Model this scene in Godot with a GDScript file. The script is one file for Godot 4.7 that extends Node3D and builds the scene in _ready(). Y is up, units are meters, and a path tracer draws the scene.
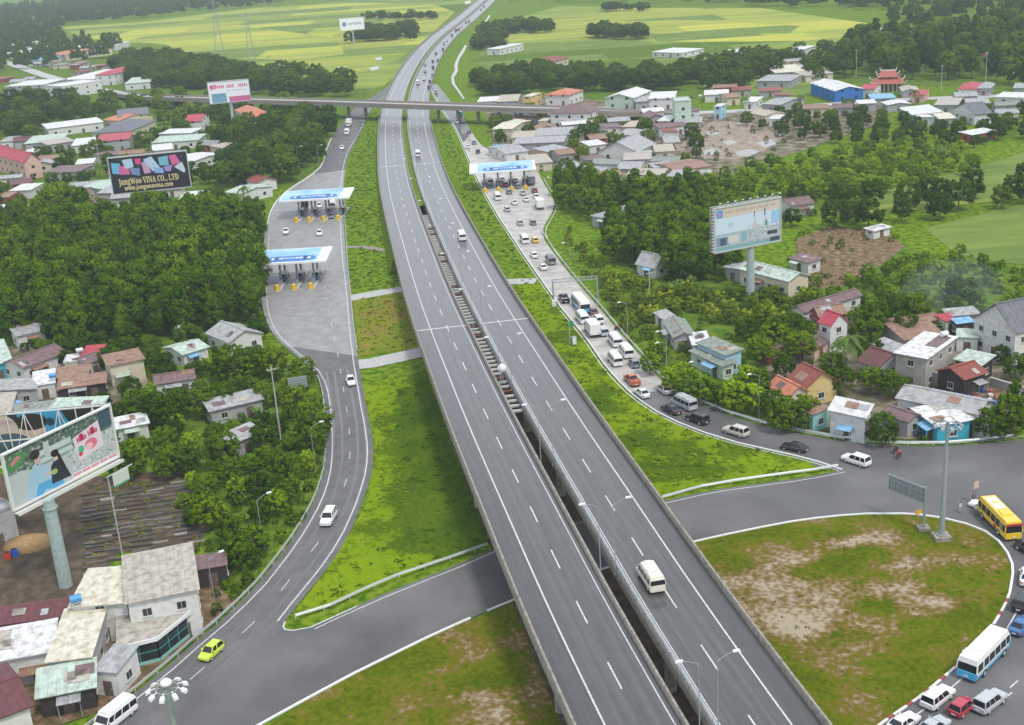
extends Node3D
# An interchange on an expressway seen from the air: viaduct, slip roads with toll plazas, villages, groves and paddies.

class MB:
	var v := PackedVector3Array()
	var n := PackedVector3Array()
	var c := PackedColorArray()
	var u := PackedVector2Array()
	var col := Color(1, 1, 1)
	func tri(a: Vector3, b: Vector3, d: Vector3) -> void:
		var nn := (b - a).cross(d - a).normalized()
		v.append(a); v.append(d); v.append(b)
		for i in 3:
			n.append(nn); c.append(col); u.append(Vector2.ZERO)
	func tri_n(a: Vector3, b: Vector3, d: Vector3, na: Vector3, nb: Vector3, nd: Vector3) -> void:
		v.append(a); v.append(d); v.append(b)
		n.append(na); n.append(nd); n.append(nb)
		for i in 3:
			c.append(col); u.append(Vector2.ZERO)
	func quad(a: Vector3, b: Vector3, d: Vector3, e: Vector3) -> void:   # counter-clockwise seen from outside
		tri(a, b, d); tri(a, d, e)
	func quad_uv(a: Vector3, b: Vector3, d: Vector3, e: Vector3, ua: Vector2, ub: Vector2, ud: Vector2, ue: Vector2) -> void:
		var k := v.size()
		tri(a, b, d); tri(a, d, e)
		u[k] = ua; u[k + 1] = ud; u[k + 2] = ub
		u[k + 3] = ua; u[k + 4] = ue; u[k + 5] = ud
	func hexa(p: Array) -> void:   # 8 corners: bottom ring 0-3 counter-clockwise from above, top ring 4-7
		quad(p[3], p[2], p[1], p[0]); quad(p[4], p[5], p[6], p[7])
		for i in 4:
			var j := (i + 1) % 4
			quad(p[i], p[j], p[j + 4], p[i + 4])
	func box(ctr: Vector3, s: Vector3, xf := Transform3D()) -> void:
		var h := s * 0.5
		var p := []
		for y in [-h.y, h.y]:
			p.append(xf * (ctr + Vector3(-h.x, y, h.z))); p.append(xf * (ctr + Vector3(h.x, y, h.z)))
			p.append(xf * (ctr + Vector3(h.x, y, -h.z))); p.append(xf * (ctr + Vector3(-h.x, y, -h.z)))
		hexa(p)
	func beam(a: Vector3, b: Vector3, wx: float, wy: float) -> void:   # rectangular bar from a to b
		var d := (b - a).normalized()
		var s := d.cross(Vector3.UP)
		if s.length() < 0.01: s = Vector3.RIGHT
		s = s.normalized()
		var t := s.cross(d)
		var x := s * wx * 0.5
		var y := t * wy * 0.5
		hexa([a - x - y, a + x - y, b + x - y, b - x - y, a - x + y, a + x + y, b + x + y, b - x + y])
	func cyl(a: Vector3, b: Vector3, r0: float, r1: float, seg := 8, caps := true) -> void:
		var d := (b - a).normalized()
		var s := d.cross(Vector3.FORWARD)
		if s.length() < 0.05: s = d.cross(Vector3.RIGHT)
		s = s.normalized()
		var t := d.cross(s)
		for i in seg:
			var p0 := TAU * i / seg
			var p1 := TAU * (i + 1) / seg
			var e0 := s * cos(p0) + t * sin(p0)
			var e1 := s * cos(p1) + t * sin(p1)
			tri_n(a + e0 * r0, a + e1 * r0, b + e1 * r1, e0, e1, e1)
			tri_n(a + e0 * r0, b + e1 * r1, b + e0 * r1, e0, e1, e0)
			if caps:
				tri(a, a + e1 * r0, a + e0 * r0); tri(b, b + e0 * r1, b + e1 * r1)
	func ball(ctr: Vector3, r: Vector3, seg := 8, rings := 5, from := -90.0) -> void:
		for j in rings:
			var a0 := deg_to_rad(from + (90.0 - from) * j / rings)
			var a1 := deg_to_rad(from + (90.0 - from) * (j + 1) / rings)
			for i in seg:
				var p0 := TAU * i / seg
				var p1 := TAU * (i + 1) / seg
				var q := []
				for k in [[a0, p0], [a0, p1], [a1, p1], [a1, p0]]:
					q.append(Vector3(cos(k[0]) * cos(k[1]), sin(k[0]), -cos(k[0]) * sin(k[1])))
				tri_n(ctr + q[0] * r, ctr + q[1] * r, ctr + q[2] * r, q[0], q[1], q[2])
				tri_n(ctr + q[0] * r, ctr + q[2] * r, ctr + q[3] * r, q[0], q[2], q[3])
	func prism(poly: PackedVector2Array, y0: float, y1: float) -> void:   # plan polygon (x, z), any winding
		var p := poly
		if Geometry2D.is_polygon_clockwise(p):
			p = p.duplicate(); p.reverse()
		# (x, z) counter-clockwise in that plane is clockwise seen from above
		var idx := Geometry2D.triangulate_polygon(p)
		for i in range(0, idx.size(), 3):
			var a := p[idx[i]]; var b := p[idx[i + 1]]; var d := p[idx[i + 2]]
			if (b - a).cross(d - a) > 0.0:
				var t := b; b = d; d = t
			tri(Vector3(a.x, y1, a.y), Vector3(b.x, y1, b.y), Vector3(d.x, y1, d.y))
			if y0 < y1: tri(Vector3(a.x, y0, a.y), Vector3(d.x, y0, d.y), Vector3(b.x, y0, b.y))
		if y0 < y1:
			for i in p.size():
				var a := p[i]; var b := p[(i + 1) % p.size()]
				quad(Vector3(b.x, y0, b.y), Vector3(a.x, y0, a.y), Vector3(a.x, y1, a.y), Vector3(b.x, y1, b.y))
	func strip(l: PackedVector3Array, r: PackedVector3Array, v_scale := 0.0) -> void:   # l on the left hand, r on the right hand going forward; faces up
		var s := 0.0
		for i in l.size() - 1:
			var s1 := s + (l[i + 1] - l[i]).length() * v_scale
			quad_uv(l[i], r[i], r[i + 1], l[i + 1], Vector2(0, s), Vector2(1, s), Vector2(1, s1), Vector2(0, s1))
			s = s1
	func sweep(path: PackedVector3Array, prof: PackedVector2Array, closed := true) -> void:   # profile: x to the right of travel, y up; counter-clockwise looking along travel
		var m := prof.size()
		var prev := PackedVector3Array()
		for i in path.size():
			var a := path[maxi(i - 1, 0)]
			var b := path[mini(i + 1, path.size() - 1)]
			var d := Vector3(b.x - a.x, 0, b.z - a.z).normalized()
			var side := d.cross(Vector3.UP)
			var ring := PackedVector3Array()
			for p in prof: ring.append(path[i] + side * p.x + Vector3.UP * p.y)
			if i > 0:
				for k in (m if closed else m - 1):
					var k1 := (k + 1) % m
					quad(prev[k], ring[k], ring[k1], prev[k1])
			elif closed: cap(ring, true)
			prev = ring
		if closed: cap(prev, false)
	func cap(ring: PackedVector3Array, flip: bool) -> void:
		for i in range(1, ring.size() - 1):
			if flip: tri(ring[0], ring[i], ring[i + 1])
			else: tri(ring[0], ring[i + 1], ring[i])
	func mesh() -> ArrayMesh:
		var arr := []
		arr.resize(Mesh.ARRAY_MAX)
		arr[Mesh.ARRAY_VERTEX] = v; arr[Mesh.ARRAY_NORMAL] = n; arr[Mesh.ARRAY_COLOR] = c; arr[Mesh.ARRAY_TEX_UV] = u
		var m := ArrayMesh.new()
		m.add_surface_from_arrays(Mesh.PRIMITIVE_TRIANGLES, arr)
		return m

var taken := {}
var M := {}
var rng := RandomNumberGenerator.new()

func numbered(called: String) -> String:
	var k: int = taken.get(called, 0)
	taken[called] = k + 1
	return called if k == 0 else "%s_%03d" % [called, k]

func tag(o: Node, label: String, category: String, group := "", kind := "") -> void:
	o.set_meta("label", label)
	if category: o.set_meta("category", category)
	if group: o.set_meta("group", group)
	if kind: o.set_meta("kind", kind)

func thing(called: String, label: String, category: String, at := Vector3.ZERO, turn := 0.0, group := "") -> Node3D:
	var o := Node3D.new()
	o.name = numbered(called)
	add_child(o)
	o.position = at
	o.rotation.y = turn
	tag(o, label, category, group)
	return o

func part(called: String, mesh: Mesh, m: Material, parent: Node, at := Transform3D()) -> MeshInstance3D:
	var o := MeshInstance3D.new()
	o.name = called
	o.mesh = mesh
	o.material_override = m
	parent.add_child(o, true)
	o.transform = at
	return o

func structure(called: String, mesh: Mesh, m: Material) -> MeshInstance3D:
	var o := MeshInstance3D.new()
	o.name = numbered(called)
	o.mesh = mesh
	o.material_override = m
	add_child(o)
	o.set_meta("kind", "structure")
	return o

func copy_of(src: Node3D, at: Vector3, turn: float, label := "", group := "") -> Node3D:
	var o: Node3D = src.duplicate()
	var base := String(src.name)
	var cut := base.rfind("_0")
	o.name = numbered(base.substr(0, cut) if cut > 0 and base.length() - cut == 4 else base)
	add_child(o)
	o.position = at
	o.rotation.y = turn
	if label: o.set_meta("label", label)
	if group: o.set_meta("group", group)
	return o

func box_mesh(s: Vector3, at := Vector3.ZERO) -> ArrayMesh:
	var b := MB.new()
	b.box(at, s)
	return b.mesh()

func lin(r: float, g: float, b: float) -> Color:   # a real-world (linear) base colour as the sRGB value that materials take
	return Color(r, g, b).linear_to_srgb()

func mat(r: float, g: float, b: float, rough := 0.8, metal := 0.0) -> StandardMaterial3D:
	var m := StandardMaterial3D.new()
	m.albedo_color = lin(r, g, b)
	m.roughness = rough
	m.metallic = metal
	return m

func noise_tex(sd: int, freq: float, stops: Array, size := 512, octaves := 5, type := FastNoiseLite.TYPE_SIMPLEX_SMOOTH) -> NoiseTexture2D:
	# stops: [offset, linear colour] pairs
	var f := FastNoiseLite.new()
	f.seed = sd
	f.noise_type = type
	f.frequency = freq
	f.fractal_octaves = octaves
	f.fractal_gain = 0.55
	var t := NoiseTexture2D.new()
	t.width = size; t.height = size
	t.seamless = true
	t.seamless_blend_skirt = 0.25
	t.noise = f
	var g := Gradient.new()
	g.offsets = PackedFloat32Array(stops.map(func(s): return s[0]))
	g.colors = PackedColorArray(stops.map(func(s): return lin(s[1][0], s[1][1], s[1][2])))
	t.color_ramp = g
	return t

func grey_tex(sd: int, freq: float, lo: float, hi: float, size := 512, octaves := 5) -> NoiseTexture2D:
	var t := noise_tex(sd, freq, [[0.0, [0, 0, 0]], [1.0, [1, 1, 1]]], size, octaves)
	t.color_ramp.colors = PackedColorArray([Color(lo, lo, lo), Color(hi, hi, hi)])
	return t

func tri_mat(tex: Texture2D, metres: float, rough := 0.9) -> StandardMaterial3D:
	var m := StandardMaterial3D.new()
	if rough >= 0.85: m.metallic_specular = 0.08   # soil, turf, litter: no sheen
	m.albedo_texture = tex
	m.uv1_triplanar = true
	m.uv1_world_triplanar = true
	m.uv1_scale = Vector3.ONE / metres
	m.roughness = rough
	return m

func v3(p: Array, y: float) -> PackedVector3Array:   # flat [x, z, x, z ...] to points at height y
	var o := PackedVector3Array()
	for i in range(0, p.size(), 2): o.append(Vector3(p[i], y, p[i + 1]))
	return o

func v2(p: Array) -> PackedVector2Array:
	var o := PackedVector2Array()
	for i in range(0, p.size(), 2): o.append(Vector2(p[i], p[i + 1]))
	return o

func offset_path(p: PackedVector3Array, d: float, up := 0.0) -> PackedVector3Array:   # d to the right of travel
	var o := PackedVector3Array()
	for i in p.size():
		var a := p[maxi(i - 1, 0)]
		var b := p[mini(i + 1, p.size() - 1)]
		var t := Vector3(b.x - a.x, 0, b.z - a.z).normalized()
		o.append(p[i] + t.cross(Vector3.UP) * d + Vector3.UP * up)
	return o

func along(p: PackedVector3Array, from: float, to: float) -> PackedVector3Array:   # the stretch of a path between two distances
	var o := PackedVector3Array()
	var s := 0.0
	for i in p.size() - 1:
		var l := p[i].distance_to(p[i + 1])
		if s + l >= from and o.is_empty(): o.append(p[i].lerp(p[i + 1], clampf((from - s) / l, 0, 1)))
		if not o.is_empty():
			if s + l < to: o.append(p[i + 1])
			else:
				o.append(p[i].lerp(p[i + 1], clampf((to - s) / l, 0, 1)))
				break
		s += l
	return o

func length_of(p: PackedVector3Array) -> float:
	var s := 0.0
	for i in p.size() - 1: s += p[i].distance_to(p[i + 1])
	return s

func band(path: PackedVector3Array, off: float, width: float, up: float) -> ArrayMesh:   # a painted line along a path
	var b := MB.new()
	b.strip(offset_path(path, off - width * 0.5, up), offset_path(path, off + width * 0.5, up))
	return b.mesh()

func flat_poly(p: Array, y: float) -> ArrayMesh:
	var b := MB.new()
	b.prism(v2(p), y, y)
	return b.mesh()

# plan of the place in metres: x to the right, z towards the viewer
const MAIN_LINE := [25.97,6.90,-56.00,24.31,7.02,-64.00,22.65,7.14,-72.00,20.99,7.26,-80.00,19.33,7.38,-88.00,17.67,7.50,-96.00,16.01,7.62,-104.00,15.16,7.72,-108.00,14.34,7.82,-112.00,13.53,7.91,-116.00,12.73,7.99,-120.00,11.95,8.06,-124.00,11.19,8.12,-128.00,10.45,8.16,-132.00,9.73,8.20,-136.00,9.02,8.23,-140.00,8.32,8.26,-144.00,7.63,8.27,-148.00,6.94,8.28,-152.00,6.25,8.28,-156.00,5.56,8.27,-160.00,4.87,8.26,-164.00,4.17,8.24,-168.10,3.46,8.21,-172.30,2.74,8.17,-176.61,2.01,8.12,-181.03,1.28,8.07,-185.55,0.53,8.00,-190.19,-0.22,7.93,-194.94,-0.98,7.84,-199.82,-1.75,7.75,-204.81,-2.53,7.64,-209.93,-3.32,7.52,-215.18,-4.13,7.39,-220.56,-4.95,7.24,-226.08,-5.78,7.08,-231.73,-6.63,6.91,-237.52,-7.49,6.72,-243.46,-8.35,6.52,-249.55,-9.22,6.31,-255.78,-10.10,6.09,-262.18,-10.97,5.86,-268.73,-11.84,5.62,-275.45,-12.72,5.38,-282.34,-13.61,5.14,-289.40,-14.50,4.90,-296.63,-15.41,4.65,-304.05,-16.33,4.41,-311.65,-17.28,4.17,-319.44,-18.25,3.93,-327.43,-19.24,3.69,-335.61,-20.26,3.46,-344.00,-21.30,3.24,-352.60,-22.36,3.02,-361.42,-23.44,2.81,-370.45,-24.53,2.61,-379.71,-25.64,2.42,-389.21,-26.74,2.23,-398.94,-27.84,2.05,-408.91,-28.92,1.89,-419.13,-29.98,1.73,-429.61,-31.02,1.59,-440.35,-32.04,1.46,-451.36,-33.04,1.34,-462.64,-34.04,1.23,-474.21,-35.03,1.13,-486.06,-36.02,1.04,-498.22,-37.02,0.96,-510.67,-38.02,0.88,-523.44,-39.01,0.81,-536.52,-39.99,0.74,-549.94,-40.95,0.67,-563.69,-41.87,0.62,-577.78,-42.74,0.56,-592.22,-43.55,0.51,-607.03,-44.29,0.47,-622.20,-44.96,0.42,-637.76,-45.54,0.39,-653.70,-46.03,0.35,-670.05,-46.43,0.32,-686.80,-46.74,0.29,-703.97,-46.96,0.26,-721.57,-47.10,0.24,-739.60,-47.16,0.22,-758.09,-47.14,0.20,-777.05,-47.04,0.18,-796.47,-46.85,0.16,-816.39,-46.57,0.15,-836.79,-46.17,0.13,-857.71,-45.66,0.12,-879.16,-45.01,0.12,-901.14,-44.23,0.11,-923.66,-43.28,0.11,-946.76,-42.15,0.10,-970.43,-40.83,0.10,-994.69,-39.29,0.10,-1019.55,-37.54,0.10,-1045.04,-35.57,0.10,-1071.17,-33.41,0.10,-1097.95,-31.10,0.10,-1125.40,-28.68,0.10,-1153.53,-26.19,0.10,-1182.37,-23.68,0.10,-1211.93,-21.17,0.10,-1242.23,-18.68,0.10,-1273.28,-16.22,0.10,-1305.11,-13.76,0.10,-1337.74,-11.29,0.10,-1371.19,-8.79,0.10,-1405.47,-6.23,0.10,-1440.60,-3.60,0.10,-1476.62,-0.89,0.10,-1513.53,1.89,0.10,-1551.37,4.72,0.10,-1590.16,7.55,0.10,-1629.91,10.33,0.10,-1670.66,12.96,0.10,-1712.42,15.37,0.10,-1755.23,17.49,0.10,-1799.11,19.26,0.10,-1844.09,20.68,0.10,-1890.19,21.77,0.10,-1937.45,22.60,0.10,-1985.89,23.25,0.10,-2035.53]
const LEFT_RAMP := [-58.7,-736,-60.7,-720.6,-62.7,-705.3,-64.9,-689.7,-67.2,-674,-69.5,-658,-71.1,-642.1,-72,-626.3,-72.2,-610.6,-72.3,-594.9,-72.5,-579.1,-72.5,-563.5,-72.3,-548.1,-71.7,-532.9,-70.9,-518.2,-69.9,-504.1,-68.8,-490.1,-68.4,-476.4,-69.6,-463,-71.7,-450.8,-73.7,-440,-75,-430.5,-75.7,-421.3,-75.9,-411.6,-75.4,-401.8,-74.5,-391.8,-73.3,-381.5,-72.1,-371.6,-70.9,-362.4,-69.6,-353.6,-68.3,-345,-67,-336.6,-65.8,-328.4,-64.6,-320.3,-63.4,-312.6,-62.2,-305,-60.8,-297.1,-59.4,-289.6,-57.7,-281.9,-55.4,-273.2,-52.7,-265.3,-49.7,-258.4,-46.6,-252.1,-43.6,-246.1,-40.8,-239.9,-38.8,-233.6,-37.4,-227.4,-36.4,-221.6,-35.5,-216.1,-34.8,-210.6,-34,-205.3,-33.4,-200.2,-32.9,-195.2,-32.5,-190,-32.4,-184.9,-32.5,-179.9,-32.9,-175,-33.5,-170.3,-34.2,-165.8,-35.1,-161.3,-36.1,-156.9,-37.2,-152.5,-38.9,-147.6,-40.9,-142.6,-43.2,-137.8,-45.2,-133.2,-47.3,-128.9,-49.5,-124.7,-51.3,-121.3,-53,-118.1,-54.7,-114.7,-36.2,-112.7,-31.4,-119.8,-27.4,-124.2,-25.4,-136.9,-29.5,-139.3,-31.9,-140.5,-31.9,-142,-31,-145.4,-29.7,-149.8,-28.5,-153.8,-27.6,-157.3,-26.8,-160.8,-26.3,-163.8,-25.8,-166.6,-25.4,-170.5,-24.9,-175.6,-24.6,-181.1,-24.4,-186.4,-24.5,-191.3,-24.8,-195.9,-25.2,-200.1,-25.8,-204.4,-26.5,-209.2,-27.4,-214.6,-28.3,-220.5,-29.2,-226.4,-30,-231.7,-30.8,-236.8,-31.6,-242.2,-32.4,-247.8,-33.1,-253.1,-33.9,-258.4,-34.6,-264,-35.4,-269.7,-36.1,-275.6,-36.9,-281.5,-37.6,-287.6,-38.4,-293.8,-39.3,-300.4,-40.1,-307.1,-41,-313.6,-41.9,-319.9,-42.8,-326.5,-43.7,-333.5,-44.7,-341,-45.6,-348.9,-46.6,-356.8,-47.5,-365.1,-48.6,-373.9,-49.6,-382.9,-50.5,-391.8,-51.5,-400.3,-52.4,-409,-53.4,-418.4,-54.4,-427.9,-55.3,-437,-56.1,-446.1,-57,-456.1,-57.9,-467.7,-58.8,-480.2,-59.6,-492.8,-60.1,-505.3,-60.3,-517.4,-60.3,-529.4,-60.2,-542.4,-60.3,-556,-60.5,-569.3,-60.9,-582.9,-61.4,-597.3,-61.8,-611.7,-62,-625.2,-61.8,-639.2,-60.8,-655.2,-59.2,-671,-57.5,-686.2,-56.2,-701.7,-55,-717.5,-53.8,-733.2]
const CROSS_ROAD := [-46.1,-128.4,-37.1,-138.3,-31.9,-140.5,-31.4,-139.9,-30.5,-139.7,-28.2,-140.3,-25.5,-142.6,-22.7,-144.8,-19.6,-147.2,-16.3,-149.5,-13.2,-151.7,-10.2,-153.7,-7.3,-155.9,-4.5,-158.1,-1.7,-160,1.1,-161.5,4.1,-163.1,7.3,-164.7,10.9,-166.3,14.7,-167.6,18.2,-168.7,22.2,-169.9,26.9,-171.5,31.1,-172.6,34.9,-173.1,38.7,-173.7,42.4,-174.2,46.1,-175,50.4,-176.2,49.7,-161,46,-161,42.2,-160.7,38.3,-160.1,34.2,-159.1,29.4,-157.8,24.5,-156.3,20.7,-154.8,17.3,-153.2,13.7,-151.6,10.2,-150,7,-148.5,4,-147,1.2,-145.4,-1.9,-143.5,-5.4,-141.2,-9.3,-138.5,-13.2,-135.6,-16.3,-133.1,-18.9,-131,-21.5,-128.9,-24.4,-126.3,-27.9,-123.1,-31.2,-120,-33.9,-117.4,-36.6,-114.8]
const JUNCTION := [46.3,-178.5,49.3,-188.5,52.6,-187.9,56.6,-185.7,59.9,-184.5,63.8,-183.4,68.7,-182.6,74.4,-182.4,79.7,-182.9,84.1,-183.7,88.3,-184.7,95.1,-169,58.8,-97.8,29.5,-100.8,32,-108.1,33.9,-109.6,35.7,-111.1,37.5,-112.6,39.2,-113.9,40.8,-115.1,42.5,-116.4,44.4,-118,46.3,-119.7,48.2,-121.4,50,-123.2,51.9,-125.1,53.7,-127,55.3,-128.9,56.7,-130.7,58.1,-132.6,59.5,-134.6,60.9,-136.9,62.1,-139.3,63.2,-141.6,64.1,-144,64.7,-147.1,64.8,-150.4,64.1,-153.4,62.4,-155.9,59.8,-158.1,57,-159.6,54.6,-160.3,52.2,-160.6,49.7,-161,45.5,-164.7,50.3,-176]
const RIGHT_RAMP := [-37.2,-723.9,-35.5,-707.5,-33.7,-690.8,-32,-673.9,-30.2,-657.4,-28.6,-641.4,-27,-626.6,-25.4,-612,-23.6,-597.1,-21.9,-583.1,-20.2,-570.6,-18.7,-558.7,-17.4,-546.5,-16.1,-534.1,-15,-521.6,-14,-509.5,-13.1,-497.8,-12.1,-486.2,-11.1,-474.3,-10.2,-462.6,-9.2,-451.2,-8.3,-440.4,-7.4,-430.4,-6.5,-420.9,-5.5,-411.4,-4.5,-402,-3.5,-392.7,-2.4,-383.3,-1.3,-373.8,-0.2,-364.6,0.9,-356,2,-347.3,3.2,-338.1,4.3,-329.3,5.3,-321.4,6.3,-314.3,7.2,-307.8,8.1,-301.3,9,-294.7,10,-287.4,11.1,-279.9,12.1,-272.6,13.3,-265.4,14.6,-258.2,15.7,-251.3,16.7,-244.6,17.5,-238.4,18.3,-232.4,19.3,-226.7,20.4,-221.2,21.7,-215.6,23.4,-210.2,25.3,-205.3,28,-200.2,32,-194.5,36.5,-189.5,40.6,-186,44.4,-182.9,47.7,-179.7,50.4,-176.3,51.3,-177.7,53.6,-186.1,52.6,-187.9,47.4,-191.4,42.2,-195.9,37.3,-201.6,33,-208.4,29.9,-215.4,28.1,-221.9,27.1,-227.4,26.5,-232.5,25.6,-237.8,24.7,-243.5,23.7,-249.6,22.7,-256.3,21.7,-263.4,20.6,-270.6,19.5,-277.9,18.3,-285.4,17.2,-292.6,16.2,-299.3,15.3,-305.6,14.4,-312.2,13.5,-319.5,12.4,-328.2,11.4,-337.5,11.2,-346.1,12,-354.1,13.6,-362.4,15.4,-372,16.6,-382.4,16.6,-391.8,16,-401.4,15.2,-411.5,14.6,-421,14.2,-430.6,13.6,-440.5,12.8,-449.8,10.7,-459.2,6.4,-469.5,1.3,-479,-2.8,-488.1,-5.7,-498.6,-7.6,-510.3,-9.1,-523.2,-10.5,-537.2,-11.8,-550.4,-13,-562,-14.1,-572.8,-15.4,-585.8,-17.1,-600.4,-18.7,-613.9,-20.3,-627.2,-22.1,-641.8,-24,-657.3,-26,-673.3,-28,-689.5,-30,-705.4,-31.9,-720.9]
const LEFT_RAMP_OUTER := [-58.7,-736,-60.7,-720.6,-62.7,-705.3,-64.9,-689.7,-67.2,-674,-69.5,-658,-71.1,-642.1,-72,-626.3,-72.2,-610.6,-72.3,-594.9,-72.5,-579.1,-72.5,-563.5,-72.3,-548.1,-71.7,-532.9,-70.9,-518.2,-69.9,-504.1,-68.8,-490.1,-68.4,-476.4,-69.6,-463,-71.7,-450.8,-73.7,-440,-75,-430.5,-75.7,-421.3,-75.9,-411.6,-75.4,-401.8,-74.5,-391.8,-73.3,-381.5,-72.1,-371.6,-70.9,-362.4,-69.6,-353.6,-68.3,-345,-67,-336.6,-65.8,-328.4,-64.6,-320.3,-63.4,-312.6,-62.2,-305,-60.8,-297.1,-59.4,-289.6,-57.7,-281.9,-55.4,-273.2,-52.7,-265.3,-49.7,-258.4,-46.6,-252.1,-43.6,-246.1,-40.8,-239.9,-38.8,-233.6,-37.4,-227.4,-36.4,-221.6,-35.5,-216.1,-34.8,-210.6,-34,-205.3,-33.4,-200.2,-32.9,-195.2,-32.5,-190,-32.4,-184.9,-32.5,-179.9,-32.9,-175,-33.5,-170.3,-34.2,-165.8,-35.1,-161.3,-36.1,-156.9,-37.2,-152.5,-38.9,-147.6,-40.9,-142.6,-43.2,-137.8,-45.2,-133.2,-47.3,-128.9,-49.5,-124.7,-51.3,-121.3,-53,-118.1,-54.7,-114.7]
const LEFT_RAMP_INNER := [-53.8,-733.2,-55,-717.5,-56.2,-701.7,-57.5,-686.2,-59.2,-671,-60.8,-655.2,-61.8,-639.2,-62,-625.2,-61.8,-611.7,-61.4,-597.3,-60.9,-582.9,-60.5,-569.3,-60.3,-556,-60.2,-542.4,-60.3,-529.4,-60.3,-517.4,-60.1,-505.3,-59.6,-492.8,-58.8,-480.2,-57.9,-467.7,-57,-456.1,-56.1,-446.1,-55.3,-437,-54.4,-427.9,-53.4,-418.4,-52.4,-409,-51.5,-400.3,-50.5,-391.8,-49.6,-382.9,-48.6,-373.9,-47.5,-365.1,-46.6,-356.8,-45.6,-348.9,-44.7,-341,-43.7,-333.5,-42.8,-326.5,-41.9,-319.9,-41,-313.6,-40.1,-307.1,-39.3,-300.4,-38.4,-293.8,-37.6,-287.6,-36.9,-281.5,-36.1,-275.6,-35.4,-269.7,-34.6,-264,-33.9,-258.4,-33.1,-253.1,-32.4,-247.8,-31.6,-242.2,-30.8,-236.8,-30,-231.7,-29.2,-226.4,-28.3,-220.5,-27.4,-214.6,-26.5,-209.2,-25.8,-204.4,-25.2,-200.1,-24.8,-195.9,-24.5,-191.3,-24.4,-186.4,-24.6,-181.1,-24.9,-175.6,-25.4,-170.5,-25.8,-166.6,-26.3,-163.8,-26.8,-160.8,-27.6,-157.3,-28.5,-153.8,-29.7,-149.8,-31,-145.4,-31.9,-142]
const CROSS_NEAR := [49.7,-161,46,-161,42.2,-160.7,38.3,-160.1,34.2,-159.1,29.4,-157.8,24.5,-156.3,20.7,-154.8,17.3,-153.2,13.7,-151.6,10.2,-150,7,-148.5,4,-147,1.2,-145.4,-1.9,-143.5,-5.4,-141.2,-9.3,-138.5,-13.2,-135.6,-16.3,-133.1,-18.9,-131,-21.5,-128.9,-24.4,-126.3,-27.9,-123.1,-31.2,-120,-33.9,-117.4,-36.6,-114.8]
const CROSS_FAR := [-28.2,-140.3,-25.5,-142.6,-22.7,-144.8,-19.6,-147.2,-16.3,-149.5,-13.2,-151.7,-10.2,-153.7,-7.3,-155.9,-4.5,-158.1,-1.7,-160,1.1,-161.5,4.1,-163.1,7.3,-164.7,10.9,-166.3,14.7,-167.6,18.2,-168.7,22.2,-169.9,26.9,-171.5,31.1,-172.6,34.9,-173.1,38.7,-173.7,42.4,-174.2,46.1,-175,50.4,-176.2]
const ISLAND_EDGE := [49.7,-161,52.2,-160.6,54.6,-160.3,57,-159.6,59.8,-158.1,62.4,-155.9,64.1,-153.4,64.8,-150.4,64.7,-147.1,64.1,-144,63.2,-141.6,62.1,-139.3,60.9,-136.9,59.5,-134.6,58.1,-132.6,56.7,-130.7,55.3,-128.9,53.7,-127,51.9,-125.1,50,-123.2,48.2,-121.4,46.3,-119.7,44.4,-118,42.5,-116.4,40.8,-115.1,39.2,-113.9,37.5,-112.6,35.7,-111.1,33.9,-109.6,32,-108.1]
const RIGHT_RAMP_INNER := [-37.2,-723.9,-35.5,-707.5,-33.7,-690.8,-32,-673.9,-30.2,-657.4,-28.6,-641.4,-27,-626.6,-25.4,-612,-23.6,-597.1,-21.9,-583.1,-20.2,-570.6,-18.7,-558.7,-17.4,-546.5,-16.1,-534.1,-15,-521.6,-14,-509.5,-13.1,-497.8,-12.1,-486.2,-11.1,-474.3,-10.2,-462.6,-9.2,-451.2,-8.3,-440.4,-7.4,-430.4,-6.5,-420.9,-5.5,-411.4,-4.5,-402,-3.5,-392.7,-2.4,-383.3,-1.3,-373.8,-0.2,-364.6,0.9,-356,2,-347.3,3.2,-338.1,4.3,-329.3,5.3,-321.4,6.3,-314.3,7.2,-307.8,8.1,-301.3,9,-294.7,10,-287.4,11.1,-279.9,12.1,-272.6,13.3,-265.4,14.6,-258.2,15.7,-251.3,16.7,-244.6,17.5,-238.4,18.3,-232.4,19.3,-226.7,20.4,-221.2,21.7,-215.6,23.4,-210.2,25.3,-205.3,28,-200.2,32,-194.5,36.5,-189.5,40.6,-186,44.4,-182.9,47.7,-179.7,50.4,-176.3]
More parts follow.
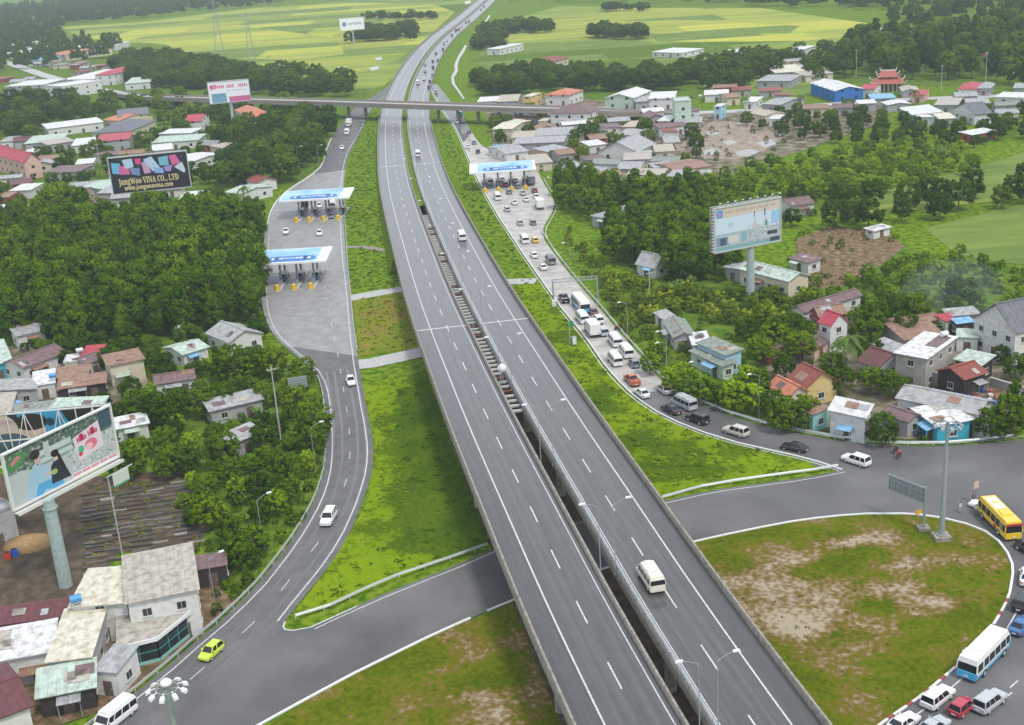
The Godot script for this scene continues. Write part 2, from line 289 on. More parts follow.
const RIGHT_RAMP_OUTER := [-31.9,-720.9,-30,-705.4,-28,-689.5,-26,-673.3,-24,-657.3,-22.1,-641.8,-20.3,-627.2,-18.7,-613.9,-17.1,-600.4,-15.4,-585.8,-14.1,-572.8,-13,-562,-11.8,-550.4,-10.5,-537.2,-9.1,-523.2,-7.6,-510.3,-5.7,-498.6,-2.8,-488.1,1.3,-479,6.4,-469.5,10.7,-459.2,12.8,-449.8,13.6,-440.5,14.2,-430.6,14.6,-421,15.2,-411.5,16,-401.4,16.6,-391.8,16.6,-382.4,15.4,-372,13.6,-362.4,12,-354.1,11.2,-346.1,11.4,-337.5,12.4,-328.2,13.5,-319.5,14.4,-312.2,15.3,-305.6,16.2,-299.3,17.2,-292.6,18.3,-285.4,19.5,-277.9,20.6,-270.6,21.7,-263.4,22.7,-256.3,23.7,-249.6,24.7,-243.5,25.6,-237.8,26.5,-232.5,27.1,-227.4,28.1,-221.9,29.9,-215.4,33,-208.4,37.3,-201.6,42.2,-195.9,47.4,-191.4,52.6,-187.9,56.6,-185.7,59.9,-184.5,63.8,-183.4,68.7,-182.6,74.4,-182.4,79.7,-182.9,84.1,-183.7,88.3,-184.7]
const COVER := [
	["paddy_field", "ripe_paddy", [-494.8,-1511.7,-245.6,-1324.4,-133.3,-1104.8,-108.2,-947.4,-138.5,-924.1,-200,-979.6,-246.7,-1051.4,-295.9,-1169.5,-368.8,-1256.3,-431.5,-1351.9],0.02],
	["paddy_field", "ripe_paddy", [61.7,-1112.1,170.5,-1034.1,224.8,-923.5,206.6,-877,150.7,-914.4,84.4,-977.7,41.2,-1042.9],0.02],
	["toll_plaza", "plaza_concrete", [-69.6,-463,-71.7,-450.8,-73.7,-440,-75,-430.5,-75.7,-421.3,-75.9,-411.6,-75.4,-401.8,-74.5,-391.8,-73.3,-381.5,-72.1,-371.6,-70.9,-362.4,-69.6,-353.6,-68.3,-345,-67,-336.6,-65.8,-328.4,-64.6,-320.3,-63.4,-312.6,-62.2,-305,-60.8,-297.1,-59.4,-289.6,-57.7,-281.9,-55.4,-273.2,-52.7,-265.3,-49.7,-258.4,-32.4,-247.8,-33.1,-253.1,-33.9,-258.4,-34.6,-264,-35.4,-269.7,-36.1,-275.6,-36.9,-281.5,-37.6,-287.6,-38.4,-293.8,-39.3,-300.4,-40.1,-307.1,-41,-313.6,-41.9,-319.9,-42.8,-326.5,-43.7,-333.5,-44.7,-341,-45.6,-348.9,-46.6,-356.8,-47.5,-365.1,-48.6,-373.9,-49.6,-382.9,-50.5,-391.8,-51.5,-400.3,-52.4,-409,-53.4,-418.4,-54.4,-427.9,-55.3,-437,-56.1,-446.1,-57,-456.1,-57.9,-467.7],0.058],
	["toll_plaza", "wet_concrete", [-14,-509.5,-13.1,-497.8,-12.1,-486.2,-11.1,-474.3,-10.2,-462.6,-9.2,-451.2,-8.3,-440.4,-7.4,-430.4,-6.5,-420.9,-5.5,-411.4,-4.5,-402,-3.5,-392.7,-2.4,-383.3,-1.3,-373.8,-0.2,-364.6,0.9,-356,2,-347.3,3.2,-338.1,4.3,-329.3,5.3,-321.4,6.3,-314.3,7.2,-307.8,8.1,-301.3,9,-294.7,10,-287.4,11.1,-279.9,12.1,-272.6,13.3,-265.4,14.6,-258.2,15.7,-251.3,16.7,-244.6,17.5,-238.4,18.3,-232.4,19.3,-226.7,20.4,-221.2,21.7,-215.6,29.9,-215.4,28.1,-221.9,27.1,-227.4,26.5,-232.5,25.6,-237.8,24.7,-243.5,23.7,-249.6,22.7,-256.3,21.7,-263.4,20.6,-270.6,19.5,-277.9,18.3,-285.4,17.2,-292.6,16.2,-299.3,15.3,-305.6,14.4,-312.2,13.5,-319.5,12.4,-328.2,11.4,-337.5,11.2,-346.1,12,-354.1,13.6,-362.4,15.4,-372,16.6,-382.4,16.6,-391.8,16,-401.4,15.2,-411.5,14.6,-421,14.2,-430.6,13.6,-440.5,12.8,-449.8,10.7,-459.2,6.4,-469.5,1.3,-479,-2.8,-488.1,-5.7,-498.6,-7.6,-510.3,-9.1,-523.2,-10.5,-537.2],0.074],
	["paddy_field", "paddy", [-514.7,-1559.1,-418.5,-1552.3,-304.6,-1695.4,-205.7,-1692.6,-68.3,-1536.1,-34.4,-1340.6,-51.9,-1022.2,-63.5,-888.2,-67.8,-803.7,-85.5,-771.1,-139.9,-884.7,-163.3,-899.5,-194.7,-932.8,-242.4,-1031.9,-292.9,-1157.4,-367.3,-1244.3,-430.7,-1339.1],0.0],
	["meadow", "green_field", [-167.3,-902,-139.9,-884.7,-88.9,-805.2,-64.1,-875.1,-53.9,-980,-53.4,-854.9,-62.6,-733.4,-68.8,-704.8,-116.9,-768.6,-150.6,-787.5],0.02],
	["meadow", "green_field", [-56.8,-1246.9,-19.2,-1389.9,-8.6,-1527.6,-60.2,-1655.5,-221.5,-1828.8,-205.7,-1692.6,-68.3,-1536.1,-34.4,-1340.6],0.02],
	["paddy_field", "paddy", [19.5,-1175.4,74.1,-1322.3,143.7,-1215.5,236.5,-1116.2,272.8,-890.2,257.1,-827.5,199.7,-820.1,141.2,-857.4,65.6,-931.3,18.1,-934.7,6.3,-994.9],0.0],
	["meadow", "green_field", [6.3,-994.9,18.1,-934.7,65.6,-931.3,141.2,-857.4,199.7,-820.1,257.1,-827.5,200.6,-728.3,157.8,-717.6,117,-711.8,64.4,-755.5,4.8,-770.6,-14,-829.4],0.01],
	["meadow", "green_field", [105.7,-643.8,128.8,-656.7,168.1,-608.9,150.1,-577.1,124.5,-586.9,111.3,-579.6],0.02],
	["meadow", "green_field", [107.1,-365.6,146.6,-389.6,184.8,-419.4,155.2,-349.7,112.3,-342,92.1,-340.5],0.02],
	["meadow", "green_field", [112.7,-322.3,153.2,-344.9,125.5,-279.8,116.1,-285.9,110.9,-295],0.02],
	["meadow", "green_field", [184.8,-468.4,209.5,-477.5,194.8,-442.8,174.1,-440.5],0.03],
	["woodland_floor", "scrub", [-176.1,-397.5,-124.9,-400.8,-74.4,-377.4,-66.5,-347.7,-58.1,-295.5,-57.6,-277.4,-61.6,-264.9,-79.9,-261.8,-101.3,-266.3,-129.1,-279.5],0.03],
	["woodland_floor", "scrub", [-76.9,-210.4,-67.6,-237.3,-54.1,-256.4,-41.4,-239.8,-36.9,-223.1,-32.7,-190,-33.3,-175.8,-39.2,-149.9,-45.7,-157.7,-49.9,-174.1,-59.8,-182.7],0.03],
	["woodland_floor", "scrub", [28.7,-357.2,44.7,-392.4,63.5,-379.9,65.4,-333.8,61.7,-279.3,42.9,-279.6,33,-295.4,26.7,-306.6],0.03],
	["woodland_floor", "scrub", [-498.2,-1161.5,-498.1,-1499.9,-318.4,-1042.9,-288.6,-1023.2,-151.8,-831.4,-68.8,-704.8,-72.3,-628.2,-75.8,-572.1,-68.8,-471.5,-75.3,-443.1,-89.7,-423.8,-126.6,-419.4,-190.2,-415.9],0.03],
	["woodland_floor", "scrub", [-10.4,-769,40.1,-748.9,152.8,-720.9,137.7,-625.9,112.6,-586,70.6,-607.6,-7.2,-639.9],0.03],
	["woodland_floor", "scrub", [199.8,-746.8,264.9,-821.2,382.9,-853.8,243.9,-537.9,202.6,-581.8,167.8,-617.1],0.03],
	["rough_scrub", "scrub", [23.9,-304.4,32.3,-289.2,46.3,-285.7,58.3,-274.2,80.6,-297.3,100.2,-304,124.1,-276.5,106.5,-235.1,90.5,-235.4,77.2,-231.9,58,-205.2,42.7,-200.8,33.9,-210.8,28.6,-225.8,26.7,-242.6,23,-268.2,15.3,-330.8],0.04],
	["village_ground", "village_soil", [-6.1,-647.1,33.3,-634.4,90.3,-550.6,169.6,-549.9,157.4,-496.2,89.8,-423,72.9,-405.7,47.4,-414.7,21.2,-429.4,17.4,-460.1,-1,-489.1],0.05],
	["village_ground", "scrub", [-268.4,-655.9,-239.6,-696.4,-207.4,-720.6,-123,-631.2,-100.6,-528.6,-109,-475.9,-124.3,-411,-156.1,-405.8,-178.1,-419.8],0.05],
	["village_ground", "village_soil", [-125,-274.9,-89.3,-263.8,-74.8,-241.6,-74.9,-219.8,-87,-221.9,-101.5,-214.7],0.05],
	["village_ground", "village_soil", [51.5,-237.4,70,-257.3,80.1,-240.9,93.8,-244.7,106.5,-235.1,87.5,-190.4,78.7,-185.1,59.6,-186.7,48.1,-193.9,44.9,-202.8],0.05],
	["mud_lot", "mud", [80.1,-504.2,92,-523.3,105.3,-511.7,111,-476,97.3,-450.1,83.5,-435,70.4,-444,66.6,-462.3],0.07],
	["bare_clearing", "red_soil", [71.8,-291.9,77.1,-319,89.7,-331.4,101.6,-320.9,102,-305.5,92.7,-292.1,79.3,-274.9,70,-273],0.06],
	["timber_yard", "dark_earth", [-97.7,-200.6,-77.8,-193.3,-57.6,-194.1,-48,-173.8,-48.2,-163.5,-59.8,-165.1,-62.2,-151.6,-74.8,-143],0.06],
	["earth_yard", "red_soil", [-59.2,-114.8,-55,-122.5,-51,-124.5,-46,-133.1,-41.3,-143.2,-39.4,-147.8,-44,-154.7,-51.6,-150.2,-60.3,-138.9,-68,-128.9],0.07],
	["earth_under_viaduct", "dark_earth", [36.2,-58.1,34.6,-66.1,32.9,-74.1,31.3,-82.1,29.6,-90.1,28,-98.1,26.3,-106.1,25.4,-110.2,24.6,-114.1,23.8,-118.1,23,-122,22.3,-126,21.5,-129.9,20.8,-133.9,20.1,-137.8,19.4,-141.8,18.7,-145.8,18,-149.8,17.3,-153.8,16.6,-157.8,15.9,-161.8,15.2,-165.8,14.5,-169.9,13.8,-174,13.1,-178.3,12.4,-182.7,11.6,-187.2,10.9,-191.8,10.2,-196.6,9.4,-201.4,8.6,-206.4,7.9,-211.5,7.1,-216.7,6.3,-222.1,5.4,-227.6,4.6,-233.3,3.8,-239,2.9,-244.9,2,-251,1.2,-257.2,0.3,-263.6,-0.6,-270.1,-1.4,-276.8,-2.3,-283.7,-3.2,-290.7,-24,-288.1,-23.1,-281,-22.3,-274.1,-21.4,-267.4,-20.5,-260.8,-19.6,-254.3,-18.8,-248.1,-17.9,-242,-17,-236,-16.2,-230.2,-15.3,-224.5,-14.5,-219,-13.7,-213.6,-12.9,-208.4,-12.1,-203.2,-11.4,-198.2,-10.6,-193.3,-9.8,-188.5,-9.1,-183.9,-8.4,-179.3,-7.6,-174.9,-6.9,-170.6,-6.2,-166.3,-5.5,-162.2,-4.8,-158.2,-4.1,-154.2,-3.4,-150.2,-2.7,-146.2,-2,-142.2,-1.3,-138.2,-0.6,-134.2,0.1,-130.1,0.9,-126.1,1.6,-122,2.4,-118,3.2,-113.9,4.1,-109.9,4.9,-105.8,5.7,-101.9,7.4,-93.9,9.1,-85.9,10.7,-77.9,12.4,-69.9,14,-61.9,15.7,-53.9],0.04],  # bare earth, its tone darkened to stand in for shade below the decks
	["earth_yard", "red_soil", [84,-205.3,95.1,-208.3,88.4,-192.5,81.7,-197],0.06],
]
const ISLANDS := [
	["verge", [-30.3,-230,-17.6,-235.1,-13.4,-208.6,-9.7,-186.2,-3.5,-158.3,-12,-155.4,-22,-148.4,-30.2,-142.3,-31.4,-143.4,-29.4,-149.9,-26.8,-161.6,-24.2,-175.4,-23.9,-190.5,-25.7,-208.5],[[-15.2,-199.7,5,16,1.1],[-12,-178.9,6,11,1.1],[-9.4,-164.8,6,8,1.1],[-19.3,-217.2,4,14,1],[-15.2,-162.4,7,4,0.6],[-19,-176.4,3,6,0.5]],1],
	["verge", [5.5,-301.5,9.1,-287.9,13.4,-261.4,18.1,-230.3,20.8,-217.4,24.2,-206.6,29.7,-196.3,36.7,-187.8,45.1,-181.5,49.9,-176.8,39,-175.6,27.6,-173.4,19.5,-170.4,8.7,-219.8,-1.8,-282.1],[[15.7,-213.2,3,8,0.8],[20.8,-193.5,5,6,0.7],[22.5,-180.9,6,5,0.8],[30,-187.7,7,4,0.5],[10.9,-256.2,3,12,0.5],[31.8,-179.4,8,3,0.5]],1],
	["verge", [-38.4,-296,-25.8,-292.9,-19.3,-250.4,-31.9,-247.8],[[-30.2,-280.6,6,8,0.4]],2],
	["traffic_island", [23.3,-155.9,34.4,-158.9,42.2,-160.6,49.6,-160.6,56.6,-159.5,59.7,-158,62.5,-155.4,64,-153.2,64.8,-150.2,64.4,-146.6,63.7,-143.4,62,-139.4,59.3,-134.5,56.6,-130.9,53.6,-127.2,49.8,-123.4,46.3,-120,42.2,-116.6,37.6,-113,32.1,-108.4,22,-103.1,14.6,-131.9],[[27.7,-145.7,5,3,0.9],[32.5,-142.9,6,2.5,0.7],[32.9,-136.5,6,3,0.8],[35,-132,6,3,0.9],[29.1,-133.5,5,2.5,0.6],[24.9,-137.6,4,3,0.8],[47.9,-153.9,6,1.8,1],[44.3,-152.3,4,1.5,0.7],[37.2,-149,5,2.5,0.5],[45.3,-139.9,5,2,0.9],[47.7,-137,4,1.4,0.8],[52.3,-135.7,4,1.2,0.8],[49.8,-133.9,4,1.2,0.7],[58,-146.1,4,1.6,0.6],[25.4,-130.5,4,3,0.6],[61.4,-149.9,3,1.2,0.5],[36.6,-126.9,6,2.5,0.3],[50.5,-145.8,5,2,0.5],[38,-141.4,5,3,0.6]],0],
	["traffic_island", [-33,-116.4,-28,-122.5,-24,-126.4,-18.9,-130.7,-13.7,-134.7,-9,-138.3,-1.7,-143.1,9.9,-148.6,22,-103.1,-35.9,-109.1],[[-5.5,-122.7,3,2,0.8],[-4,-119.2,3,2,0.6],[1.1,-128,2,3,0.8],[0.4,-123,2,3,0.6],[-11,-122.3,6,3,0.2],[-7.4,-118.1,5,2,0.3],[-1.4,-133.9,3,3,0.5]],0],
]
const PUDDLES := [[101.3,-500.2,105.2,-503.7,105.9,-495.6,102.3,-489.5,100.2,-493],[74.4,-454.9,79.9,-461.3,82.3,-453.9,78.9,-446.8,74.8,-448.4],[85.7,-472.5,90.1,-475.3,91,-468,86.3,-463.2],[86.4,-450.2,92.7,-454.1,94.8,-446.8,88.9,-438.9,85.9,-442.1],[83.1,-495.3,88.4,-500.6,89.4,-492.6,84.5,-487.3],[96.9,-465.6,103.5,-469.8,104.4,-460.3,98.2,-454],[69,-444.5,73.1,-447,74.1,-440.5,70.2,-436.1],[106.4,-482.8,111.7,-485.5,112.2,-477.9,107.2,-472.9],[-103.3,-855.2,-97.1,-854.5,-95.4,-838.2,-101.1,-841.7],[-80.6,-835,-75.4,-843.9,-73.2,-824.4,-77,-815],[-82,-900.6,-77.4,-904.5,-75.7,-882.7,-80.1,-885.6],[-16,-648.3,-19.1,-678.3,-23.2,-716.1,-24.6,-751.1,-23,-787.7,-24.1,-811.5,-23.1,-861.2,-20.6,-916.1,-18.9,-954.1,-17.3,-944.8,-18.9,-900.1,-21.5,-847,-21.8,-810,-21,-780.9,-22.7,-744.9,-21.5,-715.1,-18.1,-682,-14.9,-647.8],[-12.8,-1057.8,-7.9,-1117.2,-2.5,-1196,0.7,-1260.6,2.1,-1245.1,-1.6,-1182.5,-7.1,-1105.3,-11.1,-1046.5],[-27.3,-1509.1,-20.5,-1531.4,-18.9,-1479.9,-24.4,-1457.7]]
# x, z, turn, width, depth, eave height, roof type, rise, wall, roof, kind, place, name
const HOUSES := [
	[-110.8,-254.2,26.8,5,13,3.6, "s", 1.2, "cyan", "mint", "metal roofed shed", 3, "shed"],
	[-110.3,-272.9,33.3,6,5.7,3.2, "s", 0.7, "white", "grey", "plain long house", 3, "house"],
	[-101.8,-252.1,56.3,10.8,7.4,3.2, "g", 1.2, "white", "brown", "long gabled house", 3, "house"],
	[-89.1,-252.7,0,4,4.7,3.4, "s", 0.6, "grey", "red", "small lean-to house", 3, "house"],
	[-89.6,-249.2,52.4,4.1,5.3,3, "g", 0.8, "white", "brown", "small gabled house", 3, "house"],
	[-91.8,-249.3,9.7,4.2,4.6,3.2, "f", 0.0, "cream", "white", "flat roofed house", 3, "house"],
	[-94.9,-238.2,17.5,4,7.6,3, "s", 0.5, "white", "white", "box-shaped house", 3, "house"],
	[-86.2,-235.2,14.4,8.6,4.6,2.8, "s", 0.5, "dark", "rust", "open tin shed", 3, "shed"],
	[-90.2,-241.2,6.9,6.5,5.1,2.9, "s", 0.4, "grey", "rust", "low tin roofed house", 3, "house"],
	[-79.9,-243.1,26.4,6.8,6.2,4.6, "s", 0.4, "cream", "rust", "two storey house", 3, "house"],
	[-69.4,-252.7,43.6,5.8,7.7,3, "g", 0.8, "white", "mint", "gabled house", 7, "house"],
	[-60.3,-259.4,-50.2,9.9,7.8,3.4, "g", 1.6, "white", "grey", "bare-ended gabled house", 7, "house"],
	[-67.4,-233.8,16.1,7.3,5,3, "g", 0.9, "white", "brown", "long gabled house", 7, "house"],
	[-52.5,-217.3,27.4,9.7,3.8,3, "s", 0.7, "grey", "grey", "long lean-to house", 7, "house"],
	[-48,-200.4,48,6.7,3.4,3, "s", 0.6, "grey", "grey", "barred-window lean-to house", 7, "house"],
	[-70.4,-210.6,21.8,6.2,4.4,2.9, "s", 0.4, "white", "white", "low house", 7, "house"],
	[-82.9,-222,-4.5,9.7,3.7,2.9, "s", 0.5, "grey", "mint", "wide tin shed", 1, "shed"],
	[-91.4,-221.8,5.9,7.2,2.4,2.9, "s", 0.4, "grey", "moss", "low tin shed", 1, "shed"],
	[-82.4,-172.6,47.2,6,9.2,5.5, "f", 0.0, "grey", "grey", "concrete house", 1, "house"],
	[-47.9,-145,16.3,8.5,12,6.6, "s", 0.5, "white", "beige", "tall metal roofed hall", 10, "restaurant_hall"],
	[-54.7,-144.3,0.7,6.9,8.5,5.6, "s", 0.4, "white", "cream", "wide flat hall", 10, "restaurant_hall"],
	[-56,-135,6.2,4.7,11,4.4, "s", 0.4, "white", "cream", "long service wing", 10, "restaurant_wing"],
	[-55,-126.7,14.2,6.1,4.1,3, "s", 0.9, "dark", "mint", "green sheet awning", 10, "awning_shed"],
	[-50.1,-130,-15,2.9,4.8,3.4, "s", 0.4, "white", "grey", "small wing", 10, "restaurant_wing"],
	[-62.7,-134.2,12.4,7.2,6.4,4.2, "s", 0.5, "white", "white", "wide hall", 10, "shed"],
	[-64.2,-141.1,8,10,3,4.2, "s", 0.5, "brick", "maroon", "long shed", 10, "shed"],
	[-61.9,-123.3,34,4.6,10.6,4.4, "g", 1.0, "white", "maroon", "big shed", 10, "shed"],
	[-43.6,-154.2,12.9,3.9,3,3, "s", 0.4, "dark", "brown", "small hut", 10, "hut"],
	[68.4,-254.1,32.6,17.3,3.4,3, "g", 0.9, "white", "brown", "very long shed", 12, "shed"],
	[66.5,-245.8,12.1,5.6,3.8,3.4, "g", 1.3, "brick", "rust", "old gabled house", 12, "house"],
	[63.6,-231.3,-63.1,3.3,4.3,6, "g", 2.0, "white", "red", "two storey gabled house", 12, "house"],
	[59.5,-228.4,45.1,5,2.4,2.8, "s", 0.5, "pink", "brown", "low lean-to", 12, "house"],
	[68.6,-215.9,-58.8,4.8,7,3.2, "g", 1.8, "white", "maroon", "dark-windowed gabled house", 12, "house"],
	[71.8,-222.6,-66.8,5.7,2.8,3.2, "s", 0.5, "grey", "grey", "low tin roofed house", 12, "house"],
	[75.8,-213.3,-42.7,5.7,12.4,6.2, "s", 0.3, "concrete", "white", "tall warehouse", 12, "warehouse"],
	[84.5,-212.3,-48.8,4.9,4.3,3.4, "s", 0.5, "dark", "mint", "open carport", 12, "carport"],
	[79.9,-206.1,29.4,5.4,5.8,3.6, "g", 1.2, "dark", "tile", "open gabled shelter", 12, "shelter"],
	[95.5,-222.9,-70.3,10.8,8,6.6, "h", 4.0, "white", "slate", "grand two storey house", 12, "house"],
	[88.4,-238,19.5,2.5,3,2.8, "s", 0.4, "mint", "red", "small kiosk", 12, "kiosk"],
	[90.9,-235.5,8.1,3.6,2.1,2.8, "s", 0.3, "dark", "blue", "small kiosk", 12, "kiosk"],
	[92.6,-241.1,3.7,5.9,3,2.8, "s", 0.4, "grey", "grey", "low tin roofed shed", 12, "shed"],
	[85.1,-239.9,19.6,3.7,4.3,2.6, "g", 0.6, "brick", "rust", "small shed", 12, "shed"],
	[88.7,-226.9,-21.3,3.8,3.7,3, "s", 0.4, "white", "mint", "low lean-to", 12, "house"],
	[72.5,-193.6,-42.3,13.6,6.6,3.6, "g", 1.1, "white", "grey", "long gabled shop", 0, "shop_house"],
	[74.5,-188.5,-67.5,7.8,2.6,3.2, "s", 0.5, "grey", "grey", "narrow shop", 0, "shop_house"],
	[69.9,-187.9,-79.4,7.8,5.7,3.2, "s", 0.3, "cyan", "white", "corner shop", 0, "shop_house"],
	[64.2,-189.9,-56.1,4.9,3.6,3, "g", 0.7, "grey", "brown", "low gabled shop", 0, "shop_house"],
	[55,-188.3,-42.4,6.1,2,4.9, "s", 1.1, "white", "white", "windowless tall store", 0, "store_house"],
	[53.4,-206.7,-69.5,5.3,6.4,3.8, "g", 2.2, "yellow", "tile", "gabled house", 0, "house"],
	[48.6,-204.7,-67.8,5.9,3.8,3.2, "g", 1.3, "cream", "orange", "gabled house", 0, "house"],
	[50.5,-193.9,-58.6,3,3.7,3.2, "s", 0.3, "teal", "rust", "narrow shop", 0, "shop_house"],
	[40.1,-225.6,-63.8,8.9,3.6,4.4, "s", 0.3, "blue", "moss", "square house", 11, "house"],
	[38.4,-224,-65,10.6,2.5,3, "s", 0.3, "mint", "moss", "low annex", 11, "house"],
	[34.9,-243,-87.2,10.9,4.1,3, "g", 0.8, "grey", "moss", "long shed", 11, "shed"],
	[37.8,-235.1,-92.5,6.9,3,3, "s", 0.3, "white", "white", "small shed", 11, "shed"],
	[33.3,-253.5,-74.2,4.8,2.2,2.6, "s", 0.3, "white", "grey", "tiny shed", 11, "shed"],
	[61.9,-276.3,-57.1,15.4,6.4,4, "g", 1.2, "cream", "mint", "long warehouse", 11, "warehouse"],
	[55.7,-286.3,-45.6,4.3,5,3.2, "s", 0.3, "grey", "grey", "lean-to porch", 11, "house"],
	[36.1,-294.8,-51.4,6.1,4.6,3, "g", 2.4, "white", "grey", "steep gabled house", 11, "house"],
	[34.8,-353.3,-49.7,6.8,17.7,3, "s", 0.4, "grey", "grey", "tin shed", 11, "shed"],
	[50.4,-227.6,-60.2,3.1,4,2.6, "s", 0.5, "brick", "brown", "tin shack", 11, "shed"],
	[84.5,-349.6,14.5,7.2,8.1,3.2, "g", 1.2, "white", "brown", "gabled house", 2, "house"],
	[72.5,-289.7,-61.3,6.3,3.9,2.8, "s", 0.3, "white", "brown", "small house", 2, "house"],
	[98.4,-317,30.5,5.9,2.8,2.2, "s", 0.2, "white", "white", "low pen", 5, "shed"],
	[6.9,-528.8,-23.6,8.4,21.8,3.4, "g", 0.8, "cream", "cream", "broad gabled house", 13, "house"],
	[10.4,-538.5,48.8,5.4,7,3, "s", 0.4, "white", "white", "small house", 13, "house"],
	[22.3,-540.4,-24.5,3.9,10.2,3, "s", 0.3, "cream", "cream", "small house", 13, "house"],
	[34.3,-536.7,-25.4,17.2,13.6,6.4, "p", 3.0, "white", "brown", "big hip roofed hall", 13, "house"],
	[34,-608.4,-27.7,12.6,16.7,5, "p", 1.8, "white", "orange", "two storey villa", 13, "house"],
	[18.4,-606.4,-27.4,4.5,11.7,5, "f", 0.0, "yellow", "cream", "small flat house", 13, "house"],
	[7.3,-610.6,-6.5,9.2,17.5,3.4, "s", 0.8, "grey", "tan", "long shed", 13, "house"],
	[-2.5,-614.9,-6.6,9.3,13.4,3.2, "s", 0.4, "white", "white", "low shed", 13, "house"],
	[23.4,-504,-8.8,14.1,14.8,3, "s", 0.6, "grey", "grey", "wide low house", 13, "house"],
	[11,-502.3,-7.2,8.4,12.3,3, "s", 0.4, "cream", "tan", "low house", 13, "house"],
	[16.9,-486.2,-9.2,19.1,11.2,3, "s", 0.5, "grey", "grey", "row of low houses", 13, "house"],
	[3.8,-471.8,21,8.9,19.1,3, "g", 1.0, "white", "grey", "gabled house", 13, "house"],
	[20,-465.8,35.7,9.6,8.6,3, "s", 0.4, "pink", "grey", "low house", 13, "house"],
	[14.2,-445.4,7,7.9,14.2,3, "s", 0.5, "cream", "beige", "low house", 13, "house"],
	[36.6,-471.3,17.6,6.5,8.6,3, "s", 0.4, "white", "white", "low house", 13, "house"],
	[47.6,-456.3,-28.8,15.3,17.7,3.4, "h", 3.4, "white", "grey", "wide gable-fronted house", 13, "house"],
	[62.6,-586,-27.3,14.2,22.4,5, "h", 1.8, "mint", "white", "green workshop", 13, "house"],
	[67.8,-573.3,-2.3,7.2,13.6,4, "s", 0.4, "grey", "grey", "shed", 13, "house"],
	[77.2,-574.3,-11.5,11.2,18.8,5, "s", 0.4, "white", "white", "flat workshop", 13, "house"],
	[76.9,-515,-2.2,6.5,11.3,11, "f", 0.0, "mint", "mint", "pale green tower house", 13, "house"],
	[56,-510.1,-23.8,4.9,12.7,3, "s", 0.3, "pink", "tan", "narrow house", 13, "house"],
	[71.2,-516.5,-24.5,4.7,12.2,3.4, "s", 0.3, "pink", "white", "small house", 13, "house"],
	[79.1,-511.3,-10.7,10.4,14.4,3.2, "g", 0.9, "grey", "grey", "gabled house", 13, "house"],
	[95.6,-530.6,-26.1,3,8,5.2, "f", 0.0, "blue", "white", "narrow house", 13, "house"],
	[103.5,-583.8,-10.2,10.5,13.1,3.4, "s", 0.3, "white", "white", "low house", 13, "house"],
	[107.3,-571.3,3.4,5.9,14.4,3.4, "g", 0.9, "cream", "rust", "gabled house", 13, "house"],
	[54,-490.4,-23,8.9,12,3, "s", 0.3, "white", "grey", "low house", 13, "house"],
	[60.5,-450.6,-4,6.4,12.6,3, "s", 0.3, "cream", "tan", "low house", 13, "house"],
	[49.8,-440.4,-9.2,9.1,16,3, "g", 0.8, "grey", "beige", "gabled shed", 13, "house"],
	[62.1,-416.9,19.7,13.2,15.6,3, "g", 0.8, "cream", "rust", "gabled shed", 13, "house"],
	[55.6,-420.1,9.1,7,7.3,2.8, "s", 0.3, "white", "grey", "low house", 13, "house"],
	[49.1,-409.1,-19.6,11.8,8,2.8, "s", 0.4, "grey", "beige", "row of low houses", 13, "house"],
	[36.4,-410.8,4.3,8.1,6.4,2.8, "s", 0.4, "grey", "rust", "low house", 13, "house"],
	[145.6,-744.3,-9.4,11.3,29.5,3.4, "s", 0.5, "white", "white", "long shed", 15, "house"],
	[154.3,-719.3,-33.8,7.1,18.6,3.4, "s", 0.5, "white", "blue", "blue roofed shed", 15, "house"],
	[161.3,-713,-33.8,3.5,9.2,3, "s", 0.3, "white", "white", "small house", 15, "house"],
	[180.1,-738.7,-35.3,9.1,23.6,4, "s", 0.4, "white", "white", "flat house", 15, "house"],
	[173.6,-725.5,-6.4,10,23.2,3, "s", 0.3, "cyan", "blue", "low shed", 15, "house"],
	[150.5,-647.9,-0.7,15.1,25.5,4, "s", 0.5, "grey", "cream", "long shed", 15, "house"],
	[140.6,-618.6,-29.7,16.4,18.8,3.4, "s", 0.4, "grey", "grey", "long low shed", 15, "house"],
	[158.6,-635.7,16.7,15.2,23.8,3.2, "g", 0.8, "cream", "beige", "gabled shed", 15, "house"],
	[155.1,-567.7,-84.7,31,12.9,5, "g", 1.4, "navy", "white", "big warehouse", 15, "house"],
	[169.9,-564.5,-28.5,5.7,14.8,4, "g", 1.0, "white", "red", "small shop", 15, "house"],
	[111.7,-511.8,-69,11.1,9.8,3.6, "g", 1.0, "cream", "tan", "gabled house", 15, "house"],
	[114.6,-554.3,-26.7,4.9,12.8,3.2, "s", 0.3, "white", "white", "small house", 15, "house"],
	[125.3,-542.8,-44.7,8.9,19.7,3.4, "g", 0.9, "grey", "grey", "gabled house", 15, "house"],
	[113.6,-503.8,-24.7,4,9.4,3, "s", 0.3, "white", "white", "small house", 15, "house"],
	[167.9,-542,-9.6,9.6,11.4,2.6, "s", 0.3, "grey", "blue", "tarpaulin stall", 15, "house"],
	[184.5,-541.3,-27.7,5,12.9,3.2, "s", 0.3, "pink", "red", "small shrine house", 15, "house"],
	[209.4,-550.1,-28.5,7.4,18.8,3.4, "p", 1.2, "white", "red", "open pavilion", 15, "house"],
	[215.3,-547.6,-28.7,5.3,13.8,3.4, "p", 1.3, "grey", "grey", "small pavilion", 15, "house"],
	[227,-536.6,-28.7,5.5,14.4,4, "g", 1.0, "grey", "grey", "gabled house", 15, "house"],
	[216.5,-517.3,-38.8,14,11.5,3, "s", 0.3, "white", "white", "long low house", 15, "house"],
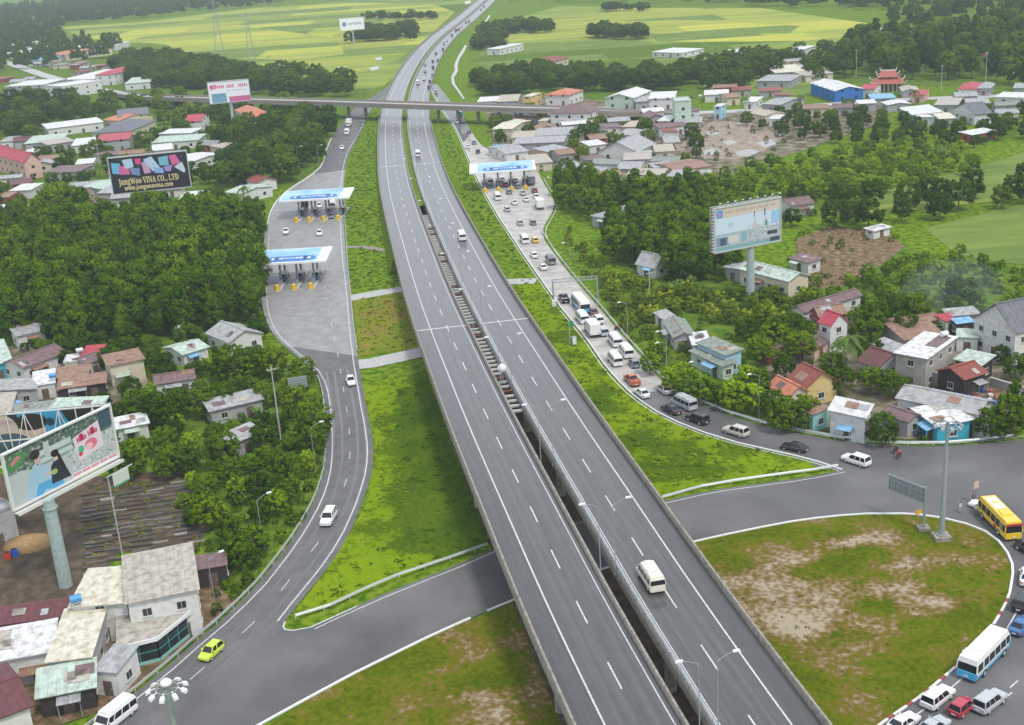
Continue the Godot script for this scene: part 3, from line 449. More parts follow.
	[184.7,-481.3,-86.2,18.3,6.6,4, "h", 3.0, "white", "slate", "white gable-fronted house", 15, "house"],
	[168.4,-493.2,-93,19.1,11,3.4, "s", 0.6, "blue", "white", "pale blue long house", 15, "house"],
	[168.7,-485.1,-24.9,6.6,14.6,3.2, "s", 0.4, "white", "white", "low house", 15, "house"],
	[171.7,-479.3,-0.5,5.7,14.8,3.2, "g", 0.8, "grey", "cream", "gabled house", 15, "house"],
	[185.7,-510.3,-26.4,8.5,17,3.4, "s", 0.3, "grey", "beige", "low shed", 15, "house"],
	[171.8,-441.8,23.9,11.3,6,2.8, "s", 0.3, "brick", "white", "small shed", 15, "house"],
	[262.5,-827,-40.5,8.7,22.7,4, "s", 0.3, "white", "white", "shed", 15, "house"],
	[263.8,-809.3,4.7,8.4,22,4, "s", 0.4, "white", "white", "shed", 15, "house"],
	[262.7,-799.2,24.9,13,29.5,5, "g", 1.4, "cream", "orange", "villa", 15, "house"],
	[282.9,-805.7,4.6,8.4,21.4,3, "s", 0.3, "white", "white", "shed", 15, "house"],
	[259.8,-649.4,16.6,5.4,14.2,4, "p", 1.2, "white", "red", "villa", 15, "house"],
	[250.9,-605.3,-32.3,3.6,9.4,4, "f", 0.0, "white", "white", "flat house", 15, "house"],
	[-196.7,-510.3,-51.4,38.2,6.5,7.2, "g", 3.0, "pink", "red", "pink three storey villa", 9, "house"],
	[-209.5,-624.5,27.4,26.3,16.5,4, "s", 0.6, "white", "white", "very long shed", 9, "house"],
	[-207.8,-580.4,7.3,15.5,19.4,3.4, "s", 0.6, "grey", "mint", "long shed", 9, "house"],
	[-184.6,-634.7,-39.5,11.8,20.4,4, "g", 1.6, "cream", "orange", "gabled house", 9, "house"],
	[-176.3,-597.5,-6.2,18.3,33,4.6, "p", 2.4, "cream", "slate", "big hip roofed house", 9, "house"],
	[-169.9,-558.4,10.5,13.6,15.4,5, "s", 0.8, "grey", "red", "red roofed two storey house", 9, "house"],
	[-185.4,-647.4,15,14.6,30.8,5, "g", 1.6, "cream", "slate", "big gabled house", 9, "house"],
	[-143.1,-604.4,-0.6,7.1,18.6,5, "g", 2.0, "white", "red", "gabled villa", 9, "house"],
	[-117.9,-614,-66.8,32.3,10.3,5, "p", 2.4, "cream", "orange", "hip roofed villa", 9, "house"],
	[-144.7,-576.2,-13.7,15.9,11.5,3.4, "s", 0.3, "white", "white", "low flat house", 9, "house"],
	[-140.2,-553.3,-1.1,20.2,14.1,3.4, "s", 0.4, "white", "mint", "long shed", 9, "house"],
	[-142.7,-532.9,14.2,7.8,14.4,3.2, "s", 0.3, "white", "white", "low house", 9, "house"],
	[-120.8,-500.7,-34.4,13.2,16.8,3.4, "g", 0.7, "white", "white", "bright white shed", 9, "house"],
	[-142.3,-505.2,-20.6,5.7,10.6,3, "g", 0.8, "cream", "orange", "small house", 9, "house"],
	[-103.3,-416,1.7,8.9,17.3,3.4, "s", 0.4, "white", "white", "long shed", 9, "house"],
	[-112.4,-405.8,46.3,6.5,9.7,3.2, "s", 0.5, "cream", "cream", "low house", 9, "house"],
	[-127.2,-406.6,19.8,9.5,9.2,3.4, "g", 1.0, "white", "mint", "gabled house", 9, "house"],
	[-86.3,-424.6,-42.3,7.8,13.6,3.4, "g", 0.9, "white", "mint", "gabled shed", 9, "house"],
	[-84.7,-440.6,-56,8.6,7.4,3.4, "g", 1.2, "white", "tile", "small gabled house", 9, "house"],
	[-169.7,-422.6,-5.2,7.1,5.3,3.4, "s", 0.3, "cyan", "white", "bright blue shop", 9, "house"],
	[-163.5,-412.2,48.5,7.9,8,3, "s", 0.3, "grey", "grey", "low shed", 9, "house"],
	[-177.3,-445.2,1,5,11.1,3.2, "f", 0.0, "brick", "rust", "brick house", 9, "house"],
	[-175,-458.4,-5.6,7.6,10.6,3.2, "s", 0.3, "white", "white", "low house", 9, "house"],
	[-181.5,-472.2,15.1,6.4,9,3, "s", 0.3, "brick", "maroon", "low house", 9, "house"],
	[-170.2,-493.4,-11.9,14.2,11.7,3, "s", 0.5, "grey", "brown", "long low house", 9, "house"],
	[-142.1,-453.1,-36.8,11,15.2,3.4, "g", 0.8, "white", "mint", "gabled house", 9, "house"],
	[-200,-570.9,33.9,12.1,14,3.4, "s", 0.3, "grey", "beige", "low house", 9, "house"],
	[-185.2,-564,11,9,19.2,3.4, "s", 0.3, "white", "white", "low house", 9, "house"],
	[-227.5,-588.6,3.6,5.9,13.3,3.4, "s", 0.3, "white", "grey", "small house", 9, "house"],
	[-220.8,-586,18.8,7.9,12.9,3.4, "s", 0.4, "grey", "maroon", "low house", 9, "house"],
	[-114.8,-526.9,-49.1,10.1,8.3,3.2, "s", 0.3, "cream", "beige", "small house", 9, "house"],
	[-345.2,-1079.5,-34.4,24.5,47.4,5, "g", 1.5, "cream", "orange", "house", 6, "house"],
	[-361.8,-1049.7,-8.5,15.5,40.2,4, "s", 0.5, "white", "blue", "pale shed", 6, "house"],
	[-296.9,-829.7,-9.1,26.8,31.2,5.5, "f", 0.0, "grey", "white", "row of town houses", 6, "house"],
	[-266.3,-867.2,-19.9,27.8,49.4,4.5, "s", 0.7, "white", "white", "long workshop", 6, "house"],
	[-261.4,-793.5,-41.7,19.8,27.1,7, "f", 0.0, "white", "white", "tall town house", 6, "house"],
	[-252.1,-856,-8.9,13.3,34.6,7, "p", 1.8, "white", "red", "red roofed town house", 6, "house"],
	[-247.5,-952.6,-3.6,35.9,36.4,4.5, "s", 0.8, "mint", "grey", "very long shed", 6, "house"],
	[-225.2,-816.3,6.8,15.4,32.8,4, "s", 0.4, "white", "mint", "shed", 6, "house"],
	[-350.3,-1150.9,-4.3,43.5,37.6,4, "s", 0.4, "white", "white", "long low shed", 6, "house"],
	[-403.9,-1149,-19.3,27.5,67.8,4.5, "s", 0.5, "cream", "white", "flat house", 6, "house"],
	[-445.1,-1225.4,-9.8,18.3,47.5,5, "f", 0.0, "white", "white", "flat house", 6, "house"],
	[10.1,-875.7,-35.7,10.8,28.1,4, "s", 0.4, "white", "white", "lone shed", 4, "shed"],
	[32,-763.7,-32.5,13,33.9,4, "p", 2.2, "cream", "tile", "lone hip roofed house", 8, "house"],
	[115.2,-783.8,-47.5,23.6,21,3, "s", 0.2, "white", "white", "lone flat shed", 14, "shed"],
	[-137.1,-440.6,89.1,12.6,8,3.2, "s", 0.5, "concrete", "grey", "small house", 9, "house"],
	[-191.7,-487.4,4.4,10,5.1,2.7, "g", 0.7, "cream", "grey", "plain house", 9, "house"],
	[-122.3,-472.2,12,7.3,8.9,3.2, "g", 0.9, "white", "rust", "small house", 9, "house"],
	[-189.8,-526.9,98,11.7,7.3,2.9, "s", 0.5, "grey", "rust", "low house", 9, "house"],
	[-165.9,-529.9,2.3,9.4,7.8,2.5, "h", 0.6, "grey", "brown", "low house", 9, "house"],
	[-131,-428.6,1.6,6.3,8.8,3.4, "g", 0.9, "grey", "grey", "plain house", 9, "house"],
	[-168.6,-510.2,9.8,6.4,8.7,2.9, "s", 0.5, "cream", "white", "small house", 9, "house"],
	[-149.4,-442,-0.4,6.7,6.7,3.2, "g", 1.3, "cream", "brown", "plain house", 9, "house"],
	[-186.8,-513.5,101.9,7,6.5,3.2, "g", 1.0, "cream", "grey", "plain house", 9, "house"],
	[-147.2,-480.6,3.2,6.1,7.2,2.9, "g", 1.1, "grey", "tile", "low house", 9, "house"],
	[-122.9,-460.5,90.7,12.8,8.8,2.7, "s", 0.5, "brick", "rust", "low house", 9, "house"],
	[-123.3,-538.3,94.8,13,5.8,2.7, "s", 0.5, "brick", "moss", "small house", 9, "house"],
	[-151.8,-523.3,3.2,12.3,5,3.4, "g", 1.1, "cream", "rust", "plain house", 9, "house"],
	[-136.7,-478.7,8.2,6.3,6,2.5, "h", 0.6, "grey", "beige", "low house", 9, "house"],
	[-153.3,-460.4,5.3,12.7,7.6,2.7, "g", 0.8, "grey", "grey", "small house", 9, "house"],
	[-147.7,-411.4,8.5,11,5.5,3.2, "s", 0.5, "cream", "white", "small house", 9, "house"],
	[-137.3,-515,1.4,6.7,5.1,3.2, "g", 0.6, "concrete", "rust", "low house", 9, "house"],
	[-116.7,-441.5,7,6.6,8.9,2.7, "g", 1.0, "white", "brown", "low house", 9, "house"],
	[-142.9,-422.7,3,13,7.2,2.5, "g", 0.9, "brick", "brown", "small house", 9, "house"],
	[-205.1,-551.2,100.1,8.5,5.7,2.5, "g", 0.7, "grey", "white", "plain house", 9, "house"],
	[-316,-974.1,72.7,9.1,5.9,3.2, "s", 0.5, "brick", "moss", "small house", 6, "house"],
	[-309.4,-859.5,-11.9,8.7,5.9,2.9, "g", 1.2, "grey", "rust", "small house", 6, "house"],
	[-323.8,-874.7,-14.7,11.7,7.7,3.2, "g", 1.3, "cream", "grey", "low house", 6, "house"],
	[-320,-886.3,-16.6,8,8.7,3.2, "g", 1.2, "grey", "grey", "low house", 6, "house"],
	[-294,-914,67.1,11.7,5.1,2.9, "g", 1.0, "grey", "tile", "plain house", 6, "house"],
	[-283.3,-949.8,74.4,11.5,7.3,2.5, "g", 0.9, "cream", "brown", "plain house", 6, "house"],
	[-299.4,-942.8,-9.8,6.6,5.5,3.4, "g", 1.1, "grey", "grey", "low house", 6, "house"],
	[-347.4,-907.3,71.2,12.3,8.6,2.9, "s", 0.5, "brick", "tile", "plain house", 6, "house"],
	[-331.4,-987.8,-22.1,10.4,8.6,3.2, "s", 0.5, "cream", "moss", "small house", 6, "house"],
	[-318.8,-995.5,-19,9.4,7.4,2.9, "s", 0.5, "grey", "rust", "small house", 6, "house"],
	[-299.2,-953.1,71.3,8.3,5.4,2.5, "s", 0.5, "grey", "grey", "plain house", 6, "house"],
	[-345.4,-1011,77.2,6.6,5.6,3.4, "g", 1.3, "concrete", "rust", "small house", 6, "house"],
	[-295,-965.5,-10.2,10.8,7,2.5, "g", 0.6, "brick", "rust", "low house", 6, "house"],
	[-358.6,-1020.8,-16.1,8.9,8.8,2.5, "s", 0.5, "grey", "beige", "low house", 6, "house"],
	[4,-560,8.2,6.7,6.9,3.2, "s", 0.5, "white", "brown", "low house", 13, "house"],
	[26.8,-554.3,14.4,7.3,8.3,2.7, "g", 0.8, "grey", "beige", "low house", 13, "house"],
	[52.1,-471.1,95.9,11.3,5.3,3.2, "s", 0.5, "cream", "moss", "small house", 13, "house"],
	[5.1,-584.9,2.8,10.6,6.3,3.4, "h", 0.8, "grey", "grey", "small house", 13, "house"],
	[52.9,-541.4,96.8,8.6,6.9,2.7, "g", 0.6, "cream", "rust", "small house", 13, "house"],
	[39,-482.4,3.9,6.1,8.1,3.4, "s", 0.5, "brick", "rust", "small house", 13, "house"],
	[46.5,-559.2,14.3,10.1,7.4,2.9, "s", 0.5, "grey", "moss", "small house", 13, "house"],
	[67.8,-541.8,7.5,8.9,6.8,3.4, "g", 1.0, "cream", "white", "small house", 13, "house"],
	[47.2,-512.6,100.1,10.9,7.8,2.5, "s", 0.5, "white", "brown", "low house", 13, "house"],
	[20.7,-520.2,94,9.8,8.6,2.7, "g", 1.3, "grey", "rust", "low house", 13, "house"],
	[67.5,-485.3,94.6,6.8,5.4,3.4, "s", 0.5, "white", "tile", "low house", 13, "house"],
	[12.5,-548.6,12.9,11.4,5.4,2.9, "s", 0.5, "grey", "rust", "low house", 13, "house"],
	[83.4,-535.5,13.7,6.5,5.3,3.4, "g", 0.9, "white", "brown", "small house", 13, "house"],
	[33.9,-440.7,97.7,9.8,7.6,2.9, "s", 0.5, "grey", "brown", "small house", 13, "house"],
	[12.3,-564.5,104.3,10.3,5.4,3.4, "g", 0.8, "grey", "grey", "plain house", 13, "house"],
	[24,-455.6,103.3,10.5,6.2,3.4, "h", 0.8, "grey", "rust", "plain house", 13, "house"],
	[51.6,-526.9,2.6,8.8,7.8,2.7, "g", 1.0, "concrete", "grey", "small house", 13, "house"],
	[65.6,-470.7,90.7,11.9,5.2,2.5, "h", 1.4, "cream", "grey", "plain house", 13, "house"],
	[66.6,-527.8,96.4,12.4,7.4,3.2, "g", 1.4, "grey", "brown", "small house", 13, "house"],
	[69.9,-497.8,14.4,11.9,5.7,3.4, "s", 0.5, "white", "brown", "low house", 13, "house"],
	[24.5,-564.2,98.7,6.5,5.4,2.9, "g", 0.7, "grey", "brown", "low house", 13, "house"],
	[33.5,-522.8,7.4,12,5.7,3.2, "g", 0.8, "concrete", "white", "small house", 13, "house"],
	[197.9,-482.2,81.4,6.6,8.1,2.5, "h", 1.0, "cream", "grey", "plain house", 15, "house"],
	[204.4,-497.9,-4.6,9.1,5.7,2.9, "g", 1.0, "grey", "moss", "low house", 15, "house"],
	[133.7,-522.1,-11.7,10,8.6,3.2, "g", 0.9, "cream", "rust", "low house", 15, "house"],
	[117.1,-593.7,-4.4,8.2,8.1,2.9, "s", 0.5, "concrete", "tile", "low house", 15, "house"],
	[130.9,-569.2,80.8,7.3,6.7,2.5, "s", 0.5, "grey", "tile", "plain house", 15, "house"],
	[198.7,-527.5,-11.1,8.5,8.9,3.2, "g", 1.0, "grey", "grey", "low house", 15, "house"],
	[184.8,-557.2,78.2,12.7,6.9,2.9, "g", 0.8, "grey", "beige", "low house", 15, "house"],
	[167.2,-520.2,-1.4,9.3,8.8,2.9, "h", 0.6, "grey", "white", "plain house", 15, "house"],
	[195.9,-507.9,79.9,11.9,8.5,3.2, "h", 1.2, "concrete", "grey", "small house", 15, "house"],
	[144.2,-517.8,-13,7.4,6.6,3.2, "g", 1.2, "grey", "brown", "low house", 15, "house"],
	[156.2,-525,-8.1,6.7,6.4,3.2, "s", 0.5, "grey", "white", "low house", 15, "house"],
	[111.3,-604.3,-12.3,10.7,7.1,3.2, "g", 0.9, "brick", "rust", "plain house", 15, "house"],
	[128.6,-583.7,-13,9.8,6.7,2.9, "s", 0.5, "grey", "tile", "small house", 15, "house"],
	[146.2,-683,101.4,10.6,7.2,2.7, "g", 1.0, "concrete", "grey", "low house", 15, "house"],
	[168.4,-649,2.5,7.4,7.6,2.9, "g", 0.7, "cream", "rust", "small house", 15, "house"],
	[177.3,-682.1,14.3,9,6,2.9, "g", 1.0, "grey", "rust", "low house", 15, "house"],
	[185.4,-692.6,3.7,6.6,6.5,3.4, "h", 1.2, "grey", "rust", "plain house", 15, "house"],
	[138.2,-676.6,12.8,12.9,6.8,2.5, "s", 0.5, "cream", "white", "low house", 15, "house"],
	[157.1,-666.1,11.4,12.5,7.4,2.5, "g", 1.1, "grey", "grey", "small house", 15, "house"],
	[165.3,-689.8,9.3,12.2,6.2,3.2, "g", 1.0, "cream", "grey", "small house", 15, "house"],
	[79.2,-234.3,102.3,12.9,8.1,2.7, "h", 1.0, "concrete", "rust", "small house", 12, "house"],
	[-101.4,-232.6,24.3,12,6.7,3.2, "h", 1.0, "grey", "grey", "small house", 1, "house"],
	[-100.7,-223,104.3,11.5,8.9,3.4, "g", 0.7, "grey", "beige", "plain house", 1, "house"],
	[25.6,-431.8,75.8,6.5,5.1,2.5, "g", 1.0, "grey", "grey", "low house", 13, "house"],
	[32.2,-422.3,65.5,6.5,8.3,2.5, "s", 0.5, "grey", "grey", "low house", 13, "house"],
	[62.1,-401.6,-24.2,12.6,7.8,2.7, "s", 0.5, "brick", "grey", "small house", 13, "house"],
	[45.9,-423.2,69.7,12.7,7.7,2.9, "h", 1.2, "cream", "grey", "plain house", 13, "house"],
	[58.9,-432.7,-17.7,9.6,8.2,2.5, "g", 0.8, "cream", "moss", "small house", 13, "house"],
	[37.4,-429.9,75.6,8.7,8.5,3.2, "s", 0.5, "white", "moss", "low house", 13, "house"],
]
const PLACES := ["across the junction behind the low white rail", "behind the noodle billboard", "behind the tall pale billboard", "below the dense left grove", "beside the far ditch", "by the bare clearing", "far off near the left edge of the plain", "hidden among trees beside the curving slip road", "in front of the far meadow", "in the left village behind the dense grove", "in the restaurant compound by the near kerb", "in the scrub beyond the wet slip road", "in the village beside the roadside scrub", "in the village between overpass and toll canopy", "on the far meadow", "on the far right side beyond the mud lot"]
const WALL_WORDS := {"white": "white walled", "cream": "cream walled", "grey": "grey walled", "pink": "pink walled", "yellow": "yellow walled", "blue": "pale blue walled", "cyan": "bright blue walled", "teal": "teal walled", "concrete": "bare concrete", "mint": "pale green walled", "dark": "dark sided", "brick": "brown walled", "navy": "blue walled"}
const ROOF_WORDS := {"white": "white roof", "grey": "grey roof", "mint": "pale green roof", "maroon": "maroon roof", "red": "crimson roof", "orange": "orange roof", "brown": "purple brown roof", "rust": "rusty roof", "slate": "dark slate roof", "blue": "blue roof", "moss": "mossy grey roof", "tan": "tan roof", "tile": "red tile roof", "beige": "beige roof", "cream": "cream roof"}
const TREE_KINDS := {
	"grove": ["grove_tree", "tall", "grove", 5,0.026,96,60, "tree"],
	"dark": ["shade_tree", "round", "dark", 4,0.027,84,58, "tree"],
	"mid": ["broadleaf_tree", "round", "mid", 5,0.027,84,58, "tree"],
	"wide": ["spreading_tree", "wide", "mid", 3,0.026,90,56, "tree"],
	"bright": ["young_tree", "round", "bright", 3,0.04,60,42, "tree"],
	"olive": ["willowy_shrub", "bush", "olive", 3,0.045,50,44, "shrub"],
	"bush": ["green_shrub", "bush", "mid", 3,0.055,28,64, "shrub"],
	"forest": ["forest_tree", "tall", "dark", 3,0.028,80,56, "tree"],
	"palm": ["coconut_palm", "palm", "", 2,0,0,0, "palm"],
	"banana": ["banana_plant", "banana", "", 2,0,0,0, "banana plant"],
}
const TREES := [   # kind, label, group, then x, z, height in decimetres
	["palm", "feathery coconut palm beside the two storey crimson gabled house", "", [605,-2124,120]],
	["palm", "coconut palm rising among the left village roofs", "palms of the left village", [-852,-3989,90,-1526,-5492,90,-1429,-5140,80,-1564,-4866,70,-864,-4146,80]],
	["palm", "small palm at the edge of the right scrub", "palms in the scrub", [427,-2780,50,1447,-4025,80,871,-5584,80,1784,-5295,80,1326,-5427,70,1084,-5420,80]],
	["grove", "tall grove tree overhanging the lower toll canopy", "trees by the lower toll canopy", [-662,-3101,140,-626,-2983,130,-689,-3165,140,-606,-2893,110]],
	["wide", "big round tree standing among the left village roofs", "", [-1459,-4071,140]],
	["dark", "broad dark tree beside the long white shed", "large trees behind the dense grove", [-917,-3908,120,-955,-3864,110,-864,-3850,100,-1303,-4024,50,-782,-3867,90]],
	["mid", "leafy tree overhanging the shops across the junction", "roadside trees across the junction", [802,-1848,80,766,-1838,60,852,-1909,80]],
	["dark", "dense round tree beside the windowless white store", "", [591,-1843,62]],
	["mid", "spreading tree between the yellow house and the kerb", "trees by the yellow house", [448,-1928,70,474,-1932,65,498,-1954,55,443,-1982,60,442,-2078,60]],
	["bright", "pale green young tree beside the blue square house", "young trees by the blue house", [265,-2246,50,293,-2148,55,321,-2111,60,344,-2077,55,369,-2072,50,389,-2039,60,414,-2011,60,293,-2315,50,318,-2180,50,421,-2108,60]],
	["banana", "broad leaved banana plant by the scrub houses", "banana plants", [386,-2790,36,407,-2777,34,403,-2811,32,-464,-2126,30,-455,-2145,32,-480,-2159,30,820,-2372,40,843,-2380,40,801,-2376,40,858,-2364,36,517,-2089,30]],
	["wide", "spreading tree beside the crimson gabled house", "trees round the gabled houses", [743,-2389,75,707,-2333,60,556,-2334,80,521,-2310,70,559,-2261,65,481,-2259,60,791,-2346,60,792,-2445,70,585,-2071,60,642,-2081,50,663,-2062,50,673,-2035,50]],
	["dark", "trimmed dark tree in the yard of the grand slate gabled house", "trees by the slate gabled house", [916,-2177,40,913,-2101,50,962,-2512,80]],
	["grove", "slim leafy tree packed in the dense left grove", "trees of the dense left grove", [-1007,-3459,140,-1304,-3525,99,-1323,-3757,104,-943,-3465,99,-968,-3590,147,-926,-3336,146,-1082,-2945,136,-1420,-3704,110,-817,-3144,131,-1381,-3419,114,-1242,-3259,120,-781,-3065,108,-855,-3340,111,-1181,-3747,111,-1122,-3018,106,-880,-2953,105,-1305,-3653,143,-825,-3724,126,-1342,-3593,120,-998,-3043,110,-950,-2933,89,-1467,-3839,110,-1107,-3623,136,-724,-3315,132,-1192,-3441,145,-1212,-3544,138,-758,-2863,122,-1103,-3369,92,-1114,-3120,144,-1280,-2989,144,-1458,-3581,105,-703,-3267,100,-783,-2916,106,-910,-3080,127,-1518,-3593,125,-675,-3121,116,-1045,-3499,94,-886,-3239,99,-934,-3629,138,-928,-2713,127,-908,-3557,96,-1173,-3639,148,-1175,-3355,102,-743,-3484,94,-1582,-3834,137,-1025,-2918,93,-970,-2762,97,-1399,-3652,116,-996,-3329,117,-1254,-3913,55,-1202,-3201,136,-803,-3678,119,-806,-3627,91,-1416,-3874,111,-979,-2978,116,-909,-3709,90,-1052,-2845,95,-617,-2846,118,-952,-3124,125,-1020,-3645,122,-1478,-3679,114,-752,-3650,108,-1312,-3863,148,-1195,-2876,131,-1087,-3185,99,-1374,-3768,125,-1013,-3243,94,-1089,-3672,128,-1251,-3664,127,-1055,-3017,89,-1355,-3899,106,-973,-2843,89,-1028,-3777,129,-839,-3583,129,-1056,-3322,102,-1141,-2759,135,-857,-3067,142,-852,-3392,110,-1252,-3314,128,-707,-2781,141,-1059,-3863,67,-976,-3384,92,-1341,-3474,103,-1580,-3755,135,-656,-2777,123,-868,-2860,148,-1138,-2942,96,-799,-2715,95,-1309,-3075,133,-813,-2796,115,-891,-3425,121,-1068,-3574,111,-685,-2867,139,-1259,-3812,93,-1109,-3756,139,-944,-3216,122,-1385,-3520,101,-1188,-3073,118,-1269,-3755,126,-859,-2746,118,-1293,-3216,87,-1438,-3511,136,-1115,-3854,118,-1171,-2813,120,-769,-2762,101,-1219,-3614,114,-884,-3656,149,-731,-3536,133,-1399,-3577,113,-1032,-3102,127,-1252,-2911,113,-755,-3119,146,-1313,-3334,136,-1072,-2789,139,-822,-3477,122,-940,-3751,105,-606,-2789,98,-880,-2796,106,-680,-3027,119,-1118,-3570,126,-1353,-3712,116,-1257,-3399,138,-1308,-3276,91,-1471,-3762,99,-796,-3004,102,-1496,-3520,110,-1370,-3850,95,-644,-2942,94,-1190,-3881,67,-760,-3197,86,-1143,-3267,91,-875,-3779,102,-1557,-3703,128,-1523,-3899,118,-1171,-3155,150,-1387,-3295,103,-1439,-3429,126,-1082,-3081,132,-750,-2977,94,-805,-3326,143,-827,-3225,149,-1109,-2887,147,-696,-2960,98,-1358,-3206,96,-1178,-2975,137,-1008,-3558,142,-873,-3166,131,-1356,-3141,107,-1048,-3705,94,-1307,-3127,105,-891,-3493,95,-1330,-3402,123,-695,-3379,105,-1179,-3503,93,-970,-3522,114,-1154,-3703,109,-1523,-3774,104,-1225,-3479,89,-893,-3025,119,-746,-3395,101,-727,-3587,122,-1273,-3455,129,-1249,-3113,125,-1161,-3796,109,-1387,-3361,104,-1122,-3490,142,-1029,-3158,98,-824,-3532,103,-1150,-3209,118,-1231,-3024,105,-1100,-3424,111,-1041,-2733,124,-1264,-3171,126,-968,-3696,118,-891,-3296,144,-746,-2704,148,-1244,-2844,85,-1581,-3890,102,-648,-3075,124,-725,-3055,116,-1195,-3293,90,-813,-2859,109,-871,-2687,89,-1053,-3401,105,-1424,-3788,137,-707,-3178,97,-820,-2956,135,-941,-3037,102,-1009,-2800,126,-971,-3822,115,-1124,-3315,111,-777,-3568,91,-970,-3285,142,-1207,-3703,112,-1300,-3704,136,-1290,-3583,106,-762,-3272,133,-732,-2920,125,-784,-3437,148,-836,-3279,107,-919,-2871,106,-1450,-3378,135,-1526,-3846,124,-986,-3189,121,-1238,-2962,108,-1545,-3635,121,-1069,-3248,127,-671,-2722,95,-799,-3378,128,-1451,-3636,86,-1094,-3808,140,-1455,-3908,118,-930,-2812,129,-887,-3603,129,-1396,-3468,132,-1120,-2809,97,-979,-2701,126,-1136,-3073,137]],
	["grove", "slim leafy tree in the grove behind the wet slip road", "trees of the right grove", [560,-3213,109,416,-3688,81,428,-3600,119,346,-3216,86,351,-3292,114,450,-3142,116,518,-2968,113,379,-3181,110,526,-3612,114,340,-3126,89,413,-3752,110,493,-3393,93,542,-3500,89,384,-3242,88,412,-2993,98,330,-3393,42,503,-3155,92,431,-3221,85,406,-3401,67,485,-2930,87,341,-3442,22,565,-3683,116,423,-3335,112,441,-3048,94,308,-3174,111,487,-3487,84,497,-3748,88,579,-3529,93,524,-3331,83,477,-2874,86,562,-2990,87,533,-3563,104,495,-3248,112,434,-3513,22,325,-3048,111,474,-3316,83,451,-3456,93,561,-3427,92,596,-3726,95,493,-3019,104,527,-3062,97,586,-3611,93,493,-3681,98,424,-2902,118,472,-3100,117,570,-3274,92,462,-3566,88,543,-2901,116,569,-3124,107,575,-3348,84,408,-3287,109,381,-3357,119,389,-3111,114,370,-3636,99,454,-3649,110,352,-3005,95,462,-3784,93,433,-2854,114,532,-3717,84,306,-3325,67,506,-3444,90,373,-3063,119,291,-3101,98,461,-3719,97,519,-3108,117,604,-3655,105,299,-3225,112,597,-3466,82,384,-3457,32,441,-2951,110,299,-3274,119,516,-3202,89,452,-3273,109]],
	["mid", "bushy tree in the thicket beside the curving slip road", "trees of the thicket by the left slip road", [-543,-2278,46,-432,-1644,54,-428,-1928,42,-657,-2296,22,-479,-2365,74,-350,-1964,63,-424,-2065,46,-699,-2168,72,-585,-1908,67,-524,-2008,55,-418,-2258,54,-398,-1709,48,-498,-1794,62,-389,-1860,57,-732,-2236,49,-542,-2440,51,-540,-2079,32,-402,-2130,75,-475,-1860,55,-551,-2207,64,-723,-2042,52,-634,-2134,85,-657,-2009,42,-582,-2498,22,-478,-1709,61,-638,-2416,42,-401,-1565,57,-496,-1927,80,-417,-2332,58,-648,-1939,67,-563,-2364,84,-632,-2210,55,-365,-1784,48,-773,-2167,22,-356,-2036,84,-469,-2209,58]],
	["dark", "rounded tree in the thicket beside the curving slip road", "trees of the thicket by the left slip road", [-611,-2000,61,-412,-1590,58,-590,-2183,63,-438,-1988,58,-744,-2182,44,-615,-2082,41,-668,-2155,69,-597,-2390,46,-662,-1915,68,-612,-2277,43,-505,-1722,36,-517,-2258,52,-545,-2540,22,-558,-1923,58,-602,-2481,32,-413,-1796,53,-666,-2048,22,-506,-2140,22,-458,-2089,42,-539,-2475,42,-508,-2326,45,-495,-2396,61]],
	["bright", "yellow green young tree in the thicket beside the slip road", "young trees of the left thicket", [-619,-2115,40,-531,-2339,48,-445,-2042,29,-663,-2268,22,-379,-1740,44,-534,-1787,28,-568,-2013,42,-450,-2308,25,-510,-2087,32,-393,-1995,36,-349,-1898,42,-446,-1798,46,-390,-1613,48,-386,-2224,28,-451,-1906,38,-509,-2286,37,-450,-2223,34,-631,-2453,29,-534,-1856,35,-457,-1731,28,-518,-2424,40,-573,-2407,47]],
	["dark", "dark bushy tree among houses below the dense grove", "trees among houses below the grove", [-917,-2659,43,-870,-2578,40,-653,-2397,42,-792,-2596,45,-1012,-2691,64,-845,-2486,62,-656,-2462,22,-1095,-2670,22,-988,-2602,58,-786,-2348,22,-1033,-2626,42,-598,-2454,42,-843,-2285,22,-796,-2253,42,-708,-2591,70,-755,-2151,32,-751,-2301,51,-715,-2411,64,-756,-2463,62,-638,-2550,22,-771,-2534,47,-838,-2619,62,-610,-2506,22,-940,-2541,64,-967,-2433,32,-552,-2503,32,-970,-2664,62,-827,-2550,63,-559,-2629,61,-936,-2604,61]],
	["dark", "dark tree in the woods above the left village", "trees of the upper left woods", [-2731,-6980,107,-2616,-7167,91,-2822,-6946,102,-2198,-6711,112,-2390,-6701,105,-2378,-6797,92,-2542,-7431,108,-2757,-6851,91,-2309,-7096,92,-2311,-6368,115,-2479,-6521,103,-2282,-6602,109,-2798,-7653,108,-2520,-6910,93,-2657,-7490,95,-2317,-6210,117,-2081,-6457,97,-2252,-6928,112,-2501,-6723,118,-2888,-7404,106,-2111,-6751,91,-2696,-6728,100,-2386,-7173,107,-2328,-6076,106,-2410,-6567,118,-2468,-6354,114,-2694,-7322,120,-2759,-7145,98,-2431,-7013,96,-2349,-7000,114,-2629,-7038,117,-2641,-7414,117,-2450,-6034,113,-2269,-6024,116,-2141,-6931,94,-2214,-5968,92,-2849,-7508,119,-2490,-6216,116,-2757,-7073,98,-2403,-6885,97,-2403,-6280,97,-2970,-7325,109,-2524,-7060,98,-2215,-6542,107,-2466,-7402,112]],
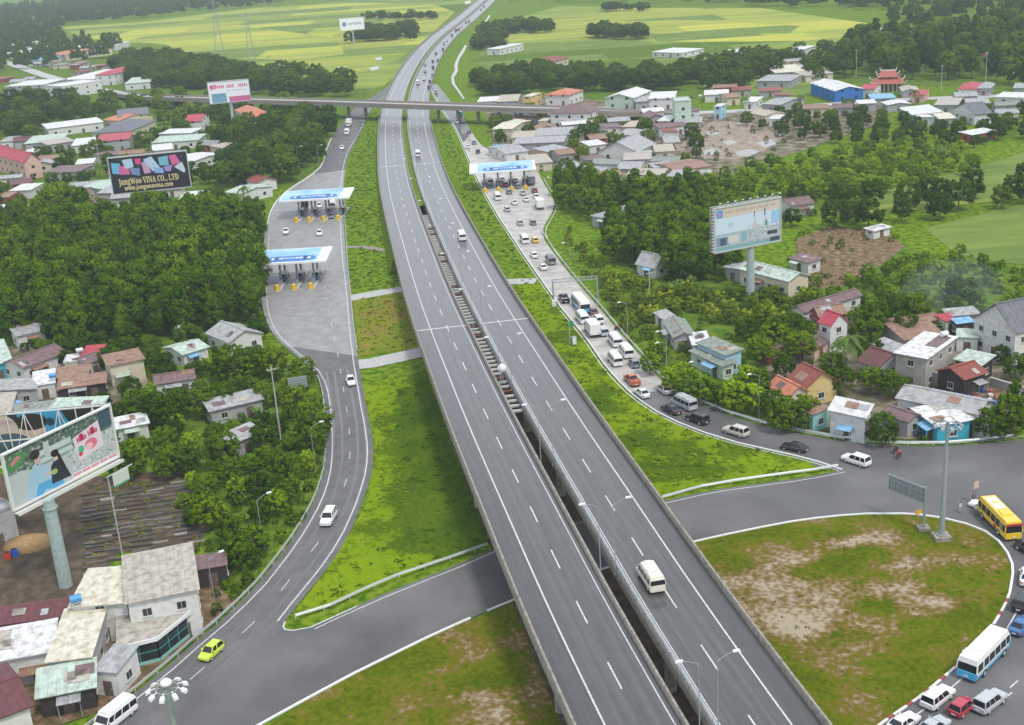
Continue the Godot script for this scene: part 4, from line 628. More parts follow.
	["dark", "dark tree filling gaps between the left village roofs", "trees of the left village", [-1787,-5677,64,-1564,-5307,46,-1441,-4164,22,-1875,-4798,32,-1692,-4358,54,-1834,-4891,32,-1937,-4821,22,-1575,-5589,78,-1841,-5409,48,-1844,-4619,53,-1655,-4761,55,-1579,-4712,65,-1339,-6095,57,-1944,-5601,22,-1075,-4582,77,-1931,-5168,74,-1259,-6050,60,-1339,-5692,42,-1101,-5372,50,-1738,-5437,77,-1201,-5943,55,-1344,-4906,67,-1383,-6213,69,-1151,-4844,42,-1668,-5373,54,-1450,-5866,74,-1948,-5361,76,-1524,-4888,57,-1533,-4503,32,-1155,-4675,79,-1067,-5252,59,-2181,-5535,48,-1719,-4778,55,-1773,-5148,50,-1818,-5297,54,-1370,-4715,22,-1054,-5051,50,-1240,-5221,53,-1582,-4453,46,-1263,-4806,76,-1550,-5762,59,-1067,-4846,64,-1497,-5009,70,-1425,-5203,22,-1217,-5568,62,-1571,-5489,50,-1277,-5376,42,-1572,-4201,54,-1486,-5942,73,-1520,-6020,70,-1922,-5507,52,-1304,-6184,46,-1268,-4503,67,-1232,-5497,72,-2007,-4910,62,-1663,-5737,42,-1755,-5331,73,-1656,-4849,22,-1588,-5828,58,-1491,-5432,22,-1745,-4265,73,-1319,-5780,54,-1292,-5162,63,-1416,-5936,22,-1150,-4575,55,-1784,-5075,66,-1368,-5236,22,-1475,-5146,32,-1222,-5138,56,-1671,-5011,22,-1444,-4040,22,-1703,-5685,55,-1273,-5985,79,-1636,-4519,47,-1603,-4903,32,-1985,-5542,42,-1273,-5685,47,-1793,-4360,70,-1552,-5894,45,-1600,-4809,42,-1479,-5671,22,-1444,-4889,80,-1595,-5101,67,-1574,-5687,55,-1951,-4991,32]],
	["mid", "tree on the grass beneath the left end of the overpass", "trees beneath the overpass end", [-1012,-6439,94,-1920,-6819,98,-1515,-6335,89,-1091,-6551,100,-1566,-6266,88,-1583,-7024,80,-1463,-6404,67,-1603,-6574,74,-2030,-7117,83,-1852,-6993,87,-1759,-6702,60,-2338,-7603,65,-1375,-6666,90,-1134,-6302,73,-1341,-6282,62,-1043,-6333,73,-1994,-7236,61,-2195,-7256,92,-1984,-6913,85,-1289,-6534,81,-1377,-6764,87,-1274,-6425,86,-1892,-6659,74,-1437,-6487,66,-1178,-6439,62,-931,-6113,66,-1780,-7161,99,-2031,-6780,70,-1902,-7158,100,-1997,-6699,72,-883,-6216,67,-1370,-6371,84,-1701,-6850,78,-1599,-6834,64,-1098,-6451,92,-1192,-6598,68,-1466,-6653,88,-1962,-7326,62,-2140,-7135,68,-1803,-6784,95,-1446,-6916,88,-1816,-6911,65,-1653,-6285,82,-2092,-6840,64,-1800,-7082,61]],
	["dark", "dark tree in the wood beside the upper left slip road", "trees of the upper left wood", [-1007,-5216,107,-825,-5178,107,-1037,-5606,107,-1108,-5334,116,-874,-5472,108,-1151,-5903,32,-906,-5957,106,-987,-5403,119,-746,-5516,109,-905,-5791,106,-751,-5144,102,-870,-4578,107,-853,-4750,100,-935,-4835,118,-950,-4607,118,-947,-5710,107,-925,-5266,96,-807,-4843,93,-806,-5325,107,-1101,-5096,55,-1154,-5712,105,-1119,-5970,22,-711,-4892,106,-1039,-5939,101,-758,-4790,107,-768,-5274,111,-1064,-5495,95,-904,-5053,99,-807,-4688,120,-1143,-5814,104,-768,-5792,115,-923,-4966,119,-1000,-4753,97,-915,-5902,105,-936,-4900,115,-985,-4490,102,-943,-5546,117,-858,-5700,99,-778,-4513,113,-966,-4671,103,-1014,-6017,97,-961,-5109,118,-863,-5230,112,-870,-5535,94,-771,-4943,111,-794,-4611,118,-789,-5647,106,-757,-5707,96,-1078,-5170,42,-787,-5387,92,-1009,-5812,102,-1148,-5165,22,-1007,-4580,93,-922,-4523,103,-1021,-5109,96,-900,-5600,110,-1124,-5593,97,-930,-5372,107,-863,-4997,120,-1070,-5823,91,-1201,-5511,97,-917,-6063,101,-887,-4478,101,-1038,-4698,114,-1042,-5676,103,-1023,-4886,107,-813,-5042,118,-870,-5360,107,-1180,-5629,92,-823,-5448,103]],
	["mid", "tree on the grassy strip above the grove", "trees above the grove", [-1007,-3948,47,-1508,-3985,46,-1383,-4025,55,-1429,-3950,54,-1238,-3970,32,-1126,-3957,42,-1590,-3936,54,-1552,-4075,55,-813,-3843,52,-1349,-3950,52]],
	["forest", "tall tree in the dark forest behind the temple", "trees of the temple forest", [2166,-6622,138,2029,-6832,121,2279,-5976,142,2185,-6351,163,2511,-6339,67,2775,-7261,177,2398,-6019,140,2378,-6486,144,2255,-6083,156,2900,-6830,154,2270,-6411,126,2123,-6911,154,2970,-7044,155,1900,-6617,153,2344,-6199,155,2342,-5832,157,2685,-7073,131,2809,-6717,141,2861,-6986,161,2230,-6256,148,2893,-7395,140,2615,-6230,145,2156,-6127,175,2363,-6373,126,2164,-7434,129,2361,-6749,161,2577,-6959,172,2262,-6547,134,2840,-7134,122,2605,-7198,141,2003,-6545,167,3179,-7801,166,2734,-7356,161,2225,-6787,135,3048,-7689,173,2008,-6367,159,2274,-7497,175,2439,-7366,144,2542,-7376,159,3030,-7129,156,1936,-6278,154,2119,-7324,175,3089,-7348,173,2013,-6191,159,2428,-7177,153,2267,-7041,132,3111,-7567,142,2393,-6910,165,2723,-7600,152,2126,-7154,176,2684,-6913,144,3162,-7469,158,2034,-6666,135,2493,-7607,123,2651,-6475,143,2478,-6737,122,2531,-6596,175,2479,-5915,67,2954,-7511,153,2125,-7040,160,2907,-7289,121,2583,-7529,176,1986,-6997,170,2683,-6730,154,2609,-7643,149,2789,-6604,132,2935,-7672,121,2352,-5709,138,2253,-7256,128,1823,-6377,176,2319,-7168,148,1946,-6752,152,2464,-6114,154,2458,-7018,152,2789,-7516,158,3071,-7792,127,1953,-6453,171,3227,-7599,171,2402,-6618,162,2376,-7528,152,2473,-6222,136,2526,-6453,42,3059,-7479,177,1761,-6294,166,2009,-7099,145,2237,-6906,174,2536,-7100,145,1803,-6491,120,2745,-6826,179,3275,-7714,126,2740,-6415,125,2545,-6829,140,2596,-6129,146,2466,-5803,132,2106,-6512,128,2393,-5610,142,3022,-7266,172,2514,-7259,136,2335,-5461,129,2027,-6070,155,2635,-7295,135,2171,-5991,147,2952,-7192,146,3305,-7872,178,1920,-6919,142,2628,-6640,140,2090,-6292,157,2542,-6029,151,2304,-6659,175,2743,-7162,140,2850,-7617,149,2683,-7479,129,2371,-7273,171,2814,-7711,126,3153,-7694,149,2340,-7391,176,2994,-7387,171,2634,-6335,180]],
	["bright", "tree in the hedge-like plantation right of the mud lot", "trees of the right plantation", [1152,-4162,58,1188,-4024,47,1342,-4133,55,1043,-4097,44,1074,-3926,40,1378,-4085,48,1168,-4242,42,1315,-4041,51,987,-3772,49,939,-4056,43,1539,-4011,42,1025,-4202,41,1079,-3985,59,1087,-4269,47,879,-3927,50,1191,-3814,45,1362,-3827,41,642,-3740,47,869,-4094,42,811,-3897,42,1514,-4099,41,923,-4195,50,849,-3836,51,962,-3722,54,709,-3856,59,732,-3641,43,1511,-4206,56,1293,-3832,53,914,-3873,47,1245,-4189,52,1012,-3700,46,1542,-4159,48,1389,-4262,55,735,-4005,53,1378,-4202,44,1226,-3743,48,782,-3610,51,1434,-3912,48,1158,-3901,54,1205,-4290,52,1086,-3812,56,919,-3672,55,1449,-4163,49,1474,-3988,50,859,-4033,49,1159,-3956,55,739,-3904,40,683,-3596,42,713,-3796,59,1507,-3896,59,1179,-4089,41,1113,-3759,50,1077,-4055,54,644,-3841,40,797,-3707,41,993,-3962,48,1423,-4037,49,987,-3875,45,789,-4040,43,1292,-3919,48,1031,-3828,42,1272,-4009,53,1161,-3681,52,1165,-3737,42,1110,-3652,46,1012,-4046,45,876,-3611,44,767,-3777,44,691,-3693,42,1051,-3750,53,1455,-4248,59,1313,-3781,58,1017,-4145,44,866,-3727,59,1222,-3873,50,1218,-3969,55,1336,-3959,46,687,-3940,47,1350,-3886,48,1235,-4099,43,1406,-3958,46,933,-3787,44,933,-3614,51,1050,-3643,50,1079,-3867,45,1291,-4287,58,1331,-4242,48,926,-4111,57,850,-4156,49,795,-3952,54,1086,-4201,43,650,-3654,52,765,-3846,41,1120,-4114,46,1299,-4177,60,1584,-4216,44,937,-3951,57,1396,-4150,41,906,-4004,49,982,-3645,57,1458,-3845,46,720,-3740,50,864,-3672,48,1131,-4036,56,1442,-4106,48,1369,-4016,50,1245,-4253,49,1291,-4114,48,1092,-3705,48,1474,-4060,49,825,-3764,59]],
	["dark", "tree between the meadow and the brown clearing", "trees round the brown clearing", [1091,-3304,75,797,-3336,55,974,-3341,71,1470,-3501,74,987,-3256,91,1141,-3412,98,1279,-3394,96,975,-3521,91,865,-3559,84,1194,-3304,81,902,-3283,88,789,-3473,22,998,-3422,74,1362,-3515,96,1539,-3565,95,1211,-3456,93,1394,-3381,72,883,-3444,22,1484,-3419,90,1074,-3522,87,1271,-3519,73]],
	["dark", "tree scattered behind the village road on the right", "trees below the village road", [1925,-4666,55,1433,-5090,32,1146,-4650,49,1706,-4330,32,1489,-4798,54,1106,-4857,50,1243,-4541,52,1154,-4983,42,1498,-4381,52,1347,-4979,59,1600,-4725,52,1208,-4780,51,1399,-4497,56,1874,-4371,63,1435,-4427,61,1954,-4756,22,1312,-4825,55,1374,-4730,71,1914,-4590,46,1056,-4934,47,1712,-4626,42,1653,-4273,49,1194,-4882,73,2102,-4914,48,1593,-4852,55,1834,-4678,22,1496,-4554,50,1644,-4590,58,1666,-4468,74,1243,-4986,66,1194,-5102,51,1332,-5161,22,1468,-4706,58,1219,-4671,68,1791,-4760,32,1838,-4485,73,1455,-4873,48,1311,-5076,42,1018,-5058,63,1775,-4529,56,2040,-4815,65,1391,-4826,69,1939,-4506,63,1291,-4725,50,1568,-4577,59,1596,-4408,53,1316,-4904,72,1469,-5012,62,1431,-4634,58,1540,-4960,51,1305,-4488,57,1896,-4819,69,1342,-4608,68,1178,-5179,58,1099,-4758,60,1564,-4278,67,1836,-4591,68,1519,-4482,60,1478,-5221,62,1507,-5109,49,1350,-4427,55,1778,-4386,69,1545,-4663,67,2003,-4656,64,2026,-4907,22,1593,-4501,55,1686,-4703,22,1256,-5185,67]],
	["mid", "tree standing between village roofs near the overpass", "trees of the overpass village", [326,-5475,74,759,-4675,51,157,-5697,72,229,-4406,42,655,-4603,22,391,-4157,42,591,-4971,70,758,-4820,70,710,-4419,50,375,-4893,73,19,-4988,57,305,-4479,70,323,-4629,42,579,-4762,66,14,-5515,22,27,-5783,22,291,-4738,55,605,-5193,46,54,-5692,55,734,-4572,73,614,-5062,67,464,-4688,72,-4,-5347,77,298,-4857,46,702,-5086,22,250,-4220,32,149,-5288,32,93,-5579,32,399,-4455,22,263,-5295,22,203,-5614,54,436,-5001,32,310,-4969,52,508,-4169,22,135,-5186,58,46,-5426,67,201,-4734,32,351,-5079,55,399,-5164,67,12,-5083,55,444,-5253,63,530,-5147,42,213,-5135,22,657,-4326,48,448,-4812,59]],
	["grove", "bright leafy tree beside the right toll canopy", "trees by the right toll canopy", [363,-3993,42,238,-4044,88,217,-3814,100,335,-3757,85,348,-3895,87,295,-3888,96,253,-4167,55,281,-3937,89,236,-3959,90,290,-4127,32,289,-3780,92,214,-3881,100,253,-3727,96,230,-3676,97,192,-3762,82,265,-3830,92,265,-3582,98,340,-3949,55,316,-3671,82,286,-4014,96,358,-3815,93,340,-4038,22,188,-3941,100,316,-3841,82,238,-4113,84]],
	["olive", "soft olive shrub in the scrub below the pale billboard", "olive shrubs in the scrub", [252,-2812,45,413,-2633,42,247,-2884,41,525,-2580,46,667,-2655,38,306,-2668,43,299,-2757,30,654,-2617,35,245,-2643,41,498,-2707,30,486,-2622,34,361,-2753,38,315,-2582,41,401,-2709,45,356,-2699,41,537,-2694,33,240,-2928,29,295,-2846,41,596,-2559,29,585,-2648,43,263,-2605,30,448,-2701,42,474,-2661,42,441,-2552,39,539,-2642,37,510,-2509,44,358,-2612,44,612,-2605,33,473,-2527,36,604,-2698,32,376,-2651,34,253,-2725,33,557,-2530,44,497,-2470,35,331,-2812,40,478,-2571,36,713,-2760,36,567,-2490,41,440,-2596,34,414,-2752,44,255,-2543,41,564,-2592,34,243,-2766,42,314,-2715,38,263,-2679,35,303,-2622,34]],
	["bright", "pale young tree in the young plantation right of the scrub", "shrubs of the young plantation", [1085,-2606,40,1020,-2718,28,964,-2597,38,1006,-2522,37,723,-2472,28,930,-2842,37,853,-2563,36,980,-2656,30,784,-2681,41,1019,-2901,29,834,-2610,43,841,-2778,43,1081,-2662,30,1130,-2823,37,1063,-2788,29,909,-2546,24,881,-2635,28,1180,-2687,37,968,-2882,34,1068,-2520,25,1025,-2579,32,842,-2673,41,1036,-2854,38,893,-2802,37,1110,-2555,34,791,-2543,26,726,-2663,28,916,-2722,38,938,-2769,35,1030,-2668,34,1004,-2764,42,1123,-2761,35,783,-2484,36,1081,-2884,33,985,-2813,37,823,-2719,41,917,-2605,29,776,-2604,34,720,-2609,35,790,-2754,27,963,-2724,31,1100,-2713,34,1148,-2634,25,748,-2517,28,917,-2667,30,1112,-2927,34]],
	["bush", "green shrub on the verge beside the curving slip road", "shrubs on the left verge", [-390,-1884,16,-358,-1653,22,-400,-1745,19,-424,-1499,13,-385,-1529,18,-384,-1587,15,-398,-1669,14,-387,-1938,17,-363,-2011,13,-387,-1806,13,-339,-1877,17,-347,-1699,20,-341,-1933,15,-389,-1635,23,-357,-1735,13,-340,-1822,20,-344,-1771,19,-414,-1452,19,-408,-1836,22,-360,-1976,14]],
	["olive", "shrub at the foot of the houses beside the wet slip road", "shrubs beside the wet slip road", [176,-3356,19,184,-3412,18,305,-2264,17,239,-3045,30,486,-2124,20,290,-2573,25,336,-2318,18,379,-2150,18,223,-2980,14,465,-2000,24,288,-2463,28,344,-2188,15,420,-2060,22,255,-2514,27,402,-2114,20,208,-3168,26,451,-2195,28,346,-2360,28,272,-2622,21,294,-2389,22,352,-2114,22,262,-2708,23,178,-3305,30,190,-3462,19,462,-2087,25,306,-2501,24,214,-3251,25,209,-3077,14,469,-1952,22,280,-2344,29,201,-3125,24,307,-2214,22,443,-2149,21]],
	["bush", "shrub by the restaurant fence and kerb", "shrubs by the restaurant", []],
	["bush", "garden shrub in front of the shops across the junction", "garden shrubs by the shops", [660,-1843,16]],
	["mid", "tree among the houses of the scrub village", "trees of the scrub village", [590,-2447,44,527,-2354,59,594,-2153,59,509,-2178,59,527,-2450,69,622,-2248,22,483,-2406,54,846,-2447,70,742,-2429,43,601,-2372,48,725,-2291,32,666,-2582,56,678,-2209,66,659,-2355,42,566,-2222,22,568,-2305,57,486,-2303,53,727,-2364,68,937,-2483,47]],
]
const THICKETS := [
	["far_woods", "hazy belt of woods at the far left of the plain", "woods", [-576.3,-1213,-713.3,-1682.2,-824.8,-2198.8,-488.5,-2214.4,-228.6,-1889.5,-312.8,-1704.1,-446.5,-1611.6,-525.1,-1583.9,-418.4,-1283.1,-340.6,-1182.8,-302.9,-1017.2,-382.3,-994.4], "forest", 0.35,9,15],
	["far_woods", "hazy woods along the far right edge of the plain", "woods", [192.4,-1223.4,304.4,-994.5,268.8,-833.7,353.1,-863.2,463.8,-968.4,560,-1172.7,335.7,-1381.4,17.2,-1677.8,25.3,-1448.4], "forest", 0.3,9,15],
	["far_woods", "belt of trees between the left paddies and the overpass", "woods", [-292.7,-981.2,-283.9,-1035.8,-241.3,-992,-159.1,-835.7,-121.6,-802.5,-70.8,-714.8,-83.7,-687.1,-141.2,-734.4,-199.7,-784.4,-253.7,-867.8], "dark", 1.1,8,13],
	["far_woods", "belt of trees between the far meadow and the village road", "woods", [-8.4,-717.2,16.2,-742.4,59.2,-697.2,102.5,-690.7,150.8,-711.4,146.2,-664.6,116.8,-605.7,97.4,-623.9,54,-639.3,23.8,-647.3,-7.2,-655.6], "dark", 1.2,8,12],
	["far_woods", "small dark copse standing in the left paddies", "woods", [-117.4,-1036,-72.9,-1038.5,-58.4,-1009.3,-65.3,-1111.6,-84.4,-1086,-102.7,-1121.2], "dark", 1.2,8,14],
	["far_woods", "dark hedge row standing in the right paddies", "woods", [73.8,-924.9,112.2,-895.2,116.7,-942.1,80.8,-971.5], "dark", 1.2,8,12],
	["far_woods", "round copse beside the far expressway", "woods", [-9.4,-1035.4,17.9,-1022.8,49.1,-1006.8,49.5,-1077.8,0.7,-1098.6], "dark", 1.0,8,12],
	["far_woods", "tree belt along the ditch right of the far expressway", "woods", [-14.8,-912,6.3,-882.4,11.4,-973.2,0.2,-1018.1], "dark", 1.0,7,11],
	["far_woods", "long low hedge across the left paddies", "woods", [-129.1,-1314.6,-46.8,-1237.5,-48.6,-1294.6,-133.5,-1362.4], "dark", 0.9,5,9],
	["far_woods", "scattered trees round the far sheds", "woods", [140.8,-717.8,208.3,-778.9,171.1,-623.5,150.9,-618.5,134.4,-671.7], "dark", 0.6,7,11],
	["far_woods", "tree line at the top of the far meadows", "woods", [109.4,-1193.7,145.7,-1156.7,150.4,-1193.7,113.1,-1233.2], "dark", 0.9,6,10],
	["woodland_edge", "low bushes filling the dense left grove at its foot", "bushes", [-137.8,-314.4,-96.2,-279.8,-59.4,-282.5,-57.2,-275,-62.4,-263.7,-91.3,-262.9,-121.5,-272], "bush", 6,1.5,3.0],
	["undergrowth", "rank undergrowth on the slope beside the left slip road", "bushes", [-53.1,-174.6,-46.3,-188.2,-41.3,-223.9,-37.7,-223.3,-32.9,-190,-33.6,-174.4,-37.1,-155.1,-39.2,-148.6,-43.7,-153.2], "bush", 16,0.6,1.7],
	["undergrowth", "rank undergrowth of the scrub below the pale billboard", "bushes", [15.6,-336.4,29.2,-306,59.5,-279.8,71.4,-271,60.5,-245.2,47.6,-238.2,38.7,-240.1,30.7,-257.5,26.2,-238.3], "bush", 9,0.7,1.8],
	["undergrowth", "bushes creeping into the brown clearing", "bushes", [68.1,-286.5,75.8,-325,91.5,-338.2,104.8,-326.9,103.7,-303,91.7,-284.9,77.8,-269.5,68.4,-268.5], "bush", 3,0.6,1.6],
	["undergrowth", "low bushes dotted over the mud lot", "bushes", [73,-494.6,94.4,-536.6,111.8,-517.1,115.9,-474,96.5,-438,80.7,-420.7,66.2,-437.6], "bush", 1.2,0.8,2.2],
	["undergrowth", "low growth of the young plantation", "bushes", [69.3,-261.3,80.9,-280.5,98.4,-294.4,112.7,-296.5,122.4,-272.6,111.3,-246.3,97.2,-248.1,82.6,-248.6,70.4,-243.1], "bush", 8,0.8,1.8],
]
const GRASS := [
	["tall_grass", "bright tall grass beside the left slip road", [-28.4,-222.6,-24.8,-223.5,-20.2,-196.2,-17.4,-176.1,-19.1,-166.2,-23.5,-157.6,-29.6,-144.2,-28.5,-149.8,-26.2,-161.6,-23.9,-175.4,-23.5,-190.5,-25.3,-208.4], "tall", 70,0.4,1.0],
	["weeds", "dark weeds between the bright grass and the viaduct", [-24.8,-231.8,-17.6,-235.1,-13.4,-208.6,-9.7,-186.2,-4.7,-159.4,-12,-156,-22,-148.9,-28.9,-144.1,-23.4,-156.1,-18.3,-166.1,-17.1,-176.1,-19.9,-196.1,-24.2,-223.4], "weed", 22,0.4,1.2],
	["tall_grass", "rough grass between the viaduct and the wet slip road", [5.5,-301.5,9.1,-287.9,13.4,-261.4,18.1,-230.3,20.8,-217.4,24.2,-206.6,29.7,-196.3,36.7,-187.8,45.1,-181.5,49.9,-176.8,39,-175.6,27.6,-173.4,19.5,-170.4,8.7,-219.8,-1.8,-282.1], "tall", 40,0.4,1.1],
	["weeds", "weeds between the viaduct and the wet slip road", [5.5,-301.5,9.1,-287.9,13.4,-261.4,18.1,-230.3,20.8,-217.4,24.2,-206.6,29.7,-196.3,36.7,-187.8,45.1,-181.5,49.9,-176.8,39,-175.6,27.6,-173.4,19.5,-170.4,8.7,-219.8,-1.8,-282.1], "weed", 10,0.4,1.2],
	["short_grass", "short grass of the bare island inside the curved kerb", [23.7,-155.9,34.4,-158.6,42.1,-160.3,49.6,-160.4,56.6,-159.4,59.6,-157.7,64,-153,64.5,-146.3,62,-139.4,59,-134.3,53.4,-127,46.1,-119.8,37.6,-113,32.1,-108.4,17.4,-111.7,14.5,-141.4], "dry", 22,0.25,0.6],
	["short_grass", "short grass of the near island under the viaduct", [-30.8,-119.6,-24.1,-126.4,-13.7,-134.7,-1.7,-143.1,4.2,-142.8,10.6,-109.1,-32.2,-112], "dry", 22,0.25,0.6],
	["short_grass", "mown grass between the toll plaza and the expressway", [-66.7,-632.6,-57.7,-621.2,-43.6,-443.1,-37,-384.1,-30.5,-333.4,-26.5,-296.6,-38.7,-299.6,-44.9,-347.6,-51.8,-411.4,-57.2,-477.6], "weed", 30,0.4,1.0],
	["short_grass", "mown grass below the service track by the viaduct", [-37,-292.2,-26.2,-291.3,-20.5,-252.7,-31.7,-250.4], "dry", 40,0.4,0.9],
	["short_grass", "mown grass strip beside the right toll plaza", [-30.4,-608.2,-24,-585.4,-12.1,-460.9,-4.2,-388.4,1.3,-345.2,6.2,-307.1,4.6,-298,-1.3,-321.2,-11.7,-398.4,-20.6,-496.8], "weed", 30,0.4,1.0],
	["weeds", "green weeds growing through the rows of old timber", [-73.1,-187.8,-57.7,-190.8,-49.1,-174,-49.1,-164.8,-59.8,-163.9,-61.4,-152.6], "tall", 26,0.5,1.0],
]
